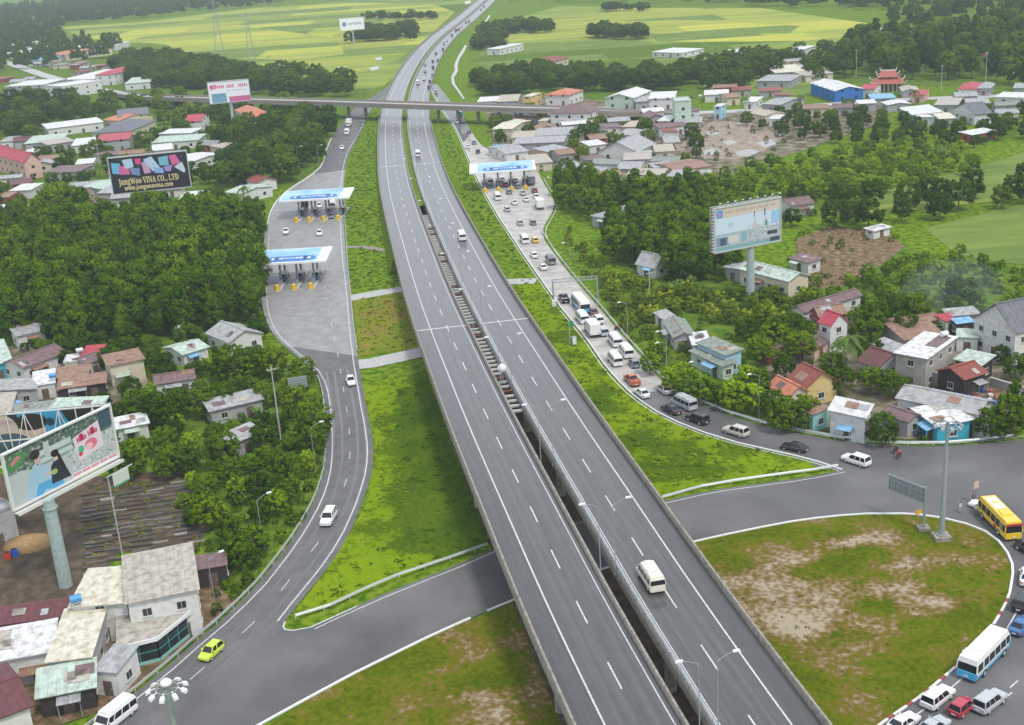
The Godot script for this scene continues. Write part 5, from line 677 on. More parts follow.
const VEHICLES := [   # kind, paint, second paint, x, z, height of the road, turn, label, group
	["pickup", "black", "black", 13.09,-277.44,0.07,8.42, "black pickup beside the portal at the tail of the gap", "vehicles queueing on the wet slip road"],
	["bus", "sky", "white", 16.53,-270.25,0.07,9.30, "sky blue and white bus in the queue on the wet slip road", "vehicles queueing on the wet slip road"],
	["van", "white", "white", 16.07,-261.28,0.07,9.76, "white minibus beside the maroon car in the queue on the wet slip road", "vehicles queueing on the wet slip road"],
	["sedan", "maroon", "maroon", 18.90,-265.86,0.07,9.76, "maroon car beside the sky blue bus", "vehicles queueing on the wet slip road"],
	["suv", "white", "white", 19.49,-259.78,0.07,9.76, "white car with pink tinge behind the maroon car", "vehicles queueing on the wet slip road"],
	["truck", "white", "white", 17.49,-251.73,0.07,9.29, "white box truck in the queue on the wet slip road", "vehicles queueing on the wet slip road"],
	["suv", "silver", "silver", 19.80,-251.23,0.07,8.27, "silver car beside the white box truck", "vehicles queueing on the wet slip road"],
	["van", "white", "white", 21.66,-244.14,0.07,7.67, "white minibus following the white box truck", "vehicles queueing on the wet slip road"],
	["van", "white", "white", 23.15,-236.83,0.07,8.06, "white minibus beside the small dark car", "vehicles queueing on the wet slip road"],
	["van", "white", "white", 20.48,-232.52,0.07,9.33, "white minibus along the grass kerb", "vehicles queueing on the wet slip road"],
	["hatch", "grey", "grey", 23.99,-230.02,0.07,9.33, "small dark grey car following the white minibuses", "vehicles queueing on the wet slip road"],
	["pickup", "orange", "orange", 22.52,-220.68,0.07,13.57, "orange red pickup on the wet bend", "vehicles queueing on the wet slip road"],
	["sedan", "white", "white", 23.60,-213.83,0.07,16.94, "white sedan following the orange pickup", "vehicles queueing on the wet slip road"],
	["sedan", "silver", "silver", 27.82,-214.85,0.07,16.94, "silver sedan by the outer guardrail of the wet bend", "vehicles queueing on the wet slip road"],
	["van", "silver", "silver", 30.31,-206.78,0.07,27.86, "silver minibus on the wet bend", "vehicles queueing on the wet slip road"],
	["sedan", "black", "black", 27.69,-204.84,0.07,27.86, "black sedan along the kerb of the wet bend", "vehicles queueing on the wet slip road"],
	["suv", "black", "black", 31.53,-199.43,0.07,34.56, "black tall car behind the silver minibus", "vehicles queueing on the wet slip road"],
	["suv", "beige", "beige", 36.99,-192.86,0.07,41.84, "beige tall car alone on the wet bend", "vehicles queueing on the wet slip road"],
	["sedan", "black", "black", 44.94,-184.94,0.07,51.29, "black sedan just leaving the junction", "vehicles queueing on the wet slip road"],
	["suv", "white", "white", 53.16,-178.20,0.07,39.12, "white tall car turning out of the junction", "vehicles queueing on the wet slip road"],
	["van", "white", "white", -1.08,-396.16,0.07,6.22, "white minibus on the kerb side before the right toll canopy", "vehicles waiting before the right toll canopy"],
	["hatch", "grey", "grey", 2.80,-403.57,0.07,5.93, "dark car in the middle lane before the right toll canopy", "vehicles waiting before the right toll canopy"],
	["sedan", "silver", "silver", 7.33,-400.47,0.07,6.22, "silver car right behind the booths", "vehicles waiting before the right toll canopy"],
	["sedan", "white", "white", 7.96,-390.16,0.07,6.56, "white car behind the silver car near the booths", "vehicles waiting before the right toll canopy"],
	["hatch", "white", "white", 11.31,-393.67,0.07,6.56, "white small car beside the white truck", "vehicles waiting before the right toll canopy"],
	["truck", "white", "white", 11.78,-378.59,0.07,6.88, "white truck on the outer lane before the right toll canopy", "vehicles waiting before the right toll canopy"],
	["hatch", "red", "red", 1.70,-416.37,0.07,5.70, "dark red car entering a booth lane", "vehicles waiting before the right toll canopy"],
	["sedan", "white", "white", 4.20,-386.85,0.07,6.56, "white car in the middle before the right toll canopy", "vehicles waiting before the right toll canopy"],
	["hatch", "silver", "silver", 1.65,-377.48,0.07,6.88, "small silver car behind the white minibus", "vehicles waiting before the right toll canopy"],
	["truck", "grey", "grey", 10.55,-416.76,0.07,5.70, "dark lorry entering the outer booth lane", "vehicles waiting before the right toll canopy"],
	["sedan", "maroon", "maroon", 11.20,-403.19,0.07,6.22, "maroon car behind the dark lorry", "vehicles waiting before the right toll canopy"],
	["hatch", "grey", "grey", 5.99,-411.53,0.07,5.93, "dark small car at a booth", "vehicles waiting before the right toll canopy"],
	["van", "white", "white", -3.36,-421.56,0.07,5.50, "white minibus inside a booth lane", "vehicles waiting before the right toll canopy"],
	["sedan", "white", "white", 0.82,-425.37,0.07,5.50, "white car inside a booth lane", "vehicles waiting before the right toll canopy"],
	["sedan", "white", "white", 5.24,-422.07,0.07,5.70, "white car at the third booth", "vehicles waiting before the right toll canopy"],
	["hatch", "silver", "silver", 5.12,-358.12,0.07,7.18, "small silver car well behind the booths", "vehicles waiting before the right toll canopy"],
	["hatch", "grey", "grey", 8.92,-356.99,0.07,7.18, "dark small car well behind the booths", "vehicles waiting before the right toll canopy"],
	["van", "white", "white", 5.75,-336.57,0.07,7.25, "white minibus below the right plaza", "vehicles waiting before the right toll canopy"],
	["hatch", "yellow", "yellow", 8.65,-335.76,0.07,7.25, "yellow taxi below the right plaza", "vehicles waiting before the right toll canopy"],
	["sedan", "white", "white", 7.73,-319.52,0.07,7.71, "white sedan leaving the gap towards the plaza", "vehicles waiting before the right toll canopy"],
	["sedan", "white", "white", 9.54,-306.89,0.07,8.00, "white sedan ahead of the portal", "vehicles waiting before the right toll canopy"],
	["van", "grey", "grey", 11.75,-312.27,0.07,7.92, "dark grey minibus ahead of the portal", "vehicles waiting before the right toll canopy"],
	["truck", "blue", "blue", -16.61,-581.53,0.07,7.37, "blue lorry under the overpass", "vehicles on the upper right slip road"],
	["sedan", "white", "white", -14.56,-568.23,0.07,7.13, "white car beside the blue lorry", "vehicles on the upper right slip road"],
	["sedan", "white", "white", -17.49,-566.54,0.07,7.13, "white car left of the blue lorry", "vehicles on the upper right slip road"],
	["hatch", "black", "black", -11.73,-535.48,0.07,5.71, "dark car above the right toll canopy", "vehicles on the upper right slip road"],
	["sedan", "white", "white", -11.95,-497.65,0.07,4.66, "white car above the right toll canopy", "vehicles on the upper right slip road"],
	["sedan", "grey", "grey", -9.39,-506.22,0.07,4.62, "grey car above the right toll canopy", "vehicles on the upper right slip road"],
	["hatch", "black", "black", -7.69,-484.45,0.07,4.68, "dark car right above the canopy roof", "vehicles on the upper right slip road"],
	["suv", "silver", "silver", -31.01,-679.81,0.07,5.91, "silver car just past the overpass", "vehicles on the upper right slip road"],
	["sedan", "white", "white", -32.16,-231.35,0.07,-167.49, "white car coming down the curve by the service track", ""],
	["suv", "white", "white", -29.44,-170.55,0.07,172.96, "white tall car on the left curve", ""],
	["hatch", "lime", "lime", -40.00,-135.11,0.07,155.38, "lime green taxi on the lower left slip road", ""],
	["van", "white", "white", -48.46,-122.21,0.07,151.83, "white minibus at the kerb by the domed mast", ""],
	["sedan", "white", "white", -54.72,-362.88,0.07,-171.60, "white car between the two left toll canopies", ""],
	["sedan", "white", "white", -65.49,-367.91,0.07,-172.38, "white car beside the pale edge between left canopies", ""],
	["sedan", "grey", "grey", -53.71,-385.34,0.07,-173.70, "grey car leaving the upper left booths", ""],
	["van", "white", "white", -54.86,-399.61,0.07,-174.83, "white van in a booth of the upper left canopy", ""],
	["sedan", "white", "white", -59.65,-402.65,0.07,-174.83, "white car in a booth of the upper left canopy", ""],
	["truck", "grey", "black", -64.00,-399.47,0.07,-174.83, "dark lorry in a booth of the upper left canopy", ""],
	["truck", "white", "white", -67.93,-580.05,0.07,179.55, "white lorry below the overpass on the left slip road", ""],
	["van", "white", "white", -66.39,-556.12,0.07,-179.21, "white minibus following the white lorry", ""],
	["sedan", "white", "white", -64.36,-516.18,0.07,-175.92, "white car above the upper left canopy", ""],
	["van", "cream", "cream", 14.88,-131.42,8.17,10.48, "cream minibus driving away on the viaduct", ""],
	["van", "white", "white", -11.28,-329.18,3.94,6.91, "white minibus driving away beyond the expansion joint", ""],
	["van", "white", "white", -30.92,-480.71,1.14,4.78, "white van on the expressway below the overpass", ""],
	["van", "white", "white", -42.93,-724.84,0.27,0.44, "small pale vehicle far up the expressway beyond the overpass", "small vehicles far along the expressway"],
	["hatch", "grey", "grey", -36.27,-730.84,0.25,0.44, "small dim vehicle far up the expressway beyond the overpass", "small vehicles far along the expressway"],
	["hatch", "black", "black", -35.68,-702.22,0.30,1.03, "small dim vehicle far up the expressway beyond the overpass", "small vehicles far along the expressway"],
	["hatch", "grey", "grey", -35.65,-760.77,0.23,-0.06, "small dim vehicle far up the expressway beyond the overpass", "small vehicles far along the expressway"],
	["hatch", "black", "black", -37.36,-806.40,0.17,-0.54, "small dim vehicle far up the expressway beyond the overpass", "small vehicles far along the expressway"],
	["sedan", "silver", "silver", -43.41,-828.23,0.16,-0.80, "small pale vehicle far up the expressway beyond the overpass", "small vehicles far along the expressway"],
	["hatch", "maroon", "maroon", -38.77,-843.92,0.16,-1.08, "small dim vehicle far up the expressway beyond the overpass", "small vehicles far along the expressway"],
	["hatch", "grey", "grey", -35.59,-848.36,0.14,-1.08, "small dim vehicle far up the expressway beyond the overpass", "small vehicles far along the expressway"],
	["hatch", "grey", "grey", -38.68,-898.10,0.13,-1.68, "small dim vehicle far up the expressway beyond the overpass", "small vehicles far along the expressway"],
	["suv", "grey", "grey", -34.53,-924.75,0.12,-2.35, "small dark vehicle far up the expressway beyond the overpass", "small vehicles far along the expressway"],
	["hatch", "silver", "silver", -35.21,-973.22,0.11,-3.12, "small dim vehicle far up the expressway beyond the overpass", "small vehicles far along the expressway"],
	["suv", "grey", "grey", -30.66,-1041.52,0.11,-3.94, "small dark vehicle far up the expressway beyond the overpass", "small vehicles far along the expressway"],
	["hatch", "silver", "silver", -25.87,-1047.34,0.11,-4.31, "small dim vehicle far up the expressway beyond the overpass", "small vehicles far along the expressway"],
	["suv", "maroon", "maroon", -28.36,-1089.85,0.11,-4.61, "small dark vehicle far up the expressway beyond the overpass", "small vehicles far along the expressway"],
	["suv", "red", "red", -25.95,-1098.41,0.11,-4.82, "small dark vehicle far up the expressway beyond the overpass", "small vehicles far along the expressway"],
	["hatch", "grey", "grey", -20.86,-1173.90,0.11,-4.93, "small dim vehicle far up the expressway beyond the overpass", "small vehicles far along the expressway"],
	["suv", "grey", "grey", -18.21,-1183.80,0.11,-4.86, "small dark vehicle far up the expressway beyond the overpass", "small vehicles far along the expressway"],
	["hatch", "grey", "grey", -7.25,-1342.48,0.11,-4.22, "small dim vehicle far up the expressway beyond the overpass", "small vehicles far along the expressway"],
	["suv", "grey", "grey", -4.05,-1388.86,0.11,-4.17, "small dark vehicle far up the expressway beyond the overpass", "small vehicles far along the expressway"],
	["hatch", "silver", "silver", -41.57,-785.97,0.21,-0.29, "small dim vehicle far up the expressway beyond the overpass", "small vehicles far along the expressway"],
	["sedan", "white", "white", -40.28,-742.92,0.25,0.18, "small pale vehicle far up the expressway beyond the overpass", "small vehicles far along the expressway"],
	["sedan", "white", "white", -33.57,-997.80,0.11,-3.53, "small pale vehicle far up the expressway beyond the overpass", "small vehicles far along the expressway"],
	["sedan", "white", "white", -23.85,-1129.57,0.11,-4.92, "small pale vehicle far up the expressway beyond the overpass", "small vehicles far along the expressway"],
	["bus", "sky", "white", 51.83,-122.00,0.07,-44.87, "sky blue bus with white roof rounding the grass island", ""],
	["suv", "white", "white", 44.30,-115.45,0.07,-50.20, "white tall car with spare wheel following the sky blue bus", ""],
	["hatch", "red", "red", 46.32,-113.56,0.07,-50.20, "crimson small car beside the white tall car", ""],
	["suv", "silver", "silver", 49.48,-114.11,0.07,-52.68, "silver car behind the sky blue bus", ""],
	["sedan", "white", "white", 39.22,-111.49,0.07,-52.17, "white sedan at the red and white kerb", ""],
	["sedan", "silver", "silver", 42.09,-110.48,0.07,-52.71, "silver sedan beside the white sedan", ""],
	["sedan", "blue", "blue", 58.95,-128.63,0.07,-44.49, "blue car on the outer lane round the island", ""],
	["suv", "black", "black", 61.38,-133.65,0.07,-40.68, "black car on the outer lane ahead of the blue car", ""],
	["sedan", "white", "white", 64.28,-139.74,0.07,-24.76, "white car on the outer lane beside the kerb", ""],
	["bus", "yellow", "yellow", 66.41,-154.33,0.07,2.68, "yellow bus with red trim waiting at the kerb of the junction", ""],
	["sedan", "white", "white", 66.61,-159.96,0.07,48.00, "white car in front of the yellow bus", ""],
	["suv", "black", "black", 67.52,-146.56,0.07,20.00, "black car behind the yellow bus", ""],
]

func setup_view() -> void:
	var cam := Camera3D.new()
	cam.name = "camera"
	cam.fov = rad_to_deg(2.0 * atan(362.5 / 1240.0))
	cam.near = 0.5
	cam.far = 12000.0
	add_child(cam)
	cam.position = Vector3(0, 84, 0)
	cam.basis = Basis(Vector3.RIGHT, deg_to_rad(-19.5)) * Basis(Vector3.BACK, deg_to_rad(-3.9))
	cam.current = true
	var sky_mat := ProceduralSkyMaterial.new()
	sky_mat.sky_top_color = Color(0.80, 0.84, 0.89)
	sky_mat.sky_horizon_color = Color(0.86, 0.88, 0.90)
	sky_mat.sky_curve = 0.2
	sky_mat.ground_horizon_color = Color(0.62, 0.66, 0.66)
	sky_mat.ground_bottom_color = Color(0.3, 0.34, 0.3)
	sky_mat.sun_angle_max = 0.0
	var sky := Sky.new()
	sky.sky_material = sky_mat
	var env := Environment.new()
	env.background_mode = Environment.BG_SKY
	env.sky = sky
	env.tonemap_mode = Environment.TONE_MAPPER_LINEAR
	env.tonemap_exposure = 1.68
	env.sdfgi_enabled = true
	env.ssao_enabled = true
	env.ssil_enabled = true
	env.volumetric_fog_enabled = true
	env.volumetric_fog_density = 0.0
	env.fog_enabled = true
	env.fog_density = 0.00015
	env.fog_light_color = Color(0.76, 0.80, 0.83)
	var we := WorldEnvironment.new()
	we.name = "environment"
	we.environment = env
	add_child(we)
	var sun := DirectionalLight3D.new()
	sun.name = "sun"
	sun.light_energy = 0.5
	sun.light_angular_distance = 10.0
	sun.light_color = Color(1.0, 0.97, 0.93)
	sun.shadow_enabled = true
	sun.rotation_degrees = Vector3(-58, 35, 0)
	add_child(sun)

func _ready() -> void:
	rng.seed = 7
	setup_view()
	make_materials()
	build_ground()
	build_roads()
	build_furniture()
	build_houses()
	build_vehicles()
	build_special()
	build_extra()
	build_trees()
	build_grass()

var main_line := PackedVector3Array()

func make_materials() -> void:
	M.grass = tri_mat(noise_tex(3, 0.02, [[0.0, [0.03, 0.075, 0.004]], [0.35, [0.065, 0.13, 0.006]], [0.5, [0.1, 0.175, 0.008]], [0.65, [0.15, 0.22, 0.014]], [1.0, [0.21, 0.2, 0.045]]], 1024, 8), 46.0, 0.95)
	M.scrub = tri_mat(noise_tex(6, 0.02, [[0.0, [0.035, 0.075, 0.008]], [0.5, [0.085, 0.15, 0.014]], [1.0, [0.16, 0.2, 0.035]]], 512, 6), 35.0, 0.95)
	M.paddy = tri_mat(noise_tex(8, 0.008, [[0.0, [0.18, 0.24, 0.045]], [0.45, [0.26, 0.3, 0.055]], [1.0, [0.36, 0.36, 0.08]]], 512, 6), 400.0, 0.95)
	M.paddy.uv1_scale = Vector3(1.0 / 700.0, 1.0, 1.0 / 140.0)
	M.ripe_paddy = tri_mat(noise_tex(7, 0.008, [[0.0, [0.22, 0.31, 0.045]], [0.5, [0.35, 0.37, 0.06]], [1.0, [0.46, 0.42, 0.08]]], 512, 6), 300.0, 0.95)
	M.ripe_paddy.uv1_scale = Vector3(1.0 / 600.0, 1.0, 1.0 / 110.0)
	M.green_field = tri_mat(noise_tex(9, 0.012, [[0.0, [0.09, 0.15, 0.035]], [0.5, [0.14, 0.2, 0.045]], [1.0, [0.2, 0.25, 0.06]]], 512, 6), 160.0, 0.95)
	M.green_field.uv1_scale = Vector3(1.0 / 300.0, 1.0, 1.0 / 70.0)
	M.young_paddy = tri_mat(noise_tex(11, 0.01, [[0.0, [0.14, 0.2, 0.04]], [0.5, [0.2, 0.26, 0.05]], [1.0, [0.27, 0.3, 0.06]]], 256, 6), 200.0, 0.95)
	M.young_paddy.uv1_scale = Vector3(1.0 / 500.0, 1.0, 1.0 / 90.0)
	M.village_soil = tri_mat(noise_tex(10, 0.02, [[0.0, [0.06, 0.085, 0.03]], [0.4, [0.12, 0.11, 0.07]], [0.6, [0.2, 0.17, 0.12]], [1.0, [0.3, 0.27, 0.22]]], 512, 6), 60.0, 0.95)
	M.red_soil = tri_mat(noise_tex(12, 0.03, [[0.0, [0.07, 0.1, 0.02]], [0.35, [0.12, 0.085, 0.045]], [0.6, [0.19, 0.13, 0.08]], [1.0, [0.33, 0.26, 0.19]]], 512, 8), 30.0, 0.95)
	M.dark_earth = tri_mat(noise_tex(14, 0.03, [[0.0, [0.05, 0.045, 0.03]], [0.5, [0.09, 0.07, 0.05]], [1.0, [0.16, 0.11, 0.08]]], 256, 6), 20.0, 0.9)  # dark brown earth; under the viaduct this tone includes painted shade
	M.mud = tri_mat(noise_tex(13, 0.02, [[0.0, [0.14, 0.1, 0.07]], [0.5, [0.25, 0.19, 0.14]], [1.0, [0.4, 0.33, 0.26]]], 512, 6), 40.0, 0.7)
	var asphalt_rough := grey_tex(21, 0.02, 0.25, 0.65)
	M.asphalt = tri_mat(noise_tex(20, 0.012, [[0.0, [0.11, 0.11, 0.11]], [0.5, [0.135, 0.135, 0.135]], [1.0, [0.165, 0.164, 0.162]]], 1024, 6), 50.0, 1.0)
	M.asphalt.roughness_texture = asphalt_rough
	M.worn_asphalt = tri_mat(noise_tex(18, 0.03, [[0.0, [0.085, 0.085, 0.085]], [0.5, [0.105, 0.105, 0.105]], [1.0, [0.135, 0.134, 0.132]]], 512, 6), 9.0, 0.35)
	M.wet_asphalt = tri_mat(noise_tex(22, 0.012, [[0.0, [0.085, 0.085, 0.085]], [0.5, [0.125, 0.125, 0.124]], [1.0, [0.17, 0.169, 0.167]]], 512, 5), 120.0, 1.0)
	M.wet_asphalt.roughness_texture = grey_tex(23, 0.01, 0.03, 0.24)
	M.plaza_concrete = tri_mat(noise_tex(27, 0.02, [[0.0, [0.16, 0.155, 0.15]], [0.5, [0.22, 0.215, 0.21]], [1.0, [0.28, 0.275, 0.27]]], 512, 7), 40.0, 0.5)
	M.wet_concrete = tri_mat(noise_tex(28, 0.016, [[0.0, [0.27, 0.255, 0.24]], [0.5, [0.39, 0.37, 0.345]], [1.0, [0.49, 0.47, 0.44]]], 512, 7), 50.0, 1.0)
	M.wet_concrete.roughness_texture = grey_tex(29, 0.012, 0.02, 0.4)
	M.old_concrete = tri_mat(noise_tex(24, 0.03, [[0.0, [0.13, 0.115, 0.095]], [0.45, [0.25, 0.23, 0.2]], [1.0, [0.38, 0.36, 0.32]]], 512, 6), 14.0, 0.85)
	M.pale_concrete = tri_mat(noise_tex(25, 0.03, [[0.0, [0.3, 0.3, 0.29]], [0.5, [0.4, 0.4, 0.39]], [1.0, [0.5, 0.5, 0.48]]], 512, 6), 14.0, 0.85)
	M.dark_concrete = mat(0.14, 0.135, 0.125, 0.9)
	M.white_paint = tri_mat(noise_tex(26, 0.06, [[0.0, [0.2, 0.2, 0.2]], [0.35, [0.42, 0.42, 0.41]], [0.6, [0.6, 0.6, 0.58]], [1.0, [0.66, 0.66, 0.64]]], 256, 6), 5.0, 0.6)
	M.red_paint = mat(0.3, 0.05, 0.06, 0.7)
	M.red_bar = mat(0.13, 0.045, 0.04, 0.9)
	M.steel = mat(0.5, 0.53, 0.55, 0.45, 0.3)
	M.water = mat(0.16, 0.14, 0.11, 0.02)
	M.water.metallic_specular = 1.0

func build_ground() -> void:
	var b := MB.new()
	# one sheet to the horizon
	b.quad(Vector3(-9000, -0.06, 600), Vector3(9000, -0.06, 600), Vector3(9000, -0.06, -11000), Vector3(-9000, -0.06, -11000))
	structure("ground", b.mesh(), M.grass)
	island_patches()
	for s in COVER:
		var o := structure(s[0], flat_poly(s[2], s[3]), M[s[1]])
		if s[0] == "paddy_field" or s[0] == "meadow":   # plots divided by narrow banks
			var poly := v2(s[2])
			var box := Rect2(poly[0], Vector2.ZERO)
			for q in poly: box = box.expand(q)
			var z := box.position.y
			while z < box.end.y:
				var dz := rng.randf_range(35, 80)
				var x := box.position.x
				while x < box.end.x:
					var dx := rng.randf_range(60, 190)
					var cell := PackedVector2Array([Vector2(x, z), Vector2(x + dx - 1.5, z + 4), Vector2(x + dx - 1.5, z + dz + 2.5), Vector2(x, z + dz - 1.5)])
					for q in Geometry2D.intersect_polygons(poly, cell):
						var b2 := MB.new()
						b2.prism(q, s[3] + 0.03, s[3] + 0.03)
						if b2.v.size() > 0: part("plot", b2.mesh(), M[["paddy", "ripe_paddy", "green_field", "paddy", "young_paddy"][rng.randi() % 5]] if s[0] == "paddy_field" else M[["green_field", "green_field", "scrub", "young_paddy"][rng.randi() % 4]], o)
					x += dx
				z += dz

func island_patches() -> void:
	# two traffic islands: turf worn through to brown earth and pale sand
	for s in ISLANDS:
		var p := v2(s[1])
		var box := Rect2(p[0], Vector2.ZERO)
		for q in p: box = box.expand(q)
		var n := 512 if s[3] == 0 else 360
		var img := Image.create(n, n, false, Image.FORMAT_RGB8)
		var f := FastNoiseLite.new(); f.seed = 77; f.frequency = 0.09; f.fractal_octaves = 5; f.fractal_gain = 0.6
		var f2 := FastNoiseLite.new(); f2.seed = 78; f2.frequency = 0.9; f2.fractal_octaves = 3
		for y in n:
			for x in n:
				var q := box.position + Vector2(x + 0.5, y + 0.5) / n * box.size
				var a := f.get_noise_2d(q.x, q.y)
				var b := f2.get_noise_2d(q.x, q.y)
				var bare := a * 1.1 + b * 0.4 - 0.34
				for e in s[2]:
					var d := Vector2((q.x - e[0]) / e[2], (q.y - e[1]) / e[3]).length_squared()
					if d < 5.0: bare += exp(-d) * e[4]
				var g := clampf(0.5 + a * 0.9 + b * 0.6, 0.0, 1.0)
				var c: Color
				if s[3] == 1:   # lime turf with patches of dark weeds
					c = Color(0.12, 0.2, 0.004).lerp(Color(0.21, 0.29, 0.007), g)
					c = c.lerp(Color(0.032, 0.075, 0.004).lerp(Color(0.08, 0.13, 0.006), g), smoothstep(-0.3, 0.12, bare))
				elif s[3] == 2:   # half dry turf
					c = Color(0.1, 0.16, 0.01).lerp(Color(0.23, 0.22, 0.03), g)
					c = c.lerp(Color(0.19, 0.13, 0.04), smoothstep(-0.3, 0.4, bare))
				else:
					c = Color(0.06, 0.09, 0.003).lerp(Color(0.135, 0.15, 0.007), g)
					c = c.lerp(Color(0.14, 0.1, 0.022), smoothstep(-0.35, 0.1, bare) * 0.85)
					c = c.lerp(Color(0.2, 0.145, 0.075), smoothstep(0.05, 0.35, bare + b * 0.25))
					c = c.lerp(Color(0.33, 0.275, 0.2), smoothstep(0.35, 0.95, bare + b * 0.45))
				img.set_pixel(x, y, c.linear_to_srgb())
		var mb := MB.new()
		mb.prism(p, 0.035, 0.035)
		for k in mb.v.size():
			mb.u[k] = (Vector2(mb.v[k].x, mb.v[k].z) - box.position) / box.size
		var m := StandardMaterial3D.new()
		m.albedo_texture = ImageTexture.create_from_image(img)
		m.roughness = 0.95
		m.metallic_specular = 0.08
		structure(s[0], mb.mesh(), m)
	for s in PUDDLES: structure("puddle", flat_poly(s, 0.1), M.water)

func carriageway_texture(sd: int) -> ImageTexture:
	# worn asphalt: darker oil strips along the middle of each lane, paler wheel tracks, patches; u runs across, v along
	var w := 256; var h := 1024
	var fine := FastNoiseLite.new(); fine.seed = sd; fine.frequency = 0.05; fine.fractal_octaves = 5
	var img := Image.create(w, h, false, Image.FORMAT_RGB8)
	for y in h:
		var yy := y if y < h / 2 else h - y
		for x in w:
			var a := x / float(w)
			var n := fine.get_noise_2d(x * 1.6, yy * 0.12) * 0.32 + fine.get_noise_2d(x * 0.5 + 900.0, yy * 0.9) * 0.14 + fine.get_noise_2d(x * 9.0, yy * 9.0) * 0.04
			var track := 0.0
			for c in [0.44, 0.56, 0.78, 0.9]: track += exp(-pow((a - c) / 0.035, 2.0))
			var g := 0.07 * (1.0 + n + track * 0.2)
			if a < 0.29: g *= 0.88   # the shoulder was laid at another time
			img.set_pixel(x, y, lin(g * 1.02, g, g * 0.97))
	return ImageTexture.create_from_image(img)

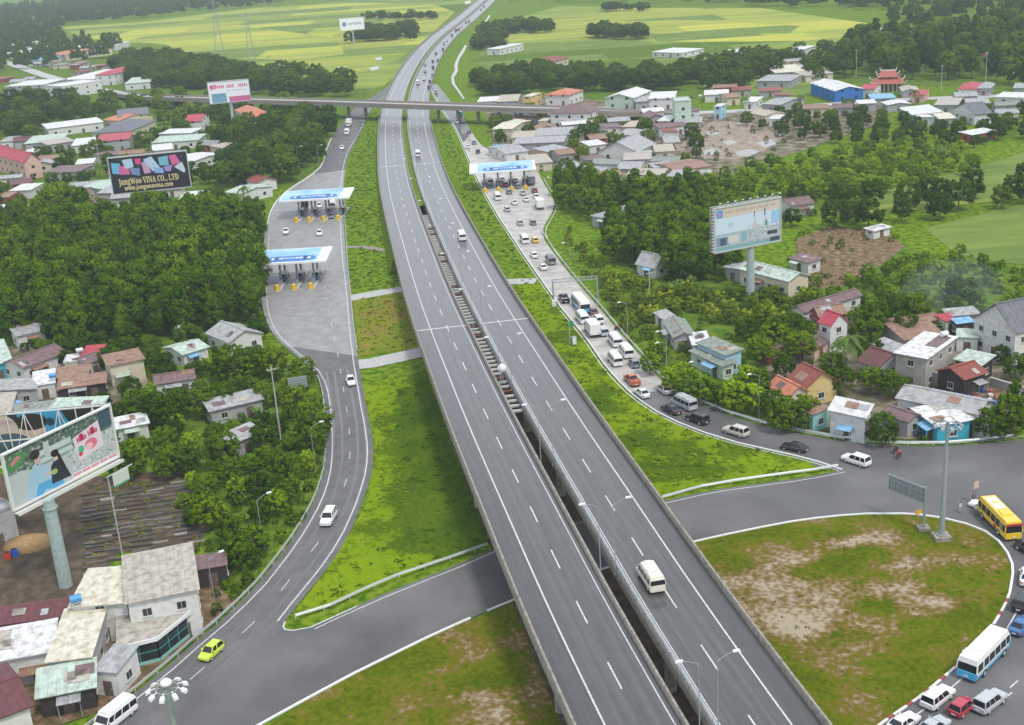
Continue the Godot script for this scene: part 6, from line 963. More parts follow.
func build_roads() -> void:
	for i in range(0, MAIN_LINE.size(), 3): main_line.append(Vector3(MAIN_LINE[i], MAIN_LINE[i + 1], MAIN_LINE[i + 2]))
	var total := length_of(main_line)
	var slip := structure("slip_road", flat_poly(LEFT_RAMP, 0.05), M.asphalt)
	var cross := structure("cross_road", flat_poly(CROSS_ROAD, 0.056), M.wet_asphalt)
	var junction := structure("junction_road", flat_poly(JUNCTION, 0.062), M.wet_asphalt)
	var slip2 := structure("slip_road", flat_poly(RIGHT_RAMP, 0.068), M.wet_asphalt)
	# painted lines on the slip roads
	var lo := v3(LEFT_RAMP_OUTER, 0.0); var li := v3(LEFT_RAMP_INNER, 0.0)
	var near_l := along(lo, length_of(lo) - 262.0, length_of(lo))
	part("edge_line", band(near_l, -1.1, 0.2, 0.066), M.white_paint, slip)
	part("edge_line", band(li, 1.0, 0.2, 0.066), M.white_paint, slip)
	part("edge_line", band(v3(CROSS_FAR, 0.0), 0.8, 0.16, 0.064), M.white_paint, cross)
	part("edge_line", band(v3([-31.87, -141.99, -31.91, -140.77, -31.51, -140.00, -30.49, -139.68, -28.24, -140.21, -22.71, -144.69], 0.0), 0.0, 0.22, 0.066), M.white_paint, cross)
	part("edge_line", band(along(v3(ISLAND_EDGE, 0.0), 34.0, 200.0), -1.6, 0.2, 0.07), M.white_paint, junction)
	part("edge_line", band(v3(RIGHT_RAMP_INNER, 0.0), 0.7, 0.2, 0.083), M.white_paint, slip2)
	part("edge_line", band(along(v3(RIGHT_RAMP_OUTER, 0.0), 300.0, 640.0), -0.9, 0.2, 0.083), M.white_paint, slip2)
	var mid := v3([-48.28, -316.16, -41.62, -276.85, -36.67, -248.83, -33.07, -226.69, -30.37, -209.79, -28.75, -195.52, -28.30, -186.09, -28.64, -175.75, -30.27, -163.69, -32.32, -155.31, -35.25, -144.17, -38.59, -136.19, -41.63, -129.96], 0.0)
	for k in [-2.9, -1.4, 1.3, 2.8]: part("wheel_track", band(along(mid, 78.0, length_of(mid)), k, 0.5, 0.0585), M.worn_asphalt, slip)
	var s := 0.0
	while s < length_of(mid):
		part("lane_dash", band(along(mid, s, s + 3.0), 0.0, 0.13, 0.066), M.white_paint, slip)
		s += 11.0
	for g in [[50.43, -124.79, 51.29, -125.54], [51.59, -115.28, 52.87, -116.26], [53.03, -117.20, 54.41, -118.39]]:
		part("lane_dash", band(v3(g, 0.0), 0.0, 0.18, 0.07), M.white_paint, junction)
	# two carriageways on a viaduct; each is road surface, parapets, lines
	for side in [-1.0, 1.0]:
		var b := MB.new()
		var inner := offset_path(main_line, side * 1.42); var outer := offset_path(main_line, side * 11.65)
		if side < 0: b.strip(outer, inner, 0.0045)
		else: b.strip(inner, outer, 0.0045)
		var m := StandardMaterial3D.new()
		m.albedo_texture = carriageway_texture(50 + int(side))
		m.roughness = 0.24
		if side > 0: m.uv1_scale = Vector3(-1, 1, 1)
		var road := structure("carriageway", b.mesh(), m)
		var slab := MB.new()
		slab.sweep(offset_path(main_line, side * 6.62), v2([-4.4, -1.6, 4.4, -1.6, 4.4, -0.6, 5.1, -0.5, 5.1, -0.02, -5.2, -0.02, -5.2, -0.5, -4.4, -0.6]))
		part("deck", slab.mesh(), M.dark_concrete, road)
		part("edge_line", band(main_line, side * 8.8, 0.2, 0.005), M.white_paint, road)
		part("edge_line", band(main_line, side * 2.1, 0.14, 0.005), M.white_paint, road)
		part("outer_parapet", sweep_mesh(offset_path(main_line, side * 11.9), [-0.25, -0.6, 0.25, -0.6, 0.25, 0.5, 0.13, 0.9, -0.13, 0.9, -0.25, 0.5]), M.old_concrete, road)
		part("inner_parapet", sweep_mesh(offset_path(main_line, side * 1.2), [-0.25, -0.9, 0.25, -0.9, 0.25, 0.4, 0.13, 0.7, -0.13, 0.7, -0.25, 0.4]), M.old_concrete, road)
		if side > 0:
			for k in [0.28, 0.62]: part("handrail", sweep_mesh(offset_path(main_line, 1.2, 0.7 + k), [-0.05, -0.05, 0.05, -0.05, 0.05, 0.05, -0.05, 0.05]), M.steel, road)
			var rail_post := box_mesh(Vector3(0.1, 0.66, 0.1), Vector3(0, 0.33, 0))
			var q := 6.0
			while q < 330.0:
				part("rail_post", rail_post, M.steel, road, Transform3D(Basis(), offset_path(along(main_line, q, q + 1.0), 1.2, 0.69)[0]))
				q += 3.0
		s = 5.0
		while s < 760.0:
			part("lane_dash", band(along(main_line, s, s + 5.0), side * 5.35, 0.18, 0.005), M.white_paint, road)
			s += 13.0
		for q in [190.0, 410.0]:   # joints between spans
			var j := along(main_line, q, q + 0.5)
			var jb := MB.new()
			jb.strip(offset_path(j, minf(side * 1.42, side * 11.6), 0.008), offset_path(j, maxf(side * 1.42, side * 11.6), 0.008))
			part("expansion_joint", jb.mesh(), M.white_paint, road)
		# piers below
		q_piers(road, side)
	# embankment where the road comes down to the plain
	var em := MB.new()
	var p := along(main_line, 262.0, 600.0)
	var prof_l := PackedVector3Array(); var base_l := PackedVector3Array(); var prof_r := PackedVector3Array(); var base_r := PackedVector3Array()
	var ol := offset_path(p, -12.1, -0.3); var orr := offset_path(p, 12.1, -0.3)
	for i in p.size():
		var h := p[i].y
		base_l.append(offset_path(p, -12.1 - h * 0.45)[i] * Vector3(1, 0, 1)); base_r.append(offset_path(p, 12.1 + h * 0.45)[i] * Vector3(1, 0, 1))
	em.strip(base_l, ol); em.strip(orr, base_r)
	em.quad(base_l[0], base_r[0], orr[0], ol[0])
	structure("embankment", em.mesh(), M.grass)
	# cross bars closing the slot between the two decks
	var bars := along(main_line, 138.0, 320.0)
	var bl := length_of(bars)
	var bar := box_mesh(Vector3(1.85, 0.3, 0.75))
	var medn := thing("median_grating", "row of concrete cross bars filling the slot between the two decks", "median", Vector3.ZERO)
	s = 0.0
	while s < bl - 2.0:
		var a := along(bars, s, s + 1.0)
		var dir := a[a.size() - 1] - a[0]
		part("cross_bar", bar, M.pale_concrete if int(s) % 7 != 3 else M.red_bar, medn, Transform3D(Basis(Vector3.UP, atan2(-dir.x, -dir.z)), a[0] - Vector3.UP * 0.4))
		s += 2.5
	var strip_path := along(main_line, 330.0, 1500.0)
	structure("median_strip", band(strip_path, 0.0, 1.9, 0.05), M.grass)

func q_piers(road: Node3D, side: float) -> void:
	var pier := MB.new()
	pier.cyl(Vector3(0, -9, -0.0), Vector3(0, -1.7, 0), 0.7, 0.7, 12)
	var pm := pier.mesh()
	var cap := box_mesh(Vector3(9.0, 0.9, 1.5), Vector3(0, -2.05, 0))
	var s := 12.0
	while s < 225.0:
		if s < 84.0 or s > 119.0:
			var a := along(main_line, s, s + 1.0)
			var dir := a[a.size() - 1] - a[0]
			var xf := Transform3D(Basis(Vector3.UP, atan2(-dir.x, -dir.z)), offset_path(a, side * 6.5)[0])
			part("pier_cap", cap, M.old_concrete, road, xf)
			for k in [-3.4, 3.4]: part("pier", pm, M.old_concrete, road, xf * Transform3D(Basis(), Vector3(k, 0, 0)))
		s += 27.0

func sweep_mesh(path: PackedVector3Array, prof: Array) -> ArrayMesh:
	var b := MB.new()
	b.sweep(path, v2(prof))
	return b.mesh()

func loft(b: MB, st: Array) -> void:   # stations [z, half width, bottom, top] from the front (-z) to the rear
	var prev := PackedVector3Array()
	for i in st.size():
		var s: Array = st[i]
		var w: float = s[1]; var y0: float = s[2]; var y1: float = s[3]
		var ring := PackedVector3Array()
		for p in [[-0.9, 0.0], [0.9, 0.0], [1.0, 0.25], [1.0, 0.7], [0.88, 1.0], [-0.88, 1.0], [-1.0, 0.7], [-1.0, 0.25]]:
			ring.append(Vector3(w * p[0], y0 + (y1 - y0) * p[1], s[0]))
		if i > 0:
			for k in 8:
				var k1 := (k + 1) % 8
				b.quad(prev[k], prev[k1], ring[k1], ring[k])
		else:
			b.cap(ring, false)
		prev = ring
	b.cap(prev, true)

func frustum(b: MB, y0: float, y1: float, f0: float, r0: float, w0: float, f1: float, r1: float, w1: float) -> void:
	b.hexa([Vector3(-w0, y0, r0), Vector3(w0, y0, r0), Vector3(w0, y0, f0), Vector3(-w0, y0, f0), Vector3(-w1, y1, r1), Vector3(w1, y1, r1), Vector3(w1, y1, f1), Vector3(-w1, y1, f1)])

var car_mesh := {}
const CARS := {
	# stations | glass y0 y1, front/rear/half width at both | roof top | pillars (share of length) | wheel z front, rear, radius
	"sedan": {"st": [[-2.25, 0.62, 0.32, 0.58], [-2.1, 0.8, 0.22, 0.72], [-1.2, 0.88, 0.2, 0.84], [-0.8, 0.88, 0.2, 0.9], [0.6, 0.88, 0.2, 0.93], [1.6, 0.87, 0.2, 0.95], [2.1, 0.82, 0.24, 0.93], [2.25, 0.68, 0.35, 0.8]], "g": [0.9, 1.38, -0.95, 1.75, 0.8, -0.2, 1.05, 0.6], "top": 1.45, "pil": [0.0, 0.48, 1.0], "wh": [-1.35, 1.35, 0.32]},
	"hatch": {"st": [[-1.85, 0.6, 0.34, 0.62], [-1.7, 0.78, 0.22, 0.78], [-0.95, 0.83, 0.2, 0.92], [0.5, 0.83, 0.2, 0.96], [1.6, 0.82, 0.22, 0.96], [1.83, 0.72, 0.35, 0.85]], "g": [0.94, 1.45, -0.95, 1.72, 0.76, -0.35, 1.4, 0.6], "top": 1.53, "pil": [0.0, 0.45, 1.0], "wh": [-1.15, 1.15, 0.3]},
	"suv": {"st": [[-2.35, 0.7, 0.4, 0.8], [-2.2, 0.88, 0.3, 0.98], [-1.2, 0.93, 0.28, 1.06], [0.5, 0.93, 0.28, 1.1], [2.0, 0.92, 0.28, 1.1], [2.33, 0.82, 0.4, 0.95]], "g": [1.08, 1.68, -1.05, 2.2, 0.86, -0.45, 2.0, 0.7], "top": 1.78, "pil": [0.0, 0.38, 0.7, 1.0], "wh": [-1.4, 1.4, 0.37]},
	"pickup": {"st": [[-2.6, 0.72, 0.42, 0.85], [-2.45, 0.88, 0.32, 1.0], [-1.4, 0.93, 0.3, 1.08], [0.5, 0.93, 0.3, 1.1], [2.4, 0.92, 0.34, 1.1], [2.6, 0.88, 0.42, 1.06]], "g": [1.08, 1.68, -1.2, 0.85, 0.84, -0.6, 0.6, 0.68], "top": 1.76, "pil": [0.0, 0.5, 1.0], "wh": [-1.6, 1.6, 0.38]},
	"van": {"st": [[-2.8, 0.78, 0.35, 0.9], [-2.65, 0.95, 0.28, 1.1], [-2.1, 1.0, 0.26, 1.2], [2.6, 1.0, 0.26, 1.22], [2.8, 0.95, 0.35, 1.18]], "g": [1.2, 1.85, -2.15, 2.77, 0.97, -1.6, 2.72, 0.9], "top": 2.25, "pil": [0.0, 0.22, 0.48, 0.74, 1.0], "wh": [-1.75, 1.7, 0.36]},
	"bus": {"st": [[-4.5, 1.05, 0.45, 1.3], [-4.35, 1.2, 0.38, 1.35], [4.3, 1.2, 0.38, 1.35], [4.5, 1.12, 0.45, 1.3]], "g": [1.35, 2.35, -4.38, 4.4, 1.19, -4.2, 4.34, 1.14], "top": 2.95, "pil": [0.0, 0.13, 0.3, 0.47, 0.64, 0.81, 1.0], "wh": [-2.9, 2.3, 0.48]},
	"truck": {"st": [[-3.2, 0.85, 0.5, 1.15], [-3.1, 0.98, 0.45, 1.3], [-1.6, 1.0, 0.45, 1.35], [-1.5, 1.0, 0.45, 1.35]], "g": [1.33, 1.95, -3.1, -1.52, 0.96, -2.8, -1.55, 0.88], "top": 2.15, "pil": [0.0, 1.0], "wh": [-2.5, 1.9, 0.45]},
}

func make_car_meshes() -> void:
	for k in CARS:
		var d: Dictionary = CARS[k]
		var g: Array = d.g
		var body := MB.new()
		loft(body, d.st)
		var roof := MB.new()
		# the roof shell rests on the glass
		var wt: float = g[7]
		var slope: float = (g[4] - g[7]) / maxf(g[1] - g[0], 0.1)
		frustum(roof, g[1] - 0.02, d.top, g[5] - 0.03, g[6] + 0.03, wt + 0.015, g[5] + 0.18, g[6] - 0.12, wt - 0.1)
		for s in [-1.0, 1.0]:
			for t in d.pil:
				var lo := Vector3(s * (g[4] + 0.012), g[0] - 0.03, lerpf(g[2], g[3], t))
				var hi := Vector3(s * (g[7] + 0.012), g[1], lerpf(g[5], g[6], t))
				roof.beam(lo, hi, 0.1 if k != "bus" else 0.16, 0.07)
		var glass := MB.new()
		frustum(glass, g[0] - 0.05, g[1], g[2], g[3], g[4], g[5], g[6], g[7])
		if k == "pickup":
			for s in [-1.0, 1.0]: body.box(Vector3(s * 0.84, 1.16, 1.7), Vector3(0.14, 0.2, 1.72))
			body.box(Vector3(0, 1.16, 2.5), Vector3(1.6, 0.2, 0.12))
		if k == "van" or k == "bus":   # ribs and the cooling unit on the roof
			roof.box(Vector3(0, d.top + 0.06, g[6] * 0.35), Vector3(1.3, 0.16, 1.5 if k == "bus" else 0.9))
			roof.box(Vector3(0, d.top + 0.03, -g[6] * 0.4), Vector3(0.8, 0.07, 0.8))
		var tyre := MB.new()
		var r: float = d.wh[2]
		tyre.cyl(Vector3(-0.11, 0, 0), Vector3(0.11, 0, 0), r, r, 14)
		var rim := MB.new()
		rim.cyl(Vector3(-0.125, 0, 0), Vector3(0.125, 0, 0), r * 0.6, r * 0.6, 10)
		var st: Array = d.st
		var f: Array = st[1]; var e: Array = st[st.size() - 2]
		var lamp := MB.new()
		lamp.box(Vector3.ZERO, Vector3(0.34, 0.16, 0.14))
		car_mesh[k] = {"body": body.mesh(), "roof": roof.mesh(), "glass": glass.mesh(), "tyre": tyre.mesh(), "rim": rim.mesh(), "lamp": lamp.mesh()}
		car_mesh[k].skirt = box_mesh(Vector3(f[1] * 1.86, 0.2, (e[0] - f[0]) * 0.98), Vector3(0, f[2] + 0.02, (e[0] + f[0]) * 0.5))
	var cargo := MB.new()
	cargo.box(Vector3(0, 2.0, 1.05), Vector3(2.25, 2.3, 4.6))
	for i in 9:
		for s in [-1.0, 1.0]: cargo.box(Vector3(s * 1.135, 2.0, -1.1 + i * 0.54), Vector3(0.03, 2.2, 0.06))
	car_mesh.truck.cargo = cargo.mesh()
	car_mesh.truck.chassis = box_mesh(Vector3(1.0, 0.25, 6.0), Vector3(0, 0.68, 0.1))
	car_mesh.bus.band = box_mesh(Vector3(2.43, 0.26, 8.4), Vector3(0, 1.15, 0))

const PAINT := {
	"white": [0.72, 0.72, 0.72], "silver": [0.42, 0.44, 0.46], "grey": [0.16, 0.17, 0.19], "black": [0.015, 0.016, 0.02], "red": [0.4, 0.03, 0.05], "orange": [0.42, 0.09, 0.03],
	"maroon": [0.16, 0.03, 0.035], "blue": [0.03, 0.12, 0.3], "sky": [0.06, 0.38, 0.66], "yellow": [0.75, 0.5, 0.02], "lime": [0.5, 0.68, 0.03], "beige": [0.5, 0.46, 0.4], "cream": [0.66, 0.62, 0.52],
}

func paint(c: String) -> StandardMaterial3D:
	var key := "paint_" + c
	if not M.has(key):
		var p: Array = PAINT[c]
		M[key] = mat(p[0], p[1], p[2], 0.32)
		M[key].clearcoat_enabled = true
		M[key].clearcoat = 0.6
		M[key].clearcoat_roughness = 0.12
	return M[key]

const CAR_NAMES := {"sedan": "sedan_car", "hatch": "hatchback_car", "suv": "sport_utility_car", "pickup": "pickup_truck", "van": "minibus", "bus": "bus", "truck": "box_truck"}
const CAR_KIND := {"sedan": "car", "hatch": "car", "suv": "car", "pickup": "pickup", "van": "minibus", "bus": "bus", "truck": "truck"}

func vehicle(k: String, c: String, c2: String, at: Vector3, turn: float, label: String, group: String, pitch := 0.0) -> Node3D:
	var t := thing(CAR_NAMES[k], label, CAR_KIND[k], at, turn, group)
	t.rotation.x = pitch
	var q: Dictionary = car_mesh[k]
	var d: Dictionary = CARS[k]
	part("body", q.body, paint(c), t)
	part("underbody", q.skirt, M.rubber, t)
	part("windows", q.glass, M.car_glass, t)
	part("roof", q.roof, paint(c2), t)
	if q.has("cargo"):
		part("cargo_box", q.cargo, paint(c2), t)
		part("chassis", q.chassis, M.rubber, t)
	if q.has("band") and c != c2: part("stripe", q.band, paint(c2), t)
	var st: Array = d.st
	var f: Array = st[1]; var e: Array = st[st.size() - 2]
	if k != "truck": part("number_plate", unit_box(), M.lamp_glass, t, Transform3D(Basis.from_scale(Vector3(0.48, 0.16, 0.05)), Vector3(0, lerpf(e[2], e[3], 0.4), st[-1][0] + 0.02)))
	for s in [-1.0, 1.0]:
		part("mirror", unit_box(), paint(c), t, Transform3D(Basis.from_scale(Vector3(0.22, 0.16, 0.12)), Vector3(s * (d.g[4] + 0.16), d.g[0] + 0.12, d.g[2] + 0.35)))
		for z in [d.wh[0], d.wh[1]]:
			var wheel := part("wheel", q.tyre, M.rubber, t, Transform3D(Basis(), Vector3(s * (f[1] - 0.07), d.wh[2], z)))
			part("rim", q.rim, M.steel, wheel)
		part("headlight", q.lamp, M.lamp_glass, t, Transform3D(Basis(), Vector3(s * (f[1] - 0.24), lerpf(f[2], f[3], 0.72), f[0] - 0.06)))
		part("tail_light", q.lamp, M.tail_glass, t, Transform3D(Basis(), Vector3(s * (e[1] - 0.2), lerpf(e[2], e[3], 0.72), e[0] + (0.09 if k != "truck" else 4.9))))
	return t

func build_vehicles() -> void:
	M.rubber = mat(0.02, 0.02, 0.02, 0.8)
	M.car_glass = mat(0.012, 0.016, 0.02, 0.06)
	M.lamp_glass = mat(0.6, 0.6, 0.58, 0.15)
	M.tail_glass = mat(0.35, 0.01, 0.01, 0.2)
	make_car_meshes()
	for v in VEHICLES:
		var t := vehicle(v[0], v[1], v[2], Vector3(v[3], v[5], v[4]), deg_to_rad(v[6]), v[7], v[8])
		if v[0] == "bus" and v[1] == "yellow":
			part("roof_panel", box_mesh(Vector3(1.5, 0.04, 3.6), Vector3(0, 2.99, -1.6)), paint("white"), t)
			for z in [-4.3, 4.42]: part("red_trim", box_mesh(Vector3(2.3, 0.3, 0.12), Vector3(0, 2.55, z)), paint("red"), t)
			for q in [-1.22, 1.22]: part("side_emblem", box_mesh(Vector3(0.03, 0.5, 0.9), Vector3(q, 0.9, 1.2)), paint("red"), t)

func leaf_ball(b: MB, r: RandomNumberGenerator, ctr: Vector3, rad: Vector3, count: int, size: float, tint: Array) -> void:
	# leaf sprays on the shell of a clump, facing roughly outward; each clump has its own hue between the two greens of the species
	var hue := r.randf_range(0.2, 0.8)
	for i in count:
		var d := Vector3(r.randfn(), r.randfn() * 0.9 + 0.25, r.randfn()).normalized()
		var p := ctr + d * rad * r.randf_range(0.6, 1.05)
		var nrm := (d + Vector3(r.randf_range(-0.45, 0.45), r.randf_range(-0.2, 0.5), r.randf_range(-0.45, 0.45))).normalized()
		var s := nrm.cross(Vector3(r.randfn(), r.randfn(), r.randfn())).normalized()
		var t := nrm.cross(s)
		var z := size * r.randf_range(0.6, 1.25)
		var w := z * r.randf_range(0.45, 0.8)
		var k := clampf(hue + r.randf_range(-0.2, 0.2), 0.0, 1.0)
		b.col = Color(lerpf(tint[0], tint[3], k), lerpf(tint[1], tint[4], k), lerpf(tint[2], tint[5], k))
		var a0 := p - s * z; var a1 := p - t * w; var a2 := p + s * z; var a3 := p + t * w
		var out := Vector3(p.x, (p.y - 0.45) * 0.8, p.z).normalized()
		var sn := (nrm * 0.25 + d * 0.5 + out * 0.55).normalized()
		b.tri_n(a0, a1 + nrm * z * 0.15, a2, sn, sn, sn)
		b.tri_n(a0, a2, a3 - nrm * z * 0.15, sn, sn, sn)

const TINTS := {   # two greens of each species, linear
	"grove": [0.018, 0.055, 0.003, 0.1, 0.18, 0.006],
	"dark": [0.022, 0.06, 0.004, 0.08, 0.145, 0.01],
	"mid": [0.026, 0.07, 0.003, 0.125, 0.205, 0.007],
	"bright": [0.07, 0.155, 0.005, 0.18, 0.28, 0.01],
	"olive": [0.09, 0.15, 0.008, 0.2, 0.26, 0.02],
	"lime": [0.12, 0.21, 0.004, 0.22, 0.31, 0.008],
	"weed": [0.04, 0.09, 0.004, 0.09, 0.15, 0.007],
	"dry": [0.11, 0.13, 0.01, 0.17, 0.16, 0.025],
}

func crown_mesh(sd: int, shape: String, tint: String, lift: float, leaf := 0.06, clumps := 34, per := 46) -> ArrayMesh:
	# unit tree, 1 m tall and about 0.8 m wide; it is scaled to size where it stands
	var r := RandomNumberGenerator.new()
	r.seed = sd
	var b := MB.new()
	var shade_of: Array = TINTS[tint].map(func(q): return q * lift)
	for q in [0, 3]: shade_of[q] *= 0.6 + 0.4 * lift   # paler kinds lean to yellow
	for i in clumps:
		var h: float
		var reach: float
		var ang := r.randf() * TAU
		match shape:
			"tall":   # narrow, high-shouldered grove tree
				h = lerpf(0.3, 1.0, pow(r.randf(), 1.15))
				reach = 0.23 * pow(maxf(0.0, 1.0 - (h - 0.3) / 0.72), 0.55)
			"wide":   # spreading crown
				h = r.randf_range(0.42, 0.92)
				reach = 0.52 * sqrt(maxf(0.0, 1.0 - pow((h - 0.55) / 0.42, 2.0)))
			"bush":
				h = r.randf_range(0.12, 0.85)
				reach = 0.5 * sqrt(maxf(0.0, 1.0 - pow((h - 0.3) / 0.62, 2.0)))
			_:        # rounded
				h = r.randf_range(0.25, 0.92)
				reach = 0.4 * sqrt(maxf(0.0, 1.0 - pow((h - 0.52) / 0.46, 2.0)))
		var q := reach * sqrt(r.randf_range(0.3, 1.0))
		var cr := r.randf_range(0.05, 0.115)
		leaf_ball(b, r, Vector3(cos(ang) * q, h - cr * 0.4, sin(ang) * q), Vector3(cr, cr * 0.8, cr), per, leaf, shade_of)
	return b.mesh()

func trunk_mesh(sd: int, top := 0.62, girth := 0.022) -> ArrayMesh:
	var r := RandomNumberGenerator.new()
	r.seed = sd
	var b := MB.new()
	var bend := Vector3(r.randf_range(-0.03, 0.03), 0.3, r.randf_range(-0.03, 0.03))
	b.cyl(Vector3(0, -0.02, 0), bend, girth, girth * 0.8, 7, false)
	b.cyl(bend, Vector3(bend.x, top, bend.z), girth * 0.8, girth * 0.35, 7, false)
	for i in 6:
		var a := r.randf() * TAU
		var h := r.randf_range(0.28, top)
		b.cyl(Vector3(bend.x, h, bend.z), Vector3(cos(a) * 0.24, h + r.randf_range(0.1, 0.25), sin(a) * 0.24), girth * 0.4, girth * 0.12, 5, false)
	return b.mesh()

func palm_meshes(sd: int) -> Array:   # unit palm: leaning stem and a head of drooping feather fronds
	var r := RandomNumberGenerator.new()
	r.seed = sd
	var tb := MB.new()
	var last := Vector3.ZERO
	for i in 6:
		var t := (i + 1) / 6.0
		var p := Vector3(0.05 * t * t, 0.74 * t, 0.02 * t)
		tb.cyl(last, p, 0.022 - 0.002 * i, 0.02 - 0.002 * i, 7, false)
		last = p
	var fb := MB.new()
	for i in 22:
		var a := TAU * i / 22.0 + r.randf_range(-0.15, 0.15)
		var rise := r.randf_range(-0.1, 1.1)
		var len := r.randf_range(0.26, 0.36)
		var prev := last
		for k in 7:
			var t := (k + 1) / 7.0
			var p := last + Vector3(cos(a), 0, sin(a)) * len * t + Vector3.UP * (rise * 0.3 * t - 0.34 * t * t)
			var side := Vector3(-sin(a), 0, cos(a)) * 0.06 * sin(PI * clampf(t * 0.9 + 0.05, 0, 1))
			var g := r.randf_range(0.8, 1.2)
			fb.col = Color(0.09 * g, 0.15 * g, 0.03 * g)
			for s in [-1.0, 1.0]:
				fb.tri(prev, prev + side * s - Vector3.UP * 0.02, p)
				fb.tri(p, prev.lerp(p, 0.5) + side * s - Vector3.UP * 0.03, prev)
			prev = p
	return [tb.mesh(), fb.mesh()]

func banana_meshes(sd: int) -> Array:
	var r := RandomNumberGenerator.new()
	r.seed = sd
	var tb := MB.new()
	tb.cyl(Vector3.ZERO, Vector3(0, 0.5, 0), 0.05, 0.035, 7, false)
	var fb := MB.new()
	for i in 9:
		var a := TAU * i / 9.0 + r.randf_range(-0.3, 0.3)
		var rise := r.randf_range(0.5, 1.5)
		var prev := Vector3(0, 0.48, 0)
		var g := r.randf_range(0.8, 1.3)
		fb.col = Color(0.09 * g, 0.19 * g, 0.03 * g)
		var pw := 0.02
		for k in 6:
			var t := (k + 1) / 6.0
			var p := Vector3(cos(a) * 0.5 * t, 0.48 + rise * 0.5 * t - 0.55 * t * t, sin(a) * 0.5 * t)
			var w := 0.1 * sin(PI * clampf(t * 0.92 + 0.06, 0, 1))
			var sd2 := Vector3(-sin(a), 0, cos(a))
			fb.quad(prev - sd2 * pw, p - sd2 * w, p, prev)
			fb.quad(prev, p, p + sd2 * w, prev + sd2 * pw)
			prev = p; pw = w
	return [tb.mesh(), fb.mesh()]

var proto := {}
func build_trees() -> void:
	var leaf := StandardMaterial3D.new()
	leaf.vertex_color_use_as_albedo = true
	leaf.roughness = 0.8
	leaf.metallic_specular = 0.12
	M.leaf = leaf
	M.bark = tri_mat(noise_tex(31, 0.05, [[0.0, [0.06, 0.05, 0.035]], [0.5, [0.13, 0.11, 0.085]], [1.0, [0.24, 0.21, 0.17]]], 256, 5), 2.0)
	for k in TREE_KINDS:
		var spec: Array = TREE_KINDS[k]
		var list := []
		for i in spec[3]:
			if spec[1] == "palm": list.append(palm_meshes(90 + i))
			elif spec[1] == "banana": list.append(banana_meshes(190 + i))
			else: list.append([trunk_mesh(i + 11), crown_mesh(i * 7 + k.length() * 31, "round" if spec[1] == "tall" and i % 3 == 2 else spec[1], spec[2], [1.0, 0.75, 1.35, 0.88, 1.18][i % 5], spec[4], spec[5], spec[6])])
		proto[k] = list
	for s in TREES:
		var k: String = s[0]
		var spec: Array = TREE_KINDS[k]
		var list: Array = proto[k]
		var p: Array = s[3]
		var mean := 0.0
		for i in range(2, p.size(), 3): mean += p[i] * 3.0 / p.size()
		for i in range(0, p.size(), 3):
			var pick := rng.randi() % list.size()
			var label: String = s[1]
			if p.size() > 60: label = "%s, %s %s" % [["plain green", "dark", "light green", "deep green", "fresh green"][pick % 5], "taller" if p[i + 2] > mean else "shorter", s[1]]
			var t := thing(spec[0], label, spec[7], Vector3(p[i] * 0.1, 0, p[i + 1] * 0.1), rng.randf() * TAU, s[2])
			var h: float = p[i + 2] * 0.1
			var wide := h * rng.randf_range(0.85, 1.15)
			var m: Array = list[pick]
			var xf := Transform3D(Basis.from_scale(Vector3(wide, h, wide)), Vector3.ZERO)
			part("trunk" if spec[1] != "banana" else "stem", m[0], M.bark, t, xf)
			part("crown" if spec[1] != "banana" else "leaves", m[1], M.leaf, t, xf)
	# far woods and undergrowth that nobody could count
	for s in THICKETS:
		scatter(s[0], s[1], s[2], s[3], proto[s[4]][0][1], M.leaf, s[5], s[6], s[7])

func scatter(called: String, label: String, category: String, poly: Array, mesh: Mesh, m: Material, per_100: float, lo: float, hi: float, flat := 1.0, holes := []) -> MultiMeshInstance3D:
	var p := v2(poly)
	var box := Rect2(p[0], Vector2.ZERO)
	for q in p: box = box.expand(q)
	var want := int(box.get_area() * per_100 / 100.0)
	var at: Array[Transform3D] = []
	for i in want:
		var q := box.position + Vector2(rng.randf(), rng.randf()) * box.size
		if not Geometry2D.is_point_in_polygon(q, p): continue
		var skip := false
		for hole in holes:
			if Geometry2D.is_point_in_polygon(q, hole): skip = true
		if skip: continue
		var h := rng.randf_range(lo, hi)
		var wide := h * rng.randf_range(0.9, 1.4)
		at.append(Transform3D(Basis(Vector3.UP, rng.randf() * TAU).scaled(Vector3(wide, h * flat, wide)), Vector3(q.x, -0.03, q.y)))
	var mm := MultiMesh.new()
	mm.transform_format = MultiMesh.TRANSFORM_3D
	mm.use_colors = true
	mm.mesh = mesh
	mm.instance_count = at.size()
	for i in at.size():
		mm.set_instance_transform(i, at[i])
		var g := rng.randf_range(0.8, 1.2)
		mm.set_instance_color(i, Color(g * rng.randf_range(0.9, 1.25), g, g * 0.9))
	var o := MultiMeshInstance3D.new()
	o.name = numbered(called)
	o.multimesh = mm
	o.material_override = m
	add_child(o)
	tag(o, label, category, "", "stuff")
	return o

func build_grass() -> void:
	var clump := {}
	for k in ["lime", "weed", "dry"]: clump[k] = crown_mesh(900 + k.length(), "bush", k, 1.0, 0.12, 9, 26)
	for s in GRASS: scatter(s[0], s[1], "grass", s[2], clump[{"tall": "lime", "weed": "weed", "dry": "dry"}[s[3]]], M.leaf, s[4], s[5], s[6], 0.45)

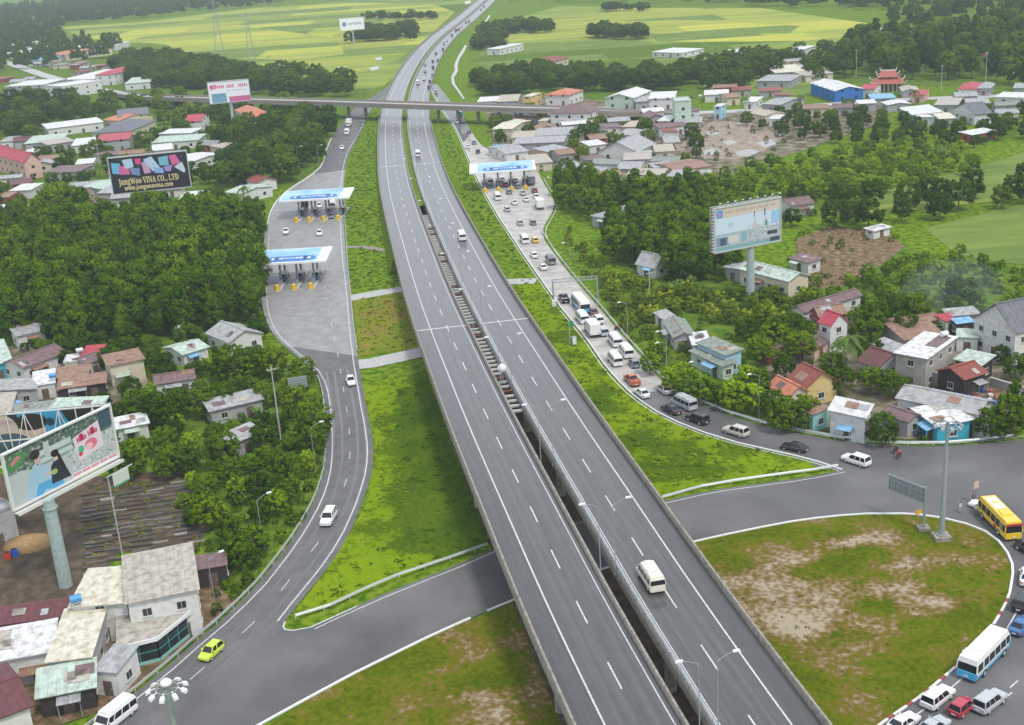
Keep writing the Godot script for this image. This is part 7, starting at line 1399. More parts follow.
const WALLS := {
	"white": [0.62, 0.62, 0.6], "cream": [0.58, 0.52, 0.4], "grey": [0.36, 0.36, 0.37], "pink": [0.6, 0.4, 0.35], "yellow": [0.6, 0.47, 0.22], "blue": [0.36, 0.55, 0.68], "cyan": [0.05, 0.36, 0.48],
	"teal": [0.25, 0.5, 0.47], "concrete": [0.36, 0.35, 0.31], "mint": [0.45, 0.58, 0.46], "dark": [0.06, 0.05, 0.05], "brick": [0.3, 0.1, 0.06], "navy": [0.04, 0.16, 0.42],
}
const ROOFS := {
	"white": [0.62, 0.63, 0.64], "grey": [0.34, 0.35, 0.36], "mint": [0.42, 0.52, 0.45], "maroon": [0.13, 0.04, 0.045], "red": [0.42, 0.05, 0.075], "orange": [0.5, 0.17, 0.09], "brown": [0.17, 0.105, 0.105],
	"rust": [0.27, 0.16, 0.11], "slate": [0.13, 0.135, 0.16], "blue": [0.2, 0.4, 0.62], "moss": [0.22, 0.25, 0.22], "rose": [0.36, 0.1, 0.07], "tan": [0.42, 0.37, 0.29], "tile": [0.23, 0.055, 0.04], "beige": [0.4, 0.37, 0.32], "cream": [0.6, 0.57, 0.46],
}

func wall_mat(k: String) -> StandardMaterial3D:
	var key := "wall_" + k
	if not M.has(key):
		var c: Array = WALLS[k]
		M[key] = tri_mat(noise_tex(40 + key.hash() % 50, 0.025, [[0.0, [c[0] * 0.62, c[1] * 0.62, c[2] * 0.6]], [0.42, [c[0] * 0.92, c[1] * 0.92, c[2] * 0.92]], [1.0, [c[0] * 1.08, c[1] * 1.08, c[2] * 1.08]]], 256, 6), 9.0, 0.85)
	return M[key]

func roof_mat(k: String) -> StandardMaterial3D:
	var key := "roof_" + k
	if not M.has(key):
		var c: Array = ROOFS[k]
		M[key] = tri_mat(noise_tex(140 + key.hash() % 50, 0.022, [[0.0, [c[0] * 0.4 + 0.03, c[1] * 0.37 + 0.015, c[2] * 0.35]], [0.38, [c[0] * 0.8, c[1] * 0.78, c[2] * 0.76]], [0.62, c], [1.0, [c[0] * 1.12, c[1] * 1.12, c[2] * 1.12]]], 256, 7), 9.0, 0.6)
	return M[key]

func plane_slab(b: MB, a: Vector3, c: Vector3, d: Vector3, e: Vector3, thick: float, ribs: float) -> void:   # roof sheet: a-c along the eave, e-d along the top; ribs run from eave to top
	var n := (c - a).cross(e - a).normalized()
	var k := n * thick
	b.hexa([a - k, c - k, d - k, e - k, a, c, d, e])
	if ribs > 0.0:
		var cnt := int((c - a).length() / ribs)
		for i in cnt:
			var t := (i + 0.5) / cnt
			var lo := a.lerp(c, t); var hi := e.lerp(d, t)
			var w := (c - a).normalized() * 0.045
			var up := n * 0.06
			b.quad(lo - w * 2.0, lo + up, hi + up, hi - w * 2.0)
			b.quad(lo + up, lo + w * 2.0, hi + w * 2.0, hi + up)

func extrude(b: MB, prof: PackedVector2Array, along_x: bool, h: float) -> void:   # profile in (z, y) or (x, y), pushed along the other axis from -h to h
	var m := prof.size()
	var p0 := PackedVector3Array(); var p1 := PackedVector3Array()
	for q in prof:
		p0.append(Vector3(-h, q.y, q.x) if along_x else Vector3(q.x, q.y, -h))
		p1.append(Vector3(h, q.y, q.x) if along_x else Vector3(q.x, q.y, h))
	for i in m:
		var j := (i + 1) % m
		b.quad(p0[i], p0[j], p1[j], p1[i])
	b.cap(p0, false); b.cap(p1, true)

func window_on(parent: Node3D, at: Vector3, face: float, w: float, h: float, frame: bool) -> void:
	var xf := Transform3D(Basis(Vector3.UP, face), at)
	var o := part("window", unit_box(), M.window_dark, parent, xf * Transform3D(Basis.from_scale(Vector3(w, h, 0.08)), Vector3.ZERO))
	if frame:
		var key := "frame_%.1f_%.1f" % [w, h]
		if not M.has(key):
			var b := MB.new()
			for s in [-0.5, 0.5]:
				b.box(Vector3(s, 0, 0.3), Vector3(0.1 / w, 1.0 + 0.2 / h, 0.9)); b.box(Vector3(0, s, 0.3), Vector3(1.0 - 0.1 / w, 0.1 / h, 0.9))
			b.box(Vector3(0, 0, 0.35), Vector3(0.05 / w, 1.0, 0.6))
			b.box(Vector3(0, -0.5 - 0.12 / h, 0.9), Vector3(1.0 + 0.3 / w, 0.08 / h, 2.4))
			M[key] = b.mesh()
		part("frame", M[key], M.frame_paint, o)

var _ub: ArrayMesh
func unit_box() -> ArrayMesh:
	if _ub == null: _ub = box_mesh(Vector3.ONE)
	return _ub

func house(s: Array) -> Node3D:
	# x, z, turn, width, depth, eave, type, rise, wall, roof, label, group, name
	var w: float = s[3]; var d: float = s[4]; var e: float = s[5]; var ty: String = s[6]; var r: float = s[7]
	var far: bool = Vector2(s[0], s[1]).length() > 420.0
	var label := house_label(s)
	var t := thing(s[12], label, "building", Vector3(s[0], 0, s[1]), deg_to_rad(s[2]), ("alike buildings " + PLACES[s[11]]) if label_count[label] > 1 else "")
	var wb := MB.new()
	var hw := w * 0.5; var hd := d * 0.5
	var rb := MB.new()
	var o := 0.45 if w > 4.0 else 0.25
	var ribs := 0.0 if far else (0.8 if s[9] in ["tile", "orange", "red", "maroon"] else 1.0)
	var th := 0.14
	match ty:
		"g":
			extrude(wb, PackedVector2Array([Vector2(hd, -0.1), Vector2(-hd, -0.1), Vector2(-hd, e), Vector2(0, e + r), Vector2(hd, e)]), true, hw)
			var k := r / hd
			for q in [1.0, -1.0]:
				var a := Vector3(-q * (hw + o), e - o * k + th, q * (hd + o)); var c := Vector3(q * (hw + o), e - o * k + th, q * (hd + o))
				plane_slab(rb, a, c, Vector3(q * (hw + o), e + r + th, 0), Vector3(-q * (hw + o), e + r + th, 0), th, ribs)
			rb.box(Vector3(0, e + r + th, 0), Vector3(w + 2 * o, 0.12, 0.5))
		"h":
			extrude(wb, PackedVector2Array([Vector2(-hw, -0.1), Vector2(hw, -0.1), Vector2(hw, e), Vector2(0, e + r), Vector2(-hw, e)]), false, hd)
			var k := r / hw
			for q in [1.0, -1.0]:
				var a := Vector3(q * (hw + o), e - o * k + th, q * (hd + o)); var c := Vector3(q * (hw + o), e - o * k + th, -q * (hd + o))
				plane_slab(rb, a, c, Vector3(0, e + r + th, -q * (hd + o)), Vector3(0, e + r + th, q * (hd + o)), th, ribs)
			rb.box(Vector3(0, e + r + th, 0), Vector3(0.5, 0.12, d + 2 * o))
		"s":
			extrude(wb, PackedVector2Array([Vector2(hd, -0.1), Vector2(-hd, -0.1), Vector2(-hd, e + r), Vector2(hd, e)]), true, hw)
			var k := r / d
			plane_slab(rb, Vector3(-hw - o, e - o * k + th, hd + o), Vector3(hw + o, e - o * k + th, hd + o), Vector3(hw + o, e + r + o * k + th, -hd - o), Vector3(-hw - o, e + r + o * k + th, -hd - o), th, ribs)
		"p":
			wb.box(Vector3(0, e * 0.5 - 0.05, 0), Vector3(w, e + 0.1, d))
			var ins := minf(hw, hd) * 0.95
			var rx := maxf(hw - ins, 0.05); var rz := maxf(hd - ins, 0.05)
			var lo := [Vector3(-hw - o, e, hd + o), Vector3(hw + o, e, hd + o), Vector3(hw + o, e, -hd - o), Vector3(-hw - o, e, -hd - o)]
			var hi := [Vector3(-rx, e + r, rz), Vector3(rx, e + r, rz), Vector3(rx, e + r, -rz), Vector3(-rx, e + r, -rz)]
			rb.hexa(lo + hi)
			rb.box(Vector3(0, e - 0.08, 0), Vector3(w + 2 * o + 0.1, 0.14, d + 2 * o + 0.1))
		_:
			wb.box(Vector3(0, e * 0.5 - 0.05, 0), Vector3(w, e + 0.1, d))
			rb.box(Vector3(0, e + 0.08, 0), Vector3(w + 0.3, 0.16, d + 0.3))
			for q in [-1.0, 1.0]:
				rb.box(Vector3(0, e + 0.3, q * (hd + 0.05)), Vector3(w + 0.3, 0.3, 0.18)); rb.box(Vector3(q * (hw + 0.05), e + 0.3, 0), Vector3(0.18, 0.3, d - 0.08))
	part("wall", wb.mesh(), wall_mat(s[8]), t)
	part("roof", rb.mesh(), roof_mat(s[9]), t)
	if not far and w > 5.0 and ty in ["g", "s"] and not String(s[12]).begins_with("restaurant"):
		# odd replacement sheets lying on the near slope, and an awning over the front
		var rise_at := (r / hd) if ty == "g" else (r / d)
		var span := hd if ty == "g" else d
		var pr := RandomNumberGenerator.new(); pr.seed = int(absf(s[0] * 17.0 + s[1] * 5.0))
		for i in pr.randi_range(1, 3):
			var x0 := pr.randf_range(-hw, hw - 1.5); var ww := pr.randf_range(0.9, minf(2.6, hw)); var z0 := pr.randf_range(0.0, span * 0.5); var dz := pr.randf_range(1.2, span * 0.5)
			var pb := MB.new()
			var y0 := e + rise_at * z0 + th + 0.075; var y1 := e + rise_at * (z0 + dz) + th + 0.075
			pb.hexa([Vector3(x0, y0 - 0.03, hd - z0), Vector3(x0 + ww, y0 - 0.03, hd - z0), Vector3(x0 + ww, y1 - 0.03, hd - z0 - dz), Vector3(x0, y1 - 0.03, hd - z0 - dz), Vector3(x0, y0, hd - z0), Vector3(x0 + ww, y0, hd - z0), Vector3(x0 + ww, y1, hd - z0 - dz), Vector3(x0, y1, hd - z0 - dz)])
			part("patch_sheet", pb.mesh(), roof_mat(["rust", "grey", "beige", "brown"][pr.randi() % 4]), t)
		if e < 5.0 and pr.randf() < 0.7:
			var ax := pr.randf_range(-hw * 0.4, hw * 0.4); var aw := minf(w * 0.45, 3.5)
			var ab := MB.new()
			plane_slab(ab, Vector3(ax - aw * 0.5, 2.25, hd + 1.5), Vector3(ax + aw * 0.5, 2.25, hd + 1.5), Vector3(ax + aw * 0.5, 2.6, hd), Vector3(ax - aw * 0.5, 2.6, hd), 0.06, 0.5)
			for q in [-1.0, 1.0]: ab.box(Vector3(ax + q * aw * 0.45, 1.1, hd + 1.35), Vector3(0.08, 2.2, 0.08))
			part("awning", ab.mesh(), roof_mat(["rust", "mint", "grey", "blue"][pr.randi() % 4]), t)
	# openings on the three sides that show
	var storeys := maxi(1, int(round(e / 3.3)))
	var sides := [[w, Vector3(0, 0, hd), 0.0], [d, Vector3(hw, 0, 0), PI / 2], [d, Vector3(-hw, 0, 0), -PI / 2]]
	var first := true
	for q in sides:
		var n := clampi(int(q[0] / (3.6 if not far else 5.5)), 1, 7)
		for f in storeys:
			for i in n:
				var along_wall: float = (i + 0.5) / n * q[0] - q[0] * 0.5
				var at: Vector3 = q[1] + Basis(Vector3.UP, q[2]) * Vector3(along_wall, 0, 0.0)
				if first and f == 0 and i == n / 2:
					first = false
					var dr := part("door", unit_box(), M.door_paint, t, Transform3D(Basis(Vector3.UP, q[2]), at + Vector3.UP * 1.05) * Transform3D(Basis.from_scale(Vector3(minf(1.3, q[0] * 0.4), 2.1, 0.1)), Vector3.ZERO))
					if not far: part("handle", unit_box(), M.steel, dr, Transform3D(Basis.from_scale(Vector3(0.06, 0.08, 0.9)), Vector3(0.38, 0, 0.5)))
				else:
					window_on(t, at + Vector3.UP * (1.6 + f * 3.2), q[2], minf(1.2, q[0] / n * 0.5), 1.1 if e > 2.6 else 0.7, not far)
	return t

var label_count := {}
func house_label(s: Array) -> String:
	var l := "%s %s with %s %s" % [WALL_WORDS[s[8]], s[10], ROOF_WORDS[s[9]], PLACES[s[11]]]
	return l if l.split(" ").size() <= 16 else "%s with %s %s" % [s[10], ROOF_WORDS[s[9]], PLACES[s[11]]]

func build_houses() -> void:
	for s in HOUSES: label_count[house_label(s)] = label_count.get(house_label(s), 0) + 1
	M.window_dark = mat(0.025, 0.03, 0.035, 0.12)
	M.frame_paint = mat(0.5, 0.5, 0.47, 0.6)
	M.door_paint = mat(0.12, 0.09, 0.07, 0.6)
	for s in HOUSES: house(s)

func guardrail(pts: PackedVector3Array, label: String, white := false) -> void:
	var t := thing("guardrail", label, "guardrail", pts[0], 0.0, "guardrails along the slip roads")
	var local := PackedVector3Array()
	for p in pts: local.append(p - pts[0])
	var b := MB.new()
	b.sweep(local, v2([-0.04, 0.5, 0.05, 0.5, -0.01, 0.6, 0.07, 0.7, -0.01, 0.8, 0.05, 0.86, -0.04, 0.86]))
	part("rail", b.mesh(), M.rail_steel, t)
	var post := box_mesh(Vector3(0.12, 0.8, 0.12), Vector3(0, 0.4, 0))
	var s := 0.0
	var len := length_of(local)
	while s < len:
		var a := along(local, s, s + 0.5)
		part("post", post, M.steel, t, Transform3D(Basis(), offset_path(a, -0.1)[0]))
		s += 4.0

func kerb(pts: PackedVector3Array, h: float, w: float, block: float, red: bool, label: String, from := 0.0, every := 2) -> void:
	var t := thing("kerb", label, "kerb", pts[0])
	var local := PackedVector3Array()
	for p in pts: local.append(p - pts[0])
	var s := 0.0
	var i := 0
	var len := length_of(local)
	while s < len - 0.3:
		var l := block * (0.42 if red and s > from and i % every == 1 else 1.0)
		var a := along(local, s + 0.015, minf(s + l - 0.015, len))
		if a.size() > 1:
			var b := MB.new()
			b.sweep(a, v2([-w * 0.5, -0.05, w * 0.5, -0.05, w * 0.5, h - 0.04, w * 0.5 - 0.04, h, -w * 0.5 + 0.04, h, -w * 0.5, h - 0.04]))
			part("kerb_stone", b.mesh(), (M.red_paint if red and s > from and i % every == 1 else M.kerb_white), t)
		s += l
		i += 1

func street_lamp(at: Vector3, h: float, turn: float, label: String, two := false) -> void:
	var t := thing("street_lamp", label, "street lamp", at, turn, "street lamps")
	var b := MB.new()
	b.cyl(Vector3.ZERO, Vector3(0, h, 0), 0.07, 0.04, 8)
	part("pole", b.mesh(), M.lamp_steel, t)
	part("base", box_mesh(Vector3(0.5, 0.35, 0.5), Vector3(0, 0.1, 0)), M.old_concrete, t)
	for s in ([1.0, -1.0] if two else [1.0]):
		var a := MB.new()
		var last := Vector3(0, h - 0.05, 0)
		for k in 4:
			var f := (k + 1) / 4.0
			var p := Vector3(s * 2.0 * f, h - 0.05 + 0.75 * sin(f * PI * 0.5), 0)
			a.cyl(last, p, 0.038, 0.035, 6)
			last = p
		var arm := part("arm", a.mesh(), M.lamp_steel, t)
		var l := MB.new()
		l.hexa([last + Vector3(-0.1 * s - 0.35, -0.08, 0.14), last + Vector3(-0.1 * s + 0.45, -0.08, 0.14), last + Vector3(-0.1 * s + 0.45, -0.08, -0.14), last + Vector3(-0.1 * s - 0.35, -0.08, -0.14), last + Vector3(-0.1 * s - 0.3, 0.1, 0.1), last + Vector3(-0.1 * s + 0.35, 0.1, 0.1), last + Vector3(-0.1 * s + 0.35, 0.1, -0.1), last + Vector3(-0.1 * s - 0.3, 0.1, -0.1)])
		part("lamp_head", l.mesh(), M.lamp_white, arm)

func utility_pole(at: Vector3, h: float, label: String) -> void:
	var t := thing("utility_pole", label, "pole", at, 0.4, "concrete utility poles")
	var b := MB.new()
	b.cyl(Vector3.ZERO, Vector3(0, h, 0), 0.16, 0.1, 8)
	part("pole", b.mesh(), M.pale_concrete, t)
	part("crossarm", box_mesh(Vector3(1.8, 0.12, 0.12), Vector3(0, h - 0.6, 0.14)), M.steel, t)
	for x in [-0.8, 0.0, 0.8]:
		var i := MB.new(); i.cyl(Vector3(x, h - 0.54, 0.14), Vector3(x, h - 0.25, 0.14), 0.05, 0.03, 6)
		part("insulator", i.mesh(), M.lamp_white, t)

func flood_mast(at: Vector3, h: float, label: String, lamp: Material) -> void:
	var t := thing("flood_light_mast", label, "light mast", at)
	var b := MB.new()
	b.cyl(Vector3.ZERO, Vector3(0, h, 0), 0.42, 0.2, 14)
	part("mast", b.mesh(), M.lamp_steel, t)
	var base := MB.new()
	base.box(Vector3(0, 0.3, 0), Vector3(2.2, 0.6, 2.2)); base.cyl(Vector3(0, 0.6, 0), Vector3(0, 0.75, 0), 0.75, 0.75, 14)
	part("footing", base.mesh(), M.old_concrete, t)
	var cap := MB.new()
	cap.ball(Vector3(0, h + 0.15, 0), Vector3(0.62, 0.34, 0.62), 14, 4, -30.0)
	part("dome", cap.mesh(), M.lamp_white, t)
	var ring := MB.new()
	for i in 16:
		var a0 := TAU * i / 16.0; var a1 := TAU * (i + 1) / 16.0
		ring.beam(Vector3(cos(a0), 0, sin(a0)) * 1.05 + Vector3(0, h - 0.5, 0), Vector3(cos(a1), 0, sin(a1)) * 1.05 + Vector3(0, h - 0.5, 0), 0.1, 0.1)
	for i in 4:
		var a := TAU * i / 4.0
		ring.beam(Vector3(0, h - 0.5, 0), Vector3(cos(a), 0, sin(a)) * 1.05 + Vector3(0, h - 0.5, 0), 0.08, 0.08)
	part("ring", ring.mesh(), M.lamp_steel, t)
	for i in 9:
		var a := TAU * i / 9.0 + 0.2
		var xf := Transform3D(Basis(Vector3.UP, -a) * Basis(Vector3.BACK, -0.35), Vector3(cos(a) * 1.75, h - 0.55, sin(a) * 1.75))
		var f := MB.new()
		f.hexa([Vector3(-0.2, -0.16, 0.24), Vector3(0.34, -0.16, 0.24), Vector3(0.34, -0.16, -0.24), Vector3(-0.2, -0.16, -0.24), Vector3(-0.3, 0.1, 0.2), Vector3(0.2, 0.1, 0.2), Vector3(0.2, 0.1, -0.2), Vector3(-0.3, 0.1, -0.2)])
		f.beam(Vector3(-0.7, 0, 0), Vector3(-0.2, 0, 0), 0.08, 0.08)
		part("flood_light", f.mesh(), lamp, t, xf)

func text_part(called: String, words: String, size: float, m: Material, parent: Node, xf: Transform3D, face := "Droid Sans", wide := 0.0) -> MeshInstance3D:
	var tm := TextMesh.new()
	var f := SystemFont.new()
	f.font_names = PackedStringArray([face])
	f.font_weight = 700
	tm.font = f
	tm.text = words
	tm.font_size = 64
	tm.pixel_size = size / 46.0
	tm.depth = 0.03
	tm.curve_step = 4.0
	var o := part(called, tm, m, parent, xf)
	if wide > 0.0:
		var w: float = tm.get_aabb().size.x
		if w > 0.01: o.transform = xf * Transform3D(Basis.from_scale(Vector3(wide / w, 1, 1)), Vector3.ZERO)
	return o

func build_furniture() -> void:
	M.sign_back = mat(0.3, 0.33, 0.36, 0.5, 0.2)
	M.rail_steel = mat(0.52, 0.54, 0.55, 0.4, 0.35)
	M.lamp_steel = mat(0.3, 0.34, 0.35, 0.5, 0.2)
	M.lamp_white = mat(0.68, 0.7, 0.7, 0.35)
	M.kerb_white = tri_mat(noise_tex(61, 0.05, [[0.0, [0.4, 0.4, 0.38]], [0.4, [0.62, 0.62, 0.6]], [1.0, [0.72, 0.72, 0.7]]], 256, 5), 3.0, 0.8)
	var lo := v3(LEFT_RAMP_OUTER, 0.05)
	guardrail(along(lo, length_of(lo) - 275.0, length_of(lo)), "long steel guardrail outside the curving slip road beside houses")
	guardrail(v3([-52.54, -411.67, -48.67, -377.88, -42.78, -328.02, -38.09, -290.71, -34.98, -266.32, -32.64, -249.94], 0.05), "steel guardrail along grass opposite the two left toll canopies")
	guardrail(v3([-30.48, -142.30, -26.07, -144.49, -21.95, -148.11, -17.68, -151.33, -11.16, -154.96, -5.23, -158.55], 0.05), "steel guardrail on the grass tip above the underpass road")
	guardrail(v3([21.27, -169.78, 27.68, -172.65, 33.17, -173.94, 38.81, -174.87, 46.09, -175.92, 49.93, -176.80], 0.05), "steel guardrail below the grass wedge at the junction")
	guardrail(v3([10.89, -348.53, 13.63, -320.33, 17.26, -294.80, 20.78, -271.86, 23.80, -250.58, 26.60, -233.58, 27.85, -223.43, 29.70, -216.26, 32.83, -208.98, 37.18, -202.10, 42.42, -196.07, 47.16, -192.13, 53.20, -187.64, 57.07, -186.13], 0.05), "long guardrail behind the queue of vehicles on the wet slip road")
	guardrail(v3([59.21, -184.52, 63.44, -183.47, 68.46, -182.73, 74.75, -182.87, 80.21, -183.58], 0.05), "low white rail in front of the blue walled shop")
	kerb(v3(ISLAND_EDGE, 0.06), 0.16, 0.34, 2.4, true, "red and white kerb curving round the bare grass island", 34.0)
	kerb(v3(CROSS_NEAR, 0.06).slice(0, 16), 0.14, 0.3, 2.0, false, "white kerb on the far side of the bare grass island")
	kerb(along(v3(CROSS_NEAR, 0.06), 62.0, 130.0), 0.16, 0.34, 2.4, false, "plain pale kerb along the underpass road")
	kerb(v3(RIGHT_RAMP_INNER, 0.06), 0.14, 0.3, 6.0, false, "pale kerb on the grass side of the wet slip road")
	kerb(along(lo, 190.0, length_of(lo) - 276.0), 0.4, 0.3, 6.0, false, "pale concrete edge beside the left toll plaza")
	# twin lamps on the slot between the decks
	var first := true
	for d in [46.0, 80.0, 114.0, 148.0, 182.0, 216.0, 250.0, 286.0, 324.0, 364.0, 405.0]:
		var a := along(main_line, d, d + 1.0)
		var dir := a[1] - a[0]
		for k in [[-0.95, 1.0], [0.95, -1.0]]:
			var at := offset_path(a, k[0], -0.4)[0]
			street_lamp(at, 9.6, atan2(-dir.x, -dir.z) + (PI if k[1] > 0 else 0.0), "slim grey lamp with curved arm rising between the two decks")
	for q in [[41.92, -197.75, 8.5, 200], [28.97, -219.08, 8.0, 205], [24.61, -246.36, 8.0, 210], [29.89, -225.57, 8.0, 205], [16.23, -299.69, 8.0, 215], [17.00, -380.17, 8.5, 180], [15.60, -395.73, 8.5, 180], [33.47, -207.37, 8.0, 205]]:
		street_lamp(Vector3(q[0], 0, q[1]), q[2], deg_to_rad(q[3]), "single arm lamp outside the guardrail of the wet slip road")
	for q in [[-33.81, -189.35, 8.0, 20], [-38.05, -162.64, 8.0, 30], [-75.81, -470.00, 9.0, 10], [-68.90, -475.67, 8.0, 10], [-41.77, -146.29, 7.5, 30]]:
		street_lamp(Vector3(q[0], 0, q[1]), q[2], deg_to_rad(q[3]), "single arm lamp among greenery beside the left slip road")
	for q in [[-41.95, -204.36, 14.0], [-165.54, -517.91, 9.0], [-10.87, -488.39, 9.0], [221.44, -564.04, 16.0], [200.49, -561.05, 12.0], [180.83, -626.36, 14.0], [32.75, -273.83, 7.0]]:
		utility_pole(Vector3(q[0], 0, q[1]), q[2], "bare concrete utility pole with crossarm among trees and houses")
	flood_mast(p3([57.61, -152.28]), 17.6, "tall floodlight mast on the bare grass island by the sign gantry", M.sign_back)
	flood_mast(p3([-34.90, -101.71]), 18.0, "floodlight mast with domed head rising beside the slip road kerb", M.lamp_white)
	# white dome on a pole in the slot between the decks
	var dome_at := along(main_line, 152.0, 153.0)[0]
	var dm := thing("dome_fixture", "white ball on a thin pole in the slot between the decks", "fixture", dome_at + Vector3(0, -0.3, 0))
	var pb := MB.new(); pb.cyl(Vector3.ZERO, Vector3(0, 2.3, 0), 0.07, 0.07, 8)
	part("pole", pb.mesh(), M.lamp_steel, dm)
	var bb := MB.new(); bb.ball(Vector3(0, 2.9, 0), Vector3(0.8, 0.8, 0.8), 16, 8)
	part("ball", bb.mesh(), M.lamp_white, dm)
	# cantilever sign gantry seen from behind
	var ga := p3([56.12, -155.20])
	var gt := thing("sign_gantry", "grey cantilever road sign seen from behind on the bare grass island", "road sign", ga, 0.0)
	var m1 := MB.new(); m1.cyl(Vector3.ZERO, Vector3(0, 6.6, 0), 0.2, 0.17, 10)
	part("post", m1.mesh(), M.lamp_steel, gt)
	part("footing", box_mesh(Vector3(1.6, 0.5, 1.6), Vector3(0, 0.2, 0)), M.old_concrete, gt)
	var gx := Transform3D(Basis(Vector3.UP, deg_to_rad(-57)), Vector3(0, 5.3, 0))
	part("panel", box_mesh(Vector3(6.2, 2.3, 0.08), Vector3(-3.3, 0, -0.1)), M.sign_back, gt, gx)
	for i in 7: part("stiffener", box_mesh(Vector3(0.1, 2.4, 0.14), Vector3(-0.35 - i * 0.98, 0, 0.02)), M.lamp_steel, gt, gx)
	for y in [-1.1, -0.35, 0.4, 1.1]: part("arm", box_mesh(Vector3(6.6, 0.12, 0.12), Vector3(-3.1, y, 0.15)), M.lamp_steel, gt, gx)
	# portal over the wet slip road
	var pa := p3([10.57, -274.26]); var pc := p3([20.83, -275.05])
	var pt := thing("overhead_portal", "thin grey portal frame spanning the wet slip road", "gantry", pa)
	for q in [Vector3.ZERO, pc - pa]:
		var c := MB.new(); c.cyl(q, q + Vector3(0, 6.0, 0), 0.2, 0.17, 8)
		part("post", c.mesh(), M.lamp_steel, pt)
		part("footing", box_mesh(Vector3(1.0, 0.5, 1.0), q + Vector3(0, 0.2, 0)), M.old_concrete, pt)
	var bm := MB.new()
	for y in [5.6, 6.3]: bm.beam(Vector3(0, y, 0), pc - pa + Vector3(0, y, 0), 0.16, 0.16)
	for i in 12:
		var u0 := (pc - pa) * (i / 12.0) + Vector3(0, 5.6 if i % 2 == 0 else 6.3, 0); var u1 := (pc - pa) * ((i + 1) / 12.0) + Vector3(0, 6.3 if i % 2 == 0 else 5.6, 0)
		bm.beam(u0, u1, 0.07, 0.07)
	part("truss", bm.mesh(), M.lamp_steel, pt)
	part("cabinet", box_mesh(Vector3(0.9, 1.4, 0.6), Vector3(0, 0.9, 0.8)), M.lamp_white, pt)
	# back of a traffic sign by the houses on the left
	var sa := p3([-41.13, -222.83])
	var st := thing("road_sign", "grey slatted road sign back on two posts beside the curve", "road sign", sa, deg_to_rad(14))
	part("panel", box_mesh(Vector3(3.6, 2.3, 0.08), Vector3(0, 4.0, 0)), M.sign_back, st)
	for i in 5: part("slat", box_mesh(Vector3(3.6, 0.1, 0.1), Vector3(0, 3.05 + i * 0.47, 0.08)), M.lamp_steel, st)
	for x in [-1.1, 1.1]: part("post", box_mesh(Vector3(0.14, 3.0, 0.14), Vector3(x, 1.45, 0)), M.steel, st)
	# small green direction sign by the portal
	var gs := thing("road_sign", "small green road sign on a post by the wet slip road", "road sign", p3([12.37, -245.69]), deg_to_rad(20))
	part("post", box_mesh(Vector3(0.12, 5.5, 0.12), Vector3(0, 2.75, 0)), M.steel, gs)
	part("panel", box_mesh(Vector3(0.9, 1.2, 0.06), Vector3(0.5, 4.6, 0.1)), mat(0.02, 0.22, 0.1, 0.4), gs)
	var cb := thing("control_cabinet", "grey roadside control cabinet below the small green sign", "cabinet", p3([13.19, -245.51]), 0.3)
	part("body", box_mesh(Vector3(1.0, 1.7, 0.8), Vector3(0, 0.95, 0)), M.lamp_steel, cb)
	part("door", box_mesh(Vector3(0.8, 1.4, 0.05), Vector3(0, 1.0, 0.42)), M.lamp_white, cb)
	var yw := thing("direction_board", "orange arrow board at the foot of the sign gantry", "road sign", p3([56.53, -158.76]), 0.3)
	part("post", box_mesh(Vector3(0.1, 1.0, 0.1), Vector3(0, 0.5, 0)), M.steel, yw)
	part("panel", box_mesh(Vector3(1.1, 0.55, 0.06), Vector3(0, 0.95, 0.06)), mat(0.75, 0.32, 0.02, 0.4), yw)
	var bs := thing("blue_sign", "pale blue board standing by the wet road above the canopy", "sign", p3([0.56, -486.17]), 0.1)
	part("panel", box_mesh(Vector3(5.2, 1.8, 0.1), Vector3(0, 1.8, 0)), mat(0.25, 0.48, 0.7, 0.4), bs)
	for x in [-2.0, 2.0]: part("post", box_mesh(Vector3(0.14, 1.9, 0.14), Vector3(x, 0.95, -0.12)), M.steel, bs)
	# power pylons out in the fields
	for q in [[-201.24, -951.10, 46.0], [-175.09, -934.10, 36.0]]: pylon(Vector3(q[0], 0, q[1]), q[2])

func p3(a: Array) -> Vector3: return Vector3(a[0], 0, a[1])

func pylon(at: Vector3, h: float) -> void:
	var t := thing("power_pylon", "steel lattice power pylon standing in the paddy field", "pylon", at, 0.3, "power pylons in the fields")
	var b := MB.new()
	for s in [-1.0, 1.0]:
		for z in [-1.0, 1.0]:
			b.beam(Vector3(s * h * 0.08, 0, z * h * 0.08), Vector3(s * h * 0.02, h * 0.75, z * h * 0.02), 0.16, 0.16)
			b.beam(Vector3(s * h * 0.02, h * 0.75, z * h * 0.02), Vector3(0, h, 0), 0.14, 0.14)
	part("tower", b.mesh(), M.lamp_steel, t)
	var br := MB.new()
	for i in 9:
		var y0 := h * 0.75 * i / 9.0; var y1 := h * 0.75 * (i + 1) / 9.0
		var w0 := lerpf(0.08, 0.02, i / 9.0) * h; var w1 := lerpf(0.08, 0.02, (i + 1) / 9.0) * h
		for s in [-1.0, 1.0]:
			br.beam(Vector3(-w0, y0, s * w0), Vector3(w1, y1, s * w1), 0.08, 0.08); br.beam(Vector3(w0, y0, s * w0), Vector3(-w1, y1, s * w1), 0.08, 0.08)
			br.beam(Vector3(s * w0, y0, -w0), Vector3(s * w1, y1, w1), 0.08, 0.08)
	part("bracing", br.mesh(), M.lamp_steel, t)
	for y in [0.72, 0.82, 0.92]:
		var a := MB.new(); a.beam(Vector3(-h * 0.12, h * y, 0), Vector3(h * 0.12, h * y, 0), 0.2, 0.2)
		part("crossarm", a.mesh(), M.lamp_steel, t)

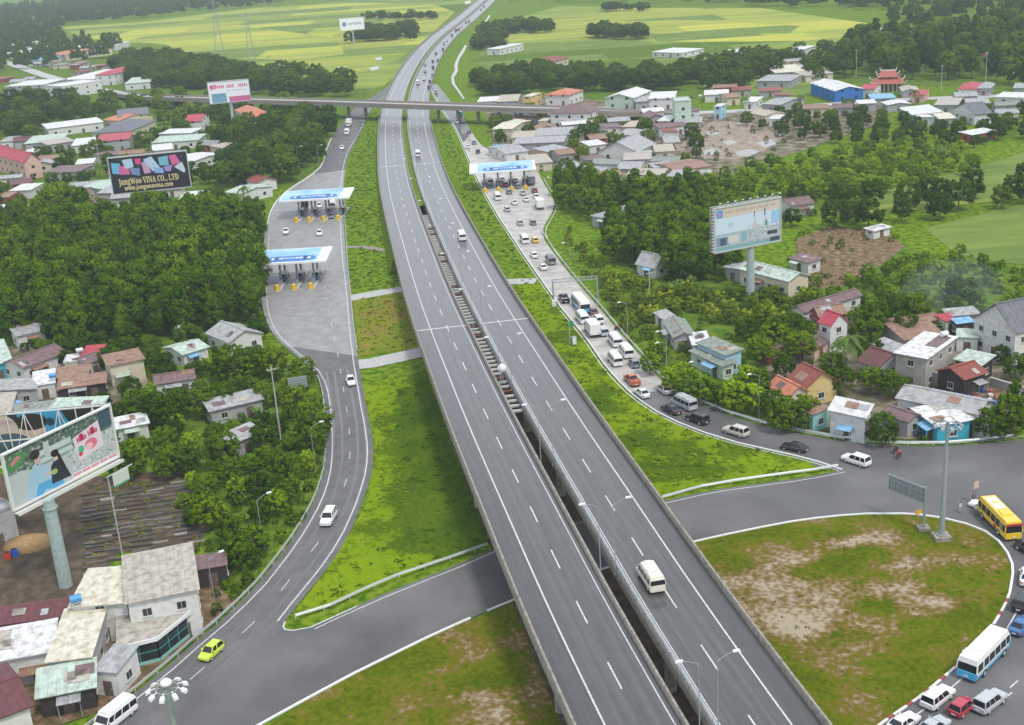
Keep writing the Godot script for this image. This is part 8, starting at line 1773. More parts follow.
func canopy(fl: Vector3, fr: Vector3, depth: float, h: float, words: String, label: String, bays: Array, mirror: bool) -> void:
	# a flat toll canopy: front edge fl-fr faces the viewer; blue band and sign boards on its sloping front
	var dir := fr - fl
	var w := dir.length()
	var turn := atan2(-dir.z, dir.x)
	var t := thing("toll_canopy", label, "toll canopy", (fl + fr) * 0.5, turn, "canopies of the toll plazas")
	var hw := w * 0.5
	var b := MB.new()
	# sloping deck, low at the front
	b.hexa([Vector3(-hw, h, 0), Vector3(hw, h, 0), Vector3(hw, h + 0.8, -depth), Vector3(-hw, h + 0.8, -depth), Vector3(-hw, h + 0.5, 0), Vector3(hw, h + 0.5, 0), Vector3(hw, h + 1.3, -depth), Vector3(-hw, h + 1.3, -depth)])
	part("roof", b.mesh(), M.canopy_white, t)
	var slope := atan2(0.8, depth)
	var face := Transform3D(Basis(Vector3.RIGHT, -PI / 2 + slope), Vector3(0, h + 0.5, 0))   # local x right, y up the slope, z out
	var run := Vector2(depth, 0.8).length()
	part("blue_field", box_mesh(Vector3(w * 0.85, run * 0.94, 0.03), Vector3((-0.065 if not mirror else 0.04) * w, run * 0.5, 0.02)), M.canopy_blue, t, face)
	var board := part("name_board", box_mesh(Vector3(w * 0.45, run * 0.34, 0.12), Vector3((-0.03 if not mirror else 0.04) * w, run * 0.24, 0.1)), M.board_blue, t, face)
	text_part("lettering", words, 0.75, M.letter_white, board, Transform3D(Basis(), Vector3((-0.03 if not mirror else 0.04) * w, run * 0.24, 0.18)), "Droid Sans", w * 0.37)
	for s in [-1.0, 1.0]:
		var e := MB.new()
		e.cyl(Vector3(0, 0, 0.04), Vector3(0, 0, 0.16), run * 0.15, run * 0.15, 18)
		var em := part("emblem", e.mesh(), M.board_blue, t, face * Transform3D(Basis(), Vector3((-0.03 if not mirror else 0.04) * w + s * w * 0.265, run * 0.24, 0)))
		var e2 := MB.new()
		e2.ball(Vector3(0, 0, 0.16), Vector3(run * 0.045, run * 0.07, 0.03), 12, 4)
		part("emblem_mark", e2.mesh(), M.letter_white, em)
	var fr2 := MB.new()
	fr2.box(Vector3(0, h + 0.25, 0.08), Vector3(w + 0.2, 0.5, 0.14))
	for s in [-1.0, 1.0]: fr2.beam(Vector3(s * (hw + 0.06), h + 0.3, 0), Vector3(s * (hw + 0.06), h + 1.05, -depth), 0.14, 0.5)
	part("fascia", fr2.mesh(), M.canopy_white, t)
	for x in bays:
		var lx: float = (x - 0.5) * w
		for z in [-depth * 0.25, -depth * 0.75]:
			var c := MB.new(); c.cyl(Vector3(lx, 0, z), Vector3(lx, h + 0.6, z), 0.28, 0.28, 10)
			part("column", c.mesh(), M.column_grey, t)
	for x in bays: toll_island(t.transform * Vector3((x - 0.5) * w, 0, -depth * 0.5), turn)

func toll_island(at: Vector3, turn: float) -> void:
	var t := thing("toll_booth", "glazed toll booth on a raised island with yellow rounded nose", "toll booth", at, turn, "toll booths under the canopies")
	var p := PackedVector2Array()
	for q in [[-0.95, -9.0], [0.95, -9.0], [0.95, 9.0], [0.5, 10.2], [-0.5, 10.2], [-0.95, 9.0]]: p.append(Vector2(q[0], q[1]))
	var b := MB.new(); b.prism(p, 0.0, 0.3)
	part("island", b.mesh(), M.pale_concrete, t)
	part("cabin", box_mesh(Vector3(1.5, 1.2, 2.6), Vector3(0, 0.9, 0)), M.booth_blue, t)
	part("glazing", box_mesh(Vector3(1.44, 0.9, 2.5), Vector3(0, 1.95, 0)), M.car_glass, t)
	part("cabin_roof", box_mesh(Vector3(1.9, 0.16, 3.0), Vector3(0, 2.48, 0)), M.canopy_white, t)
	var nose := MB.new()
	nose.cyl(Vector3(0, 0.2, 9.0), Vector3(0, 1.5, 9.0), 0.85, 0.62, 14)
	nose.ball(Vector3(0, 1.5, 9.0), Vector3(0.62, 0.3, 0.62), 14, 3, 0.0)
	part("crash_cushion", nose.mesh(), M.cushion_yellow, t)
	var gate := MB.new(); gate.box(Vector3(0.6, 0.75, -3.6), Vector3(0.35, 1.0, 0.35))
	part("barrier_box", gate.mesh(), M.cushion_orange, t)
	part("barrier_arm", box_mesh(Vector3(0.08, 3.2, 0.1), Vector3(0.6, 2.4, -3.6)), M.lamp_white, t)
	var cab := MB.new()
	for z in [4.0, 6.2]: cab.box(Vector3(0, 0.85, z), Vector3(0.5, 1.1, 0.5))
	part("machine", cab.mesh(), M.column_grey, t)

# ---- print on billboards: flat pictures computed as images
func card(w: int, h: int, c: Array) -> Image:
	var i := Image.create(w, h, false, Image.FORMAT_RGB8)
	i.fill(lin(c[0], c[1], c[2]))
	return i

func rect(i: Image, x: float, y: float, w: float, h: float, c: Array) -> void:
	i.fill_rect(Rect2i(int(x * i.get_width()), int(y * i.get_height()), int(w * i.get_width()), int(h * i.get_height())), lin(c[0], c[1], c[2]))

func blob(i: Image, cx: float, cy: float, rx: float, ry: float, c: Array, rot := 0.0) -> void:
	var W := i.get_width(); var H := i.get_height()
	var k := lin(c[0], c[1], c[2])
	var m := maxf(rx * W, ry * H)
	for y in range(maxi(0, int(cy * H - m)), mini(H, int(cy * H + m) + 1)):
		for x in range(maxi(0, int(cx * W - m)), mini(W, int(cx * W + m) + 1)):
			var d := Vector2(x - cx * W, y - cy * H).rotated(-rot)
			if pow(d.x / (rx * W), 2.0) + pow(d.y / (ry * H), 2.0) <= 1.0: i.set_pixel(x, y, k)

func poly_fill(i: Image, p: Array, c: Array) -> void:
	var W := i.get_width(); var H := i.get_height()
	var q := PackedVector2Array()
	var box := Rect2(Vector2(p[0] * W, p[1] * H), Vector2.ZERO)
	for k in range(0, p.size(), 2):
		q.append(Vector2(p[k] * W, p[k + 1] * H)); box = box.expand(q[q.size() - 1])
	var col := lin(c[0], c[1], c[2])
	for y in range(maxi(0, int(box.position.y)), mini(H, int(box.end.y) + 1)):
		for x in range(maxi(0, int(box.position.x)), mini(W, int(box.end.x) + 1)):
			if Geometry2D.is_point_in_polygon(Vector2(x + 0.5, y + 0.5), q): i.set_pixel(x, y, col)

func speckle(i: Image, x: float, y: float, w: float, h: float, cols: Array, n: int, s: int, sd: int) -> void:
	var r := RandomNumberGenerator.new(); r.seed = sd
	for k in n:
		var c: Array = cols[r.randi() % cols.size()]
		i.fill_rect(Rect2i(int((x + r.randf() * w) * i.get_width()), int((y + r.randf() * h) * i.get_height()), r.randi_range(1, s), r.randi_range(1, s)), lin(c[0], c[1], c[2]))

func print_mat(i: Image) -> StandardMaterial3D:
	var m := StandardMaterial3D.new()
	m.albedo_texture = ImageTexture.create_from_image(i)
	m.roughness = 0.5
	return m

func sheet(w: float, h: float) -> ArrayMesh:   # printed sheet in the x-y plane, facing +z, centred
	var b := MB.new()
	b.quad_uv(Vector3(-w / 2, -h / 2, 0), Vector3(w / 2, -h / 2, 0), Vector3(w / 2, h / 2, 0), Vector3(-w / 2, h / 2, 0), Vector2(0, 1), Vector2(1, 1), Vector2(1, 0), Vector2(0, 0))
	return b.mesh()

func billboard(called: String, label: String, foot: Vector3, turn: float, w: float, h: float, bottom: float, print_m: Material, pole_r: float, back := 0.9, pole_x := 0.0) -> Node3D:
	var t := thing(called, label, "billboard", foot, turn)
	var c := MB.new(); c.cyl(Vector3(pole_x, 0, -back), Vector3(pole_x, bottom + h * 0.5, -back), pole_r, pole_r * 0.85, 16)
	part("pole", c.mesh(), M.pole_grey, t)
	part("backing", box_mesh(Vector3(w, h, 0.25), Vector3(0, bottom + h * 0.5, -0.2)), M.frame_grey, t)
	part("print", sheet(w - 0.2, h - 0.2), print_m, t, Transform3D(Basis(), Vector3(0, bottom + h * 0.5, 0.0)))
	var f := MB.new()
	for s in [-0.5, 0.5]:
		f.box(Vector3(s * w, bottom + h * 0.5, -0.1), Vector3(0.3, h + 0.3, 0.5)); f.box(Vector3(0, bottom + h * 0.5 + s * h, -0.1), Vector3(w - 0.3, 0.3, 0.5))
	part("frame", f.mesh(), M.frame_grey, t)
	var tr := MB.new()
	for i in 9:
		var x := -w * 0.5 + w * i / 8.0
		tr.beam(Vector3(x, bottom, -0.3), Vector3(x, bottom + h, -0.3), 0.15, 0.15)
		tr.beam(Vector3(x, bottom, -0.3), Vector3(x, bottom, -back - 0.8), 0.12, 0.12); tr.beam(Vector3(x, bottom + h, -0.3), Vector3(x, bottom + h, -back - 0.8), 0.12, 0.12)
		tr.beam(Vector3(x, bottom, -back - 0.8), Vector3(x, bottom + h, -back - 0.8), 0.12, 0.12); tr.beam(Vector3(x, bottom, -0.3), Vector3(x, bottom + h, -back - 0.8), 0.1, 0.1)
	for y in [bottom, bottom + h]: tr.beam(Vector3(-w * 0.5, y, -back - 0.8), Vector3(w * 0.5, y, -back - 0.8), 0.15, 0.15)
	part("truss", tr.mesh(), M.frame_grey, t)
	return t

func floods(t: Node3D, w: float, top: float, n: int) -> void:
	for i in n:
		var x := -w * 0.5 + w * (i + 0.5) / n
		var b := MB.new()
		b.beam(Vector3(x, top, -0.2), Vector3(x - 0.5, top + 1.3, 1.5), 0.07, 0.07)
		b.box(Vector3(x - 0.5, top + 1.3, 1.6), Vector3(0.4, 0.16, 0.3))
		part("lamp_arm", b.mesh(), M.lamp_white, t)

func build_special() -> void:
	M.canopy_white = tri_mat(noise_tex(70, 0.03, [[0.0, [0.6, 0.62, 0.64]], [0.5, [0.74, 0.75, 0.76]], [1.0, [0.8, 0.8, 0.8]]], 256, 5), 8.0, 0.5)
	M.canopy_blue = tri_mat(noise_tex(71, 0.012, [[0.0, [0.12, 0.32, 0.62]], [0.5, [0.24, 0.45, 0.68]], [1.0, [0.4, 0.56, 0.72]]], 256, 3), 30.0, 0.4)
	M.board_blue = mat(0.02, 0.13, 0.4, 0.4)
	M.letter_white = mat(0.75, 0.78, 0.8, 0.5)
	M.column_grey = mat(0.25, 0.26, 0.28, 0.6)
	M.booth_blue = mat(0.08, 0.12, 0.22, 0.5)
	M.cushion_yellow = mat(0.62, 0.4, 0.02, 0.6)
	M.cushion_orange = mat(0.6, 0.15, 0.03, 0.6)
	M.pole_grey = tri_mat(noise_tex(72, 0.03, [[0.0, [0.2, 0.26, 0.26]], [0.5, [0.32, 0.39, 0.38]], [1.0, [0.4, 0.47, 0.46]]], 256, 5), 5.0, 0.6)
	M.frame_pale = mat(0.6, 0.6, 0.58, 0.6)
	M.frame_grey = mat(0.42, 0.43, 0.43, 0.6)
	canopy(p3([-69.38, -385.21]), p3([-47.40, -384.06]), 11.0, 6.0, "TRẠM THU PHÍ CHỢ ĐỆM", "blue and white toll canopy with four booths, farther up left slip road", [0.24, 0.43, 0.635, 0.84], false)
	canopy(p3([-63.01, -306.80]), p3([-45.34, -306.08]), 11.0, 6.0, "TRẠM THU PHÍ CHỢ ĐỆM", "blue and white toll canopy half hidden by the dense grove", [0.29, 0.53, 0.775], false)
	canopy(p3([-9.69, -410.07]), p3([12.16, -410.14]), 12.0, 6.0, "TRẠM THU PHÍ CHỢ ĐỆM", "blue and white toll canopy over the crowded wet slip road", [0.21, 0.42, 0.62, 0.83], true)
	build_billboards()
	build_overpass()
	build_people()
	build_temple()

func build_billboards() -> void:
	# dark board with coloured cards
	var i := card(512, 256, [0.012, 0.014, 0.022])
	var cyan := [0.1, 0.42, 0.6]; var pink := [0.6, 0.12, 0.3]; var pale := [0.4, 0.55, 0.7]; var lilac := [0.3, 0.25, 0.55]; var teal := [0.15, 0.42, 0.52]
	poly_fill(i, [0.03, 0.13, 0.14, 0.17, 0.14, 0.47, 0.03, 0.43], cyan)
	poly_fill(i, [0.12, 0.22, 0.24, 0.28, 0.25, 0.5, 0.11, 0.47], pink)
	poly_fill(i, [0.17, 0.08, 0.3, 0.06, 0.31, 0.3, 0.2, 0.33], pale)
	poly_fill(i, [0.33, 0.08, 0.41, 0.08, 0.4, 0.25, 0.34, 0.22], [0.65, 0.06, 0.24])
	poly_fill(i, [0.25, 0.32, 0.38, 0.34, 0.37, 0.56, 0.27, 0.5], [0.16, 0.24, 0.4])
	poly_fill(i, [0.41, 0.2, 0.48, 0.16, 0.52, 0.5, 0.43, 0.52], [0.5, 0.3, 0.45])
	poly_fill(i, [0.44, 0.12, 0.55, 0.05, 0.64, 0.38, 0.54, 0.47], pale)
	poly_fill(i, [0.56, 0.36, 0.68, 0.4, 0.68, 0.55, 0.56, 0.52], [0.25, 0.38, 0.65])
	poly_fill(i, [0.63, 0.1, 0.76, 0.07, 0.76, 0.34, 0.64, 0.33], teal)
	poly_fill(i, [0.69, 0.36, 0.8, 0.34, 0.77, 0.52, 0.7, 0.5], lilac)
	poly_fill(i, [0.77, 0.08, 0.86, 0.06, 0.91, 0.3, 0.8, 0.36], pink)
	poly_fill(i, [0.82, 0.4, 0.93, 0.28, 0.96, 0.52, 0.94, 0.6], [0.5, 0.58, 0.64])
	speckle(i, 0.04, 0.1, 0.9, 0.42, [[0.4, 0.5, 0.65], [0.2, 0.1, 0.2], [0.5, 0.2, 0.4]], 160, 4, 4)
	var a := billboard("billboard", "black billboard with coloured cards and cream lettering above the village", p3([-111.03, -395.20]), deg_to_rad(11), 24.3, 11.6, 10.6, print_mat(i), 1.0)
	var cream := mat(0.72, 0.62, 0.3, 0.5)
	text_part("lettering", "JungWoo VINA CO., LTD", 1.9, cream, a, Transform3D(Basis(), Vector3(-0.6, 14.3, 0.04)), "Droid Serif", 18.5)
	text_part("lettering", "www.jungwoovina.com", 1.4, cream, a, Transform3D(Basis(), Vector3(-0.9, 12.2, 0.04)), "Droid Sans", 15.0)
	# pale board over the scrub with a plant picture
	i = card(512, 300, [0.55, 0.64, 0.7])
	rect(i, 0, 0, 1, 0.24, [0.55, 0.5, 0.42])
	rect(i, 0.0, 0.24, 1.0, 0.34, [0.52, 0.63, 0.72])
	rect(i, 0.0, 0.6, 1.0, 0.06, [0.3, 0.45, 0.45])
	rect(i, 0.0, 0.64, 1.0, 0.36, [0.4, 0.45, 0.5])
	rect(i, 0.03, 0.05, 0.085, 0.18, [0.05, 0.3, 0.6])
	blob(i, 0.072, 0.14, 0.02, 0.06, [0.5, 0.2, 0.5])
	rect(i, 0.02, 0.68, 0.2, 0.2, [0.2, 0.26, 0.34]); rect(i, 0.08, 0.7, 0.09, 0.17, [0.06, 0.1, 0.16])
	rect(i, 0.2, 0.68, 0.16, 0.16, [0.55, 0.55, 0.5]); rect(i, 0.4, 0.64, 0.08, 0.22, [0.2, 0.38, 0.45])
	rect(i, 0.0, 0.9, 1.0, 0.1, [0.2, 0.36, 0.36])
	speckle(i, 0.5, 0.5, 0.5, 0.4, [[0.5, 0.42, 0.44], [0.32, 0.3, 0.33], [0.6, 0.6, 0.6], [0.2, 0.35, 0.3]], 260, 12, 9)
	poly_fill(i, [0.56, 0.62, 0.6, 0.35, 0.67, 0.62], [0.5, 0.46, 0.47]); poly_fill(i, [0.72, 0.6, 0.76, 0.3, 0.84, 0.62], [0.5, 0.5, 0.5])
	rect(i, 0.595, 0.2, 0.015, 0.14, [0.08, 0.1, 0.14]); rect(i, 0.75, 0.17, 0.02, 0.16, [0.08, 0.1, 0.14]); rect(i, 0.77, 0.45, 0.03, 0.14, [0.05, 0.22, 0.2])
	rect(i, 0.86, 0.26, 0.14, 0.3, [0.3, 0.48, 0.68])
	rect(i, 0.8, 0.72, 0.16, 0.09, [0.05, 0.07, 0.07]); rect(i, 0.84, 0.88, 0.15, 0.1, [0.04, 0.08, 0.1])
	rect(i, 0.2, 0.38, 0.08, 0.09, [0.36, 0.52, 0.5])
	for k in 40:   # two rows of small red print
		if k % 9 != 8: rect(i, 0.15 + k * 0.019, 0.1 + (k % 3) * 0.008, 0.012, 0.035, [0.5, 0.25, 0.2])
	a = billboard("billboard", "pale blue billboard with buildings picture on one column over scrub", p3([53.47, -264.20]), deg_to_rad(24), 17.4, 9.8, 13.6, print_mat(i), 0.95, 0.9, 1.3)
	floods(a, 17.4, 23.5, 9)
	for k in 14: part("side_rib", box_mesh(Vector3(0.5, 0.25, 0.6), Vector3(-9.1, 14.0 + k * 0.7, -0.1)), M.frame_grey, a)
	# white board beyond the overpass
	i = card(384, 200, [0.72, 0.74, 0.78])
	rect(i, 0.48, 0.74, 0.52, 0.26, [0.52, 0.12, 0.25])
	blob(i, 0.25, 0.78, 0.16, 0.2, [0.12, 0.3, 0.4]); rect(i, 0.06, 0.55, 0.36, 0.45, [0.13, 0.3, 0.4])
	speckle(i, 0.06, 0.55, 0.36, 0.42, [[0.3, 0.5, 0.6], [0.08, 0.18, 0.28]], 120, 8, 5)
	blob(i, 0.08, 0.24, 0.05, 0.12, [0.6, 0.1, 0.25]); blob(i, 0.16, 0.22, 0.05, 0.12, [0.62, 0.2, 0.34])
	for k in 16:   # marks of three red words, too blurred to read
		if not k in [4, 9, 10]: rect(i, 0.22 + k * 0.047, 0.16 + (k % 2) * 0.01, 0.035, 0.15, [0.55, 0.14, 0.28])
	for k in 22:
		if k % 6 != 5: rect(i, 0.45 + k * 0.022, 0.42, 0.014, 0.06, [0.4, 0.42, 0.5])
	billboard("billboard", "white billboard with red words and a picture near the overpass", p3([-120.86, -579.84]), deg_to_rad(12), 18.5, 9.6, 14.6, print_mat(i), 0.8)
	# small white board in the paddies
	i = card(256, 128, [0.74, 0.76, 0.8])
	blob(i, 0.18, 0.5, 0.09, 0.2, [0.15, 0.25, 0.36])
	for k in 10: rect(i, 0.36 + k * 0.056, 0.4 - (0.06 if k == 3 or k == 7 else 0.0), 0.042, 0.2, [0.36, 0.3, 0.42])
	billboard("billboard", "white billboard with small grey print standing in the paddies", p3([-109.55, -1030.14]), deg_to_rad(8), 19.5, 9.6, 11.0, print_mat(i), 0.7)
	build_near_billboard()

func build_near_billboard() -> void:
	# two boards set in a V on one column
	var foot := p3([-64.91, -155.80])
	var bl := Vector2(-68.2, -152.0); var br := Vector2(-58.6, -168.4)
	var mid := (bl + br) * 0.5
	var dir := br - bl
	var w := dir.length()
	var t := thing("billboard", "noodle billboard of two boards in a V on one column", "billboard", foot)
	var c := MB.new(); c.cyl(Vector3.ZERO, Vector3(0, 13.6, 0), 0.95, 0.85, 20); c.cyl(Vector3(0, 12.2, 0), Vector3(0, 12.4, 0), 1.05, 1.05, 20)
	part("pole", c.mesh(), M.pole_grey, t)
	var turn := atan2(-dir.y, dir.x)
	var xf := Transform3D(Basis(Vector3.UP, turn), Vector3(mid.x - foot.x, 0, mid.y - foot.z))
	var i := card(768, 330, [0.4, 0.44, 0.44])
	var r := RandomNumberGenerator.new(); r.seed = 5
	# garden scene
	rect(i, 0, 0, 1, 0.4, [0.08, 0.12, 0.09])
	speckle(i, 0, 0, 1, 0.42, [[0.03, 0.07, 0.04], [0.14, 0.2, 0.17], [0.3, 0.36, 0.34], [0.05, 0.12, 0.06]], 900, 20, 8)
	rect(i, 0.3, 0.22, 0.3, 0.28, [0.45, 0.52, 0.5]); rect(i, 0.3, 0.32, 0.32, 0.05, [0.2, 0.26, 0.25]); rect(i, 0.3, 0.45, 0.32, 0.05, [0.22, 0.28, 0.27])
	rect(i, 0.35, 0.1, 0.05, 0.3, [0.42, 0.46, 0.45])
	speckle(i, 0.55, 0.4, 0.45, 0.5, [[0.6, 0.6, 0.62], [0.4, 0.42, 0.42], [0.2, 0.25, 0.22]], 300, 16, 12)
	poly_fill(i, [0.02, 0.2, 0.14, 0.06, 0.2, 0.18, 0.1, 0.34, 0.02, 0.36], [0.06, 0.22, 0.06]); poly_fill(i, [0.05, 0.2, 0.12, 0.12, 0.15, 0.17, 0.06, 0.27], [0.5, 0.16, 0.2])
	rect(i, 0.88, 0.02, 0.12, 0.34, [0.04, 0.08, 0.1])
	# a person in a pale blue shirt, another in dark clothes, both seated, a bowl in hand
	poly_fill(i, [0.14, 0.98, 0.16, 0.62, 0.23, 0.45, 0.33, 0.48, 0.38, 0.7, 0.36, 1.0], [0.3, 0.46, 0.56])
	poly_fill(i, [0.2, 0.98, 0.25, 0.78, 0.45, 0.82, 0.47, 0.99, 0.38, 1.0, 0.3, 0.93, 0.26, 1.0], [0.08, 0.32, 0.56])
	blob(i, 0.275, 0.34, 0.028, 0.08, [0.5, 0.36, 0.3]); blob(i, 0.262, 0.24, 0.045, 0.09, [0.02, 0.02, 0.02])
	poly_fill(i, [0.36, 0.9, 0.38, 0.58, 0.42, 0.5, 0.48, 0.52, 0.52, 0.78, 0.54, 0.92], [0.02, 0.025, 0.03])
	blob(i, 0.43, 0.46, 0.022, 0.06, [0.55, 0.42, 0.36]); blob(i, 0.432, 0.38, 0.035, 0.07, [0.015, 0.012, 0.012]); poly_fill(i, [0.44, 0.36, 0.47, 0.4, 0.51, 0.72, 0.48, 0.74], [0.015, 0.012, 0.012])
	blob(i, 0.4, 0.7, 0.03, 0.05, [0.3, 0.4, 0.1]); blob(i, 0.35, 0.68, 0.03, 0.03, [0.55, 0.4, 0.34])
	# packet
	poly_fill(i, [0.61, 0.28, 0.87, 0.16, 0.89, 0.66, 0.64, 0.74], [0.66, 0.55, 0.6])
	blob(i, 0.77, 0.52, 0.06, 0.1, [0.6, 0.15, 0.22]); blob(i, 0.75, 0.55, 0.035, 0.06, [0.7, 0.45, 0.42]); blob(i, 0.67, 0.54, 0.028, 0.07, [0.06, 0.4, 0.22]); blob(i, 0.66, 0.62, 0.02, 0.04, [0.55, 0.04, 0.06])
	rect(i, 0.55, 0.9, 0.45, 0.1, [0.62, 0.6, 0.6])
	for k in 34:   # red line of small print along the foot, too blurred to read
		if k % 7 != 6: rect(i, 0.56 + k * 0.0126, 0.925, 0.008, 0.05, [0.55, 0.06, 0.12])
	part("backing", box_mesh(Vector3(w, 8.0, 0.3), Vector3(0, 18.0, -0.2)), M.frame_grey, t, xf)
	var face := part("print", sheet(w - 0.1, 7.9), print_mat(i), t, xf * Transform3D(Basis(), Vector3(0, 18.0, 0.0)))
	text_part("lettering", "Hảo Hảo", 0.8, mat(0.42, 0.01, 0.06, 0.5), face, Transform3D(Basis(Vector3.BACK, 0.1), Vector3(w * 0.245, 1.35, 0.03)), "Droid Sans", w * 0.2)
	var f := MB.new()
	for s in [-0.5, 0.5]:
		f.box(Vector3(s * w, 18.0, 0.0), Vector3(0.25, 8.3, 0.5)); f.box(Vector3(0, 18.0 + s * 8.1, 0.0), Vector3(w - 0.25, 0.25, 0.5))
	f.box(Vector3(0, 13.5, 0.5), Vector3(w, 0.14, 0.9)); f.beam(Vector3(-w * 0.5, 13.5, 0.9), Vector3(w * 0.5, 13.5, 0.9), 0.12, 0.5)
	part("frame", f.mesh(), M.frame_pale, t, xf)
	# the other board runs off to the side; its back truss faces this way and its print shows between the bars
	var w2 := 19.5
	var turn2 := deg_to_rad(4)
	var xf2 := Transform3D(Basis(Vector3.UP, turn2), Vector3(br.x - foot.x, 0, br.y - foot.z))
	i = card(512, 220, [0.02, 0.02, 0.025])
	poly_fill(i, [0.3, 0.0, 0.62, 0.0, 0.74, 0.62, 0.62, 0.75, 0.33, 0.3], [0.04, 0.28, 0.48])
	blob(i, 0.4, 0.4, 0.1, 0.22, [0.56, 0.42, 0.38]); blob(i, 0.4, 0.22, 0.12, 0.16, [0.03, 0.02, 0.02]); blob(i, 0.2, 0.35, 0.1, 0.3, [0.5, 0.4, 0.36]); blob(i, 0.22, 0.6, 0.15, 0.2, [0.06, 0.1, 0.14])
	blob(i, 0.54, 0.25, 0.03, 0.08, [0.02, 0.05, 0.08]); blob(i, 0.64, 0.5, 0.04, 0.1, [0.02, 0.06, 0.1])
	part("second_print", sheet(w2, 8.0), print_mat(i), t, xf2 * Transform3D(Basis(), Vector3(-w2 * 0.5, 18.0, -0.9)))
	part("second_backing", box_mesh(Vector3(w2, 8.0, 0.2), Vector3(-w2 * 0.5, 18.0, -1.05)), M.frame_grey, t, xf2)
	var tr := MB.new()
	for k in 9:
		var x := -w2 * k / 8.0
		tr.beam(Vector3(x, 14.0, 0), Vector3(x, 22.0, 0), 0.13, 0.13)
		if k < 8: tr.beam(Vector3(x, 14.0 if k % 2 == 0 else 22.0, 0), Vector3(x - w2 / 8.0, 22.0 if k % 2 == 0 else 14.0, 0), 0.1, 0.1)
		tr.beam(Vector3(x, 22.0, 0), Vector3(x, 22.0, -0.9), 0.1, 0.1)
	for y in [14.0, 18.0, 22.1]: tr.beam(Vector3(0, y, 0), Vector3(-w2, y, 0), 0.16, 0.2)
	part("truss", tr.mesh(), M.frame_pale, t, xf2)
	# a small banner hung from a pole below
	var bt := thing("small_banner", "small pale green banner hanging under the noodle billboard", "banner", Vector3(br.x + 1.2, 0, br.y + 4.0), turn)
	part("post", box_mesh(Vector3(0.14, 13.2, 0.14), Vector3(-2.0, 6.6, -0.4)), M.steel, bt)
	part("panel", box_mesh(Vector3(3.0, 1.8, 0.08), Vector3(0, 12.4, 0)), mat(0.5, 0.55, 0.48, 0.5), bt)
	part("green_edge", box_mesh(Vector3(3.0, 0.25, 0.1), Vector3(0, 11.45, 0)), mat(0.08, 0.35, 0.15, 0.5), bt)
	part("arm", box_mesh(Vector3(5.0, 0.14, 0.14), Vector3(0, 13.35, -0.1)), M.steel, bt)

func build_overpass() -> void:
	# a minor road carried over the expressway
	var p := PackedVector3Array()
	for q in [[-227.28, -768.76, 2.0], [-192.21, -708.95, 5.0], [-162.41, -677.08, 6.6], [-121.67, -643.75, 7.2], [-79.81, -613.61, 7.4], [-34.30, -580.42, 7.4], [8.95, -552.31, 7.0], [32.59, -543.35, 6.0], [54.16, -542.42, 3.6], [72.21, -547.69, 1.2], [85.60, -549.07, 0.1]]:
		p.append(Vector3(q[0], q[2], q[1]))
	var c := Curve3D.new()
	for q in p: c.add_point(q)
	var fine := PackedVector3Array()
	var n := 90
	for k in n + 1:
		var f := float(k) / n * (p.size() - 1)
		var a := mini(int(f), p.size() - 2)
		fine.append(p[a].cubic_interpolate(p[a + 1], p[maxi(a - 1, 0)], p[mini(a + 2, p.size() - 1)], f - a))
	var t := thing("overpass_bridge", "pale concrete overpass carrying a minor road across the expressway", "bridge", Vector3.ZERO)
	part("deck", sweep_mesh(fine, [-4.6, -1.3, 4.6, -1.3, 4.6, -0.05, -4.6, -0.05]), M.old_concrete, t)
	var sm := MB.new(); sm.strip(offset_path(fine, -4.1), offset_path(fine, 4.1))
	part("road_surface", sm.mesh(), M.pale_concrete, t)
	for s in [-4.4, 4.4]: part("parapet", sweep_mesh(offset_path(fine, s), [-0.2, -0.3, 0.2, -0.3, 0.2, 0.9, -0.2, 0.9]), M.old_concrete, t)
	var k := 20.0
	var len := length_of(fine)
	while k < len - 30.0:
		var a := along(fine, k, k + 1.0)
		if a[0].y > 3.0:
			var cb := MB.new(); cb.cyl(Vector3(a[0].x, 0, a[0].z), Vector3(a[0].x, a[0].y - 1.2, a[0].z), 0.8, 0.8, 10)
			var near_main := INF
			for q in main_line: near_main = minf(near_main, Vector2(q.x - a[0].x, q.z - a[0].z).length())
			if near_main > 13.5 or near_main < 1.2: part("pier", cb.mesh(), M.old_concrete, t)
		k += 11.0
	# the minor road goes on along the village
	var rd := v3([85.70, -549.72, 102.71, -546.24, 120.43, -547.01, 137.85, -546.37, 155.63, -547.14, 173.01, -546.50, 189.87, -544.45, 207.92, -540.09, 229.80, -535.29, 257.69, -530.52], 0.0)
	structure("village_road", band(rd, 0.0, 8.5, 0.12), M.pale_concrete)
	var rl := v3([-232.83, -787.51, -274.39, -845.93, -337.45, -953.89, -397.46, -1062.82, -500.80, -1238.04], 0.0)
	structure("village_road", band(rl, 0.0, 9.0, 0.12), M.pale_concrete)
	# two service tracks that pass under the viaduct, and a footpath
	structure("service_track", band(v3([-34.48, -242.08, -28.95, -242.81, -23.30, -245.42, -17.13, -248.65, -6.53, -253.07], 0.0), 0.0, 6.0, 0.04), M.pale_concrete)
	structure("service_track", band(v3([-40.85, -291.36, -35.67, -293.57, -28.97, -296.35, -16.65, -299.63, -1.62, -297.71, 7.31, -296.39], 0.0), 0.0, 5.0, 0.04), M.pale_concrete)
	structure("footpath", band(v3([-45.56, -345.43, -39.41, -343.72, -30.33, -335.54], 0.0), 0.0, 2.6, 0.04), M.old_concrete)

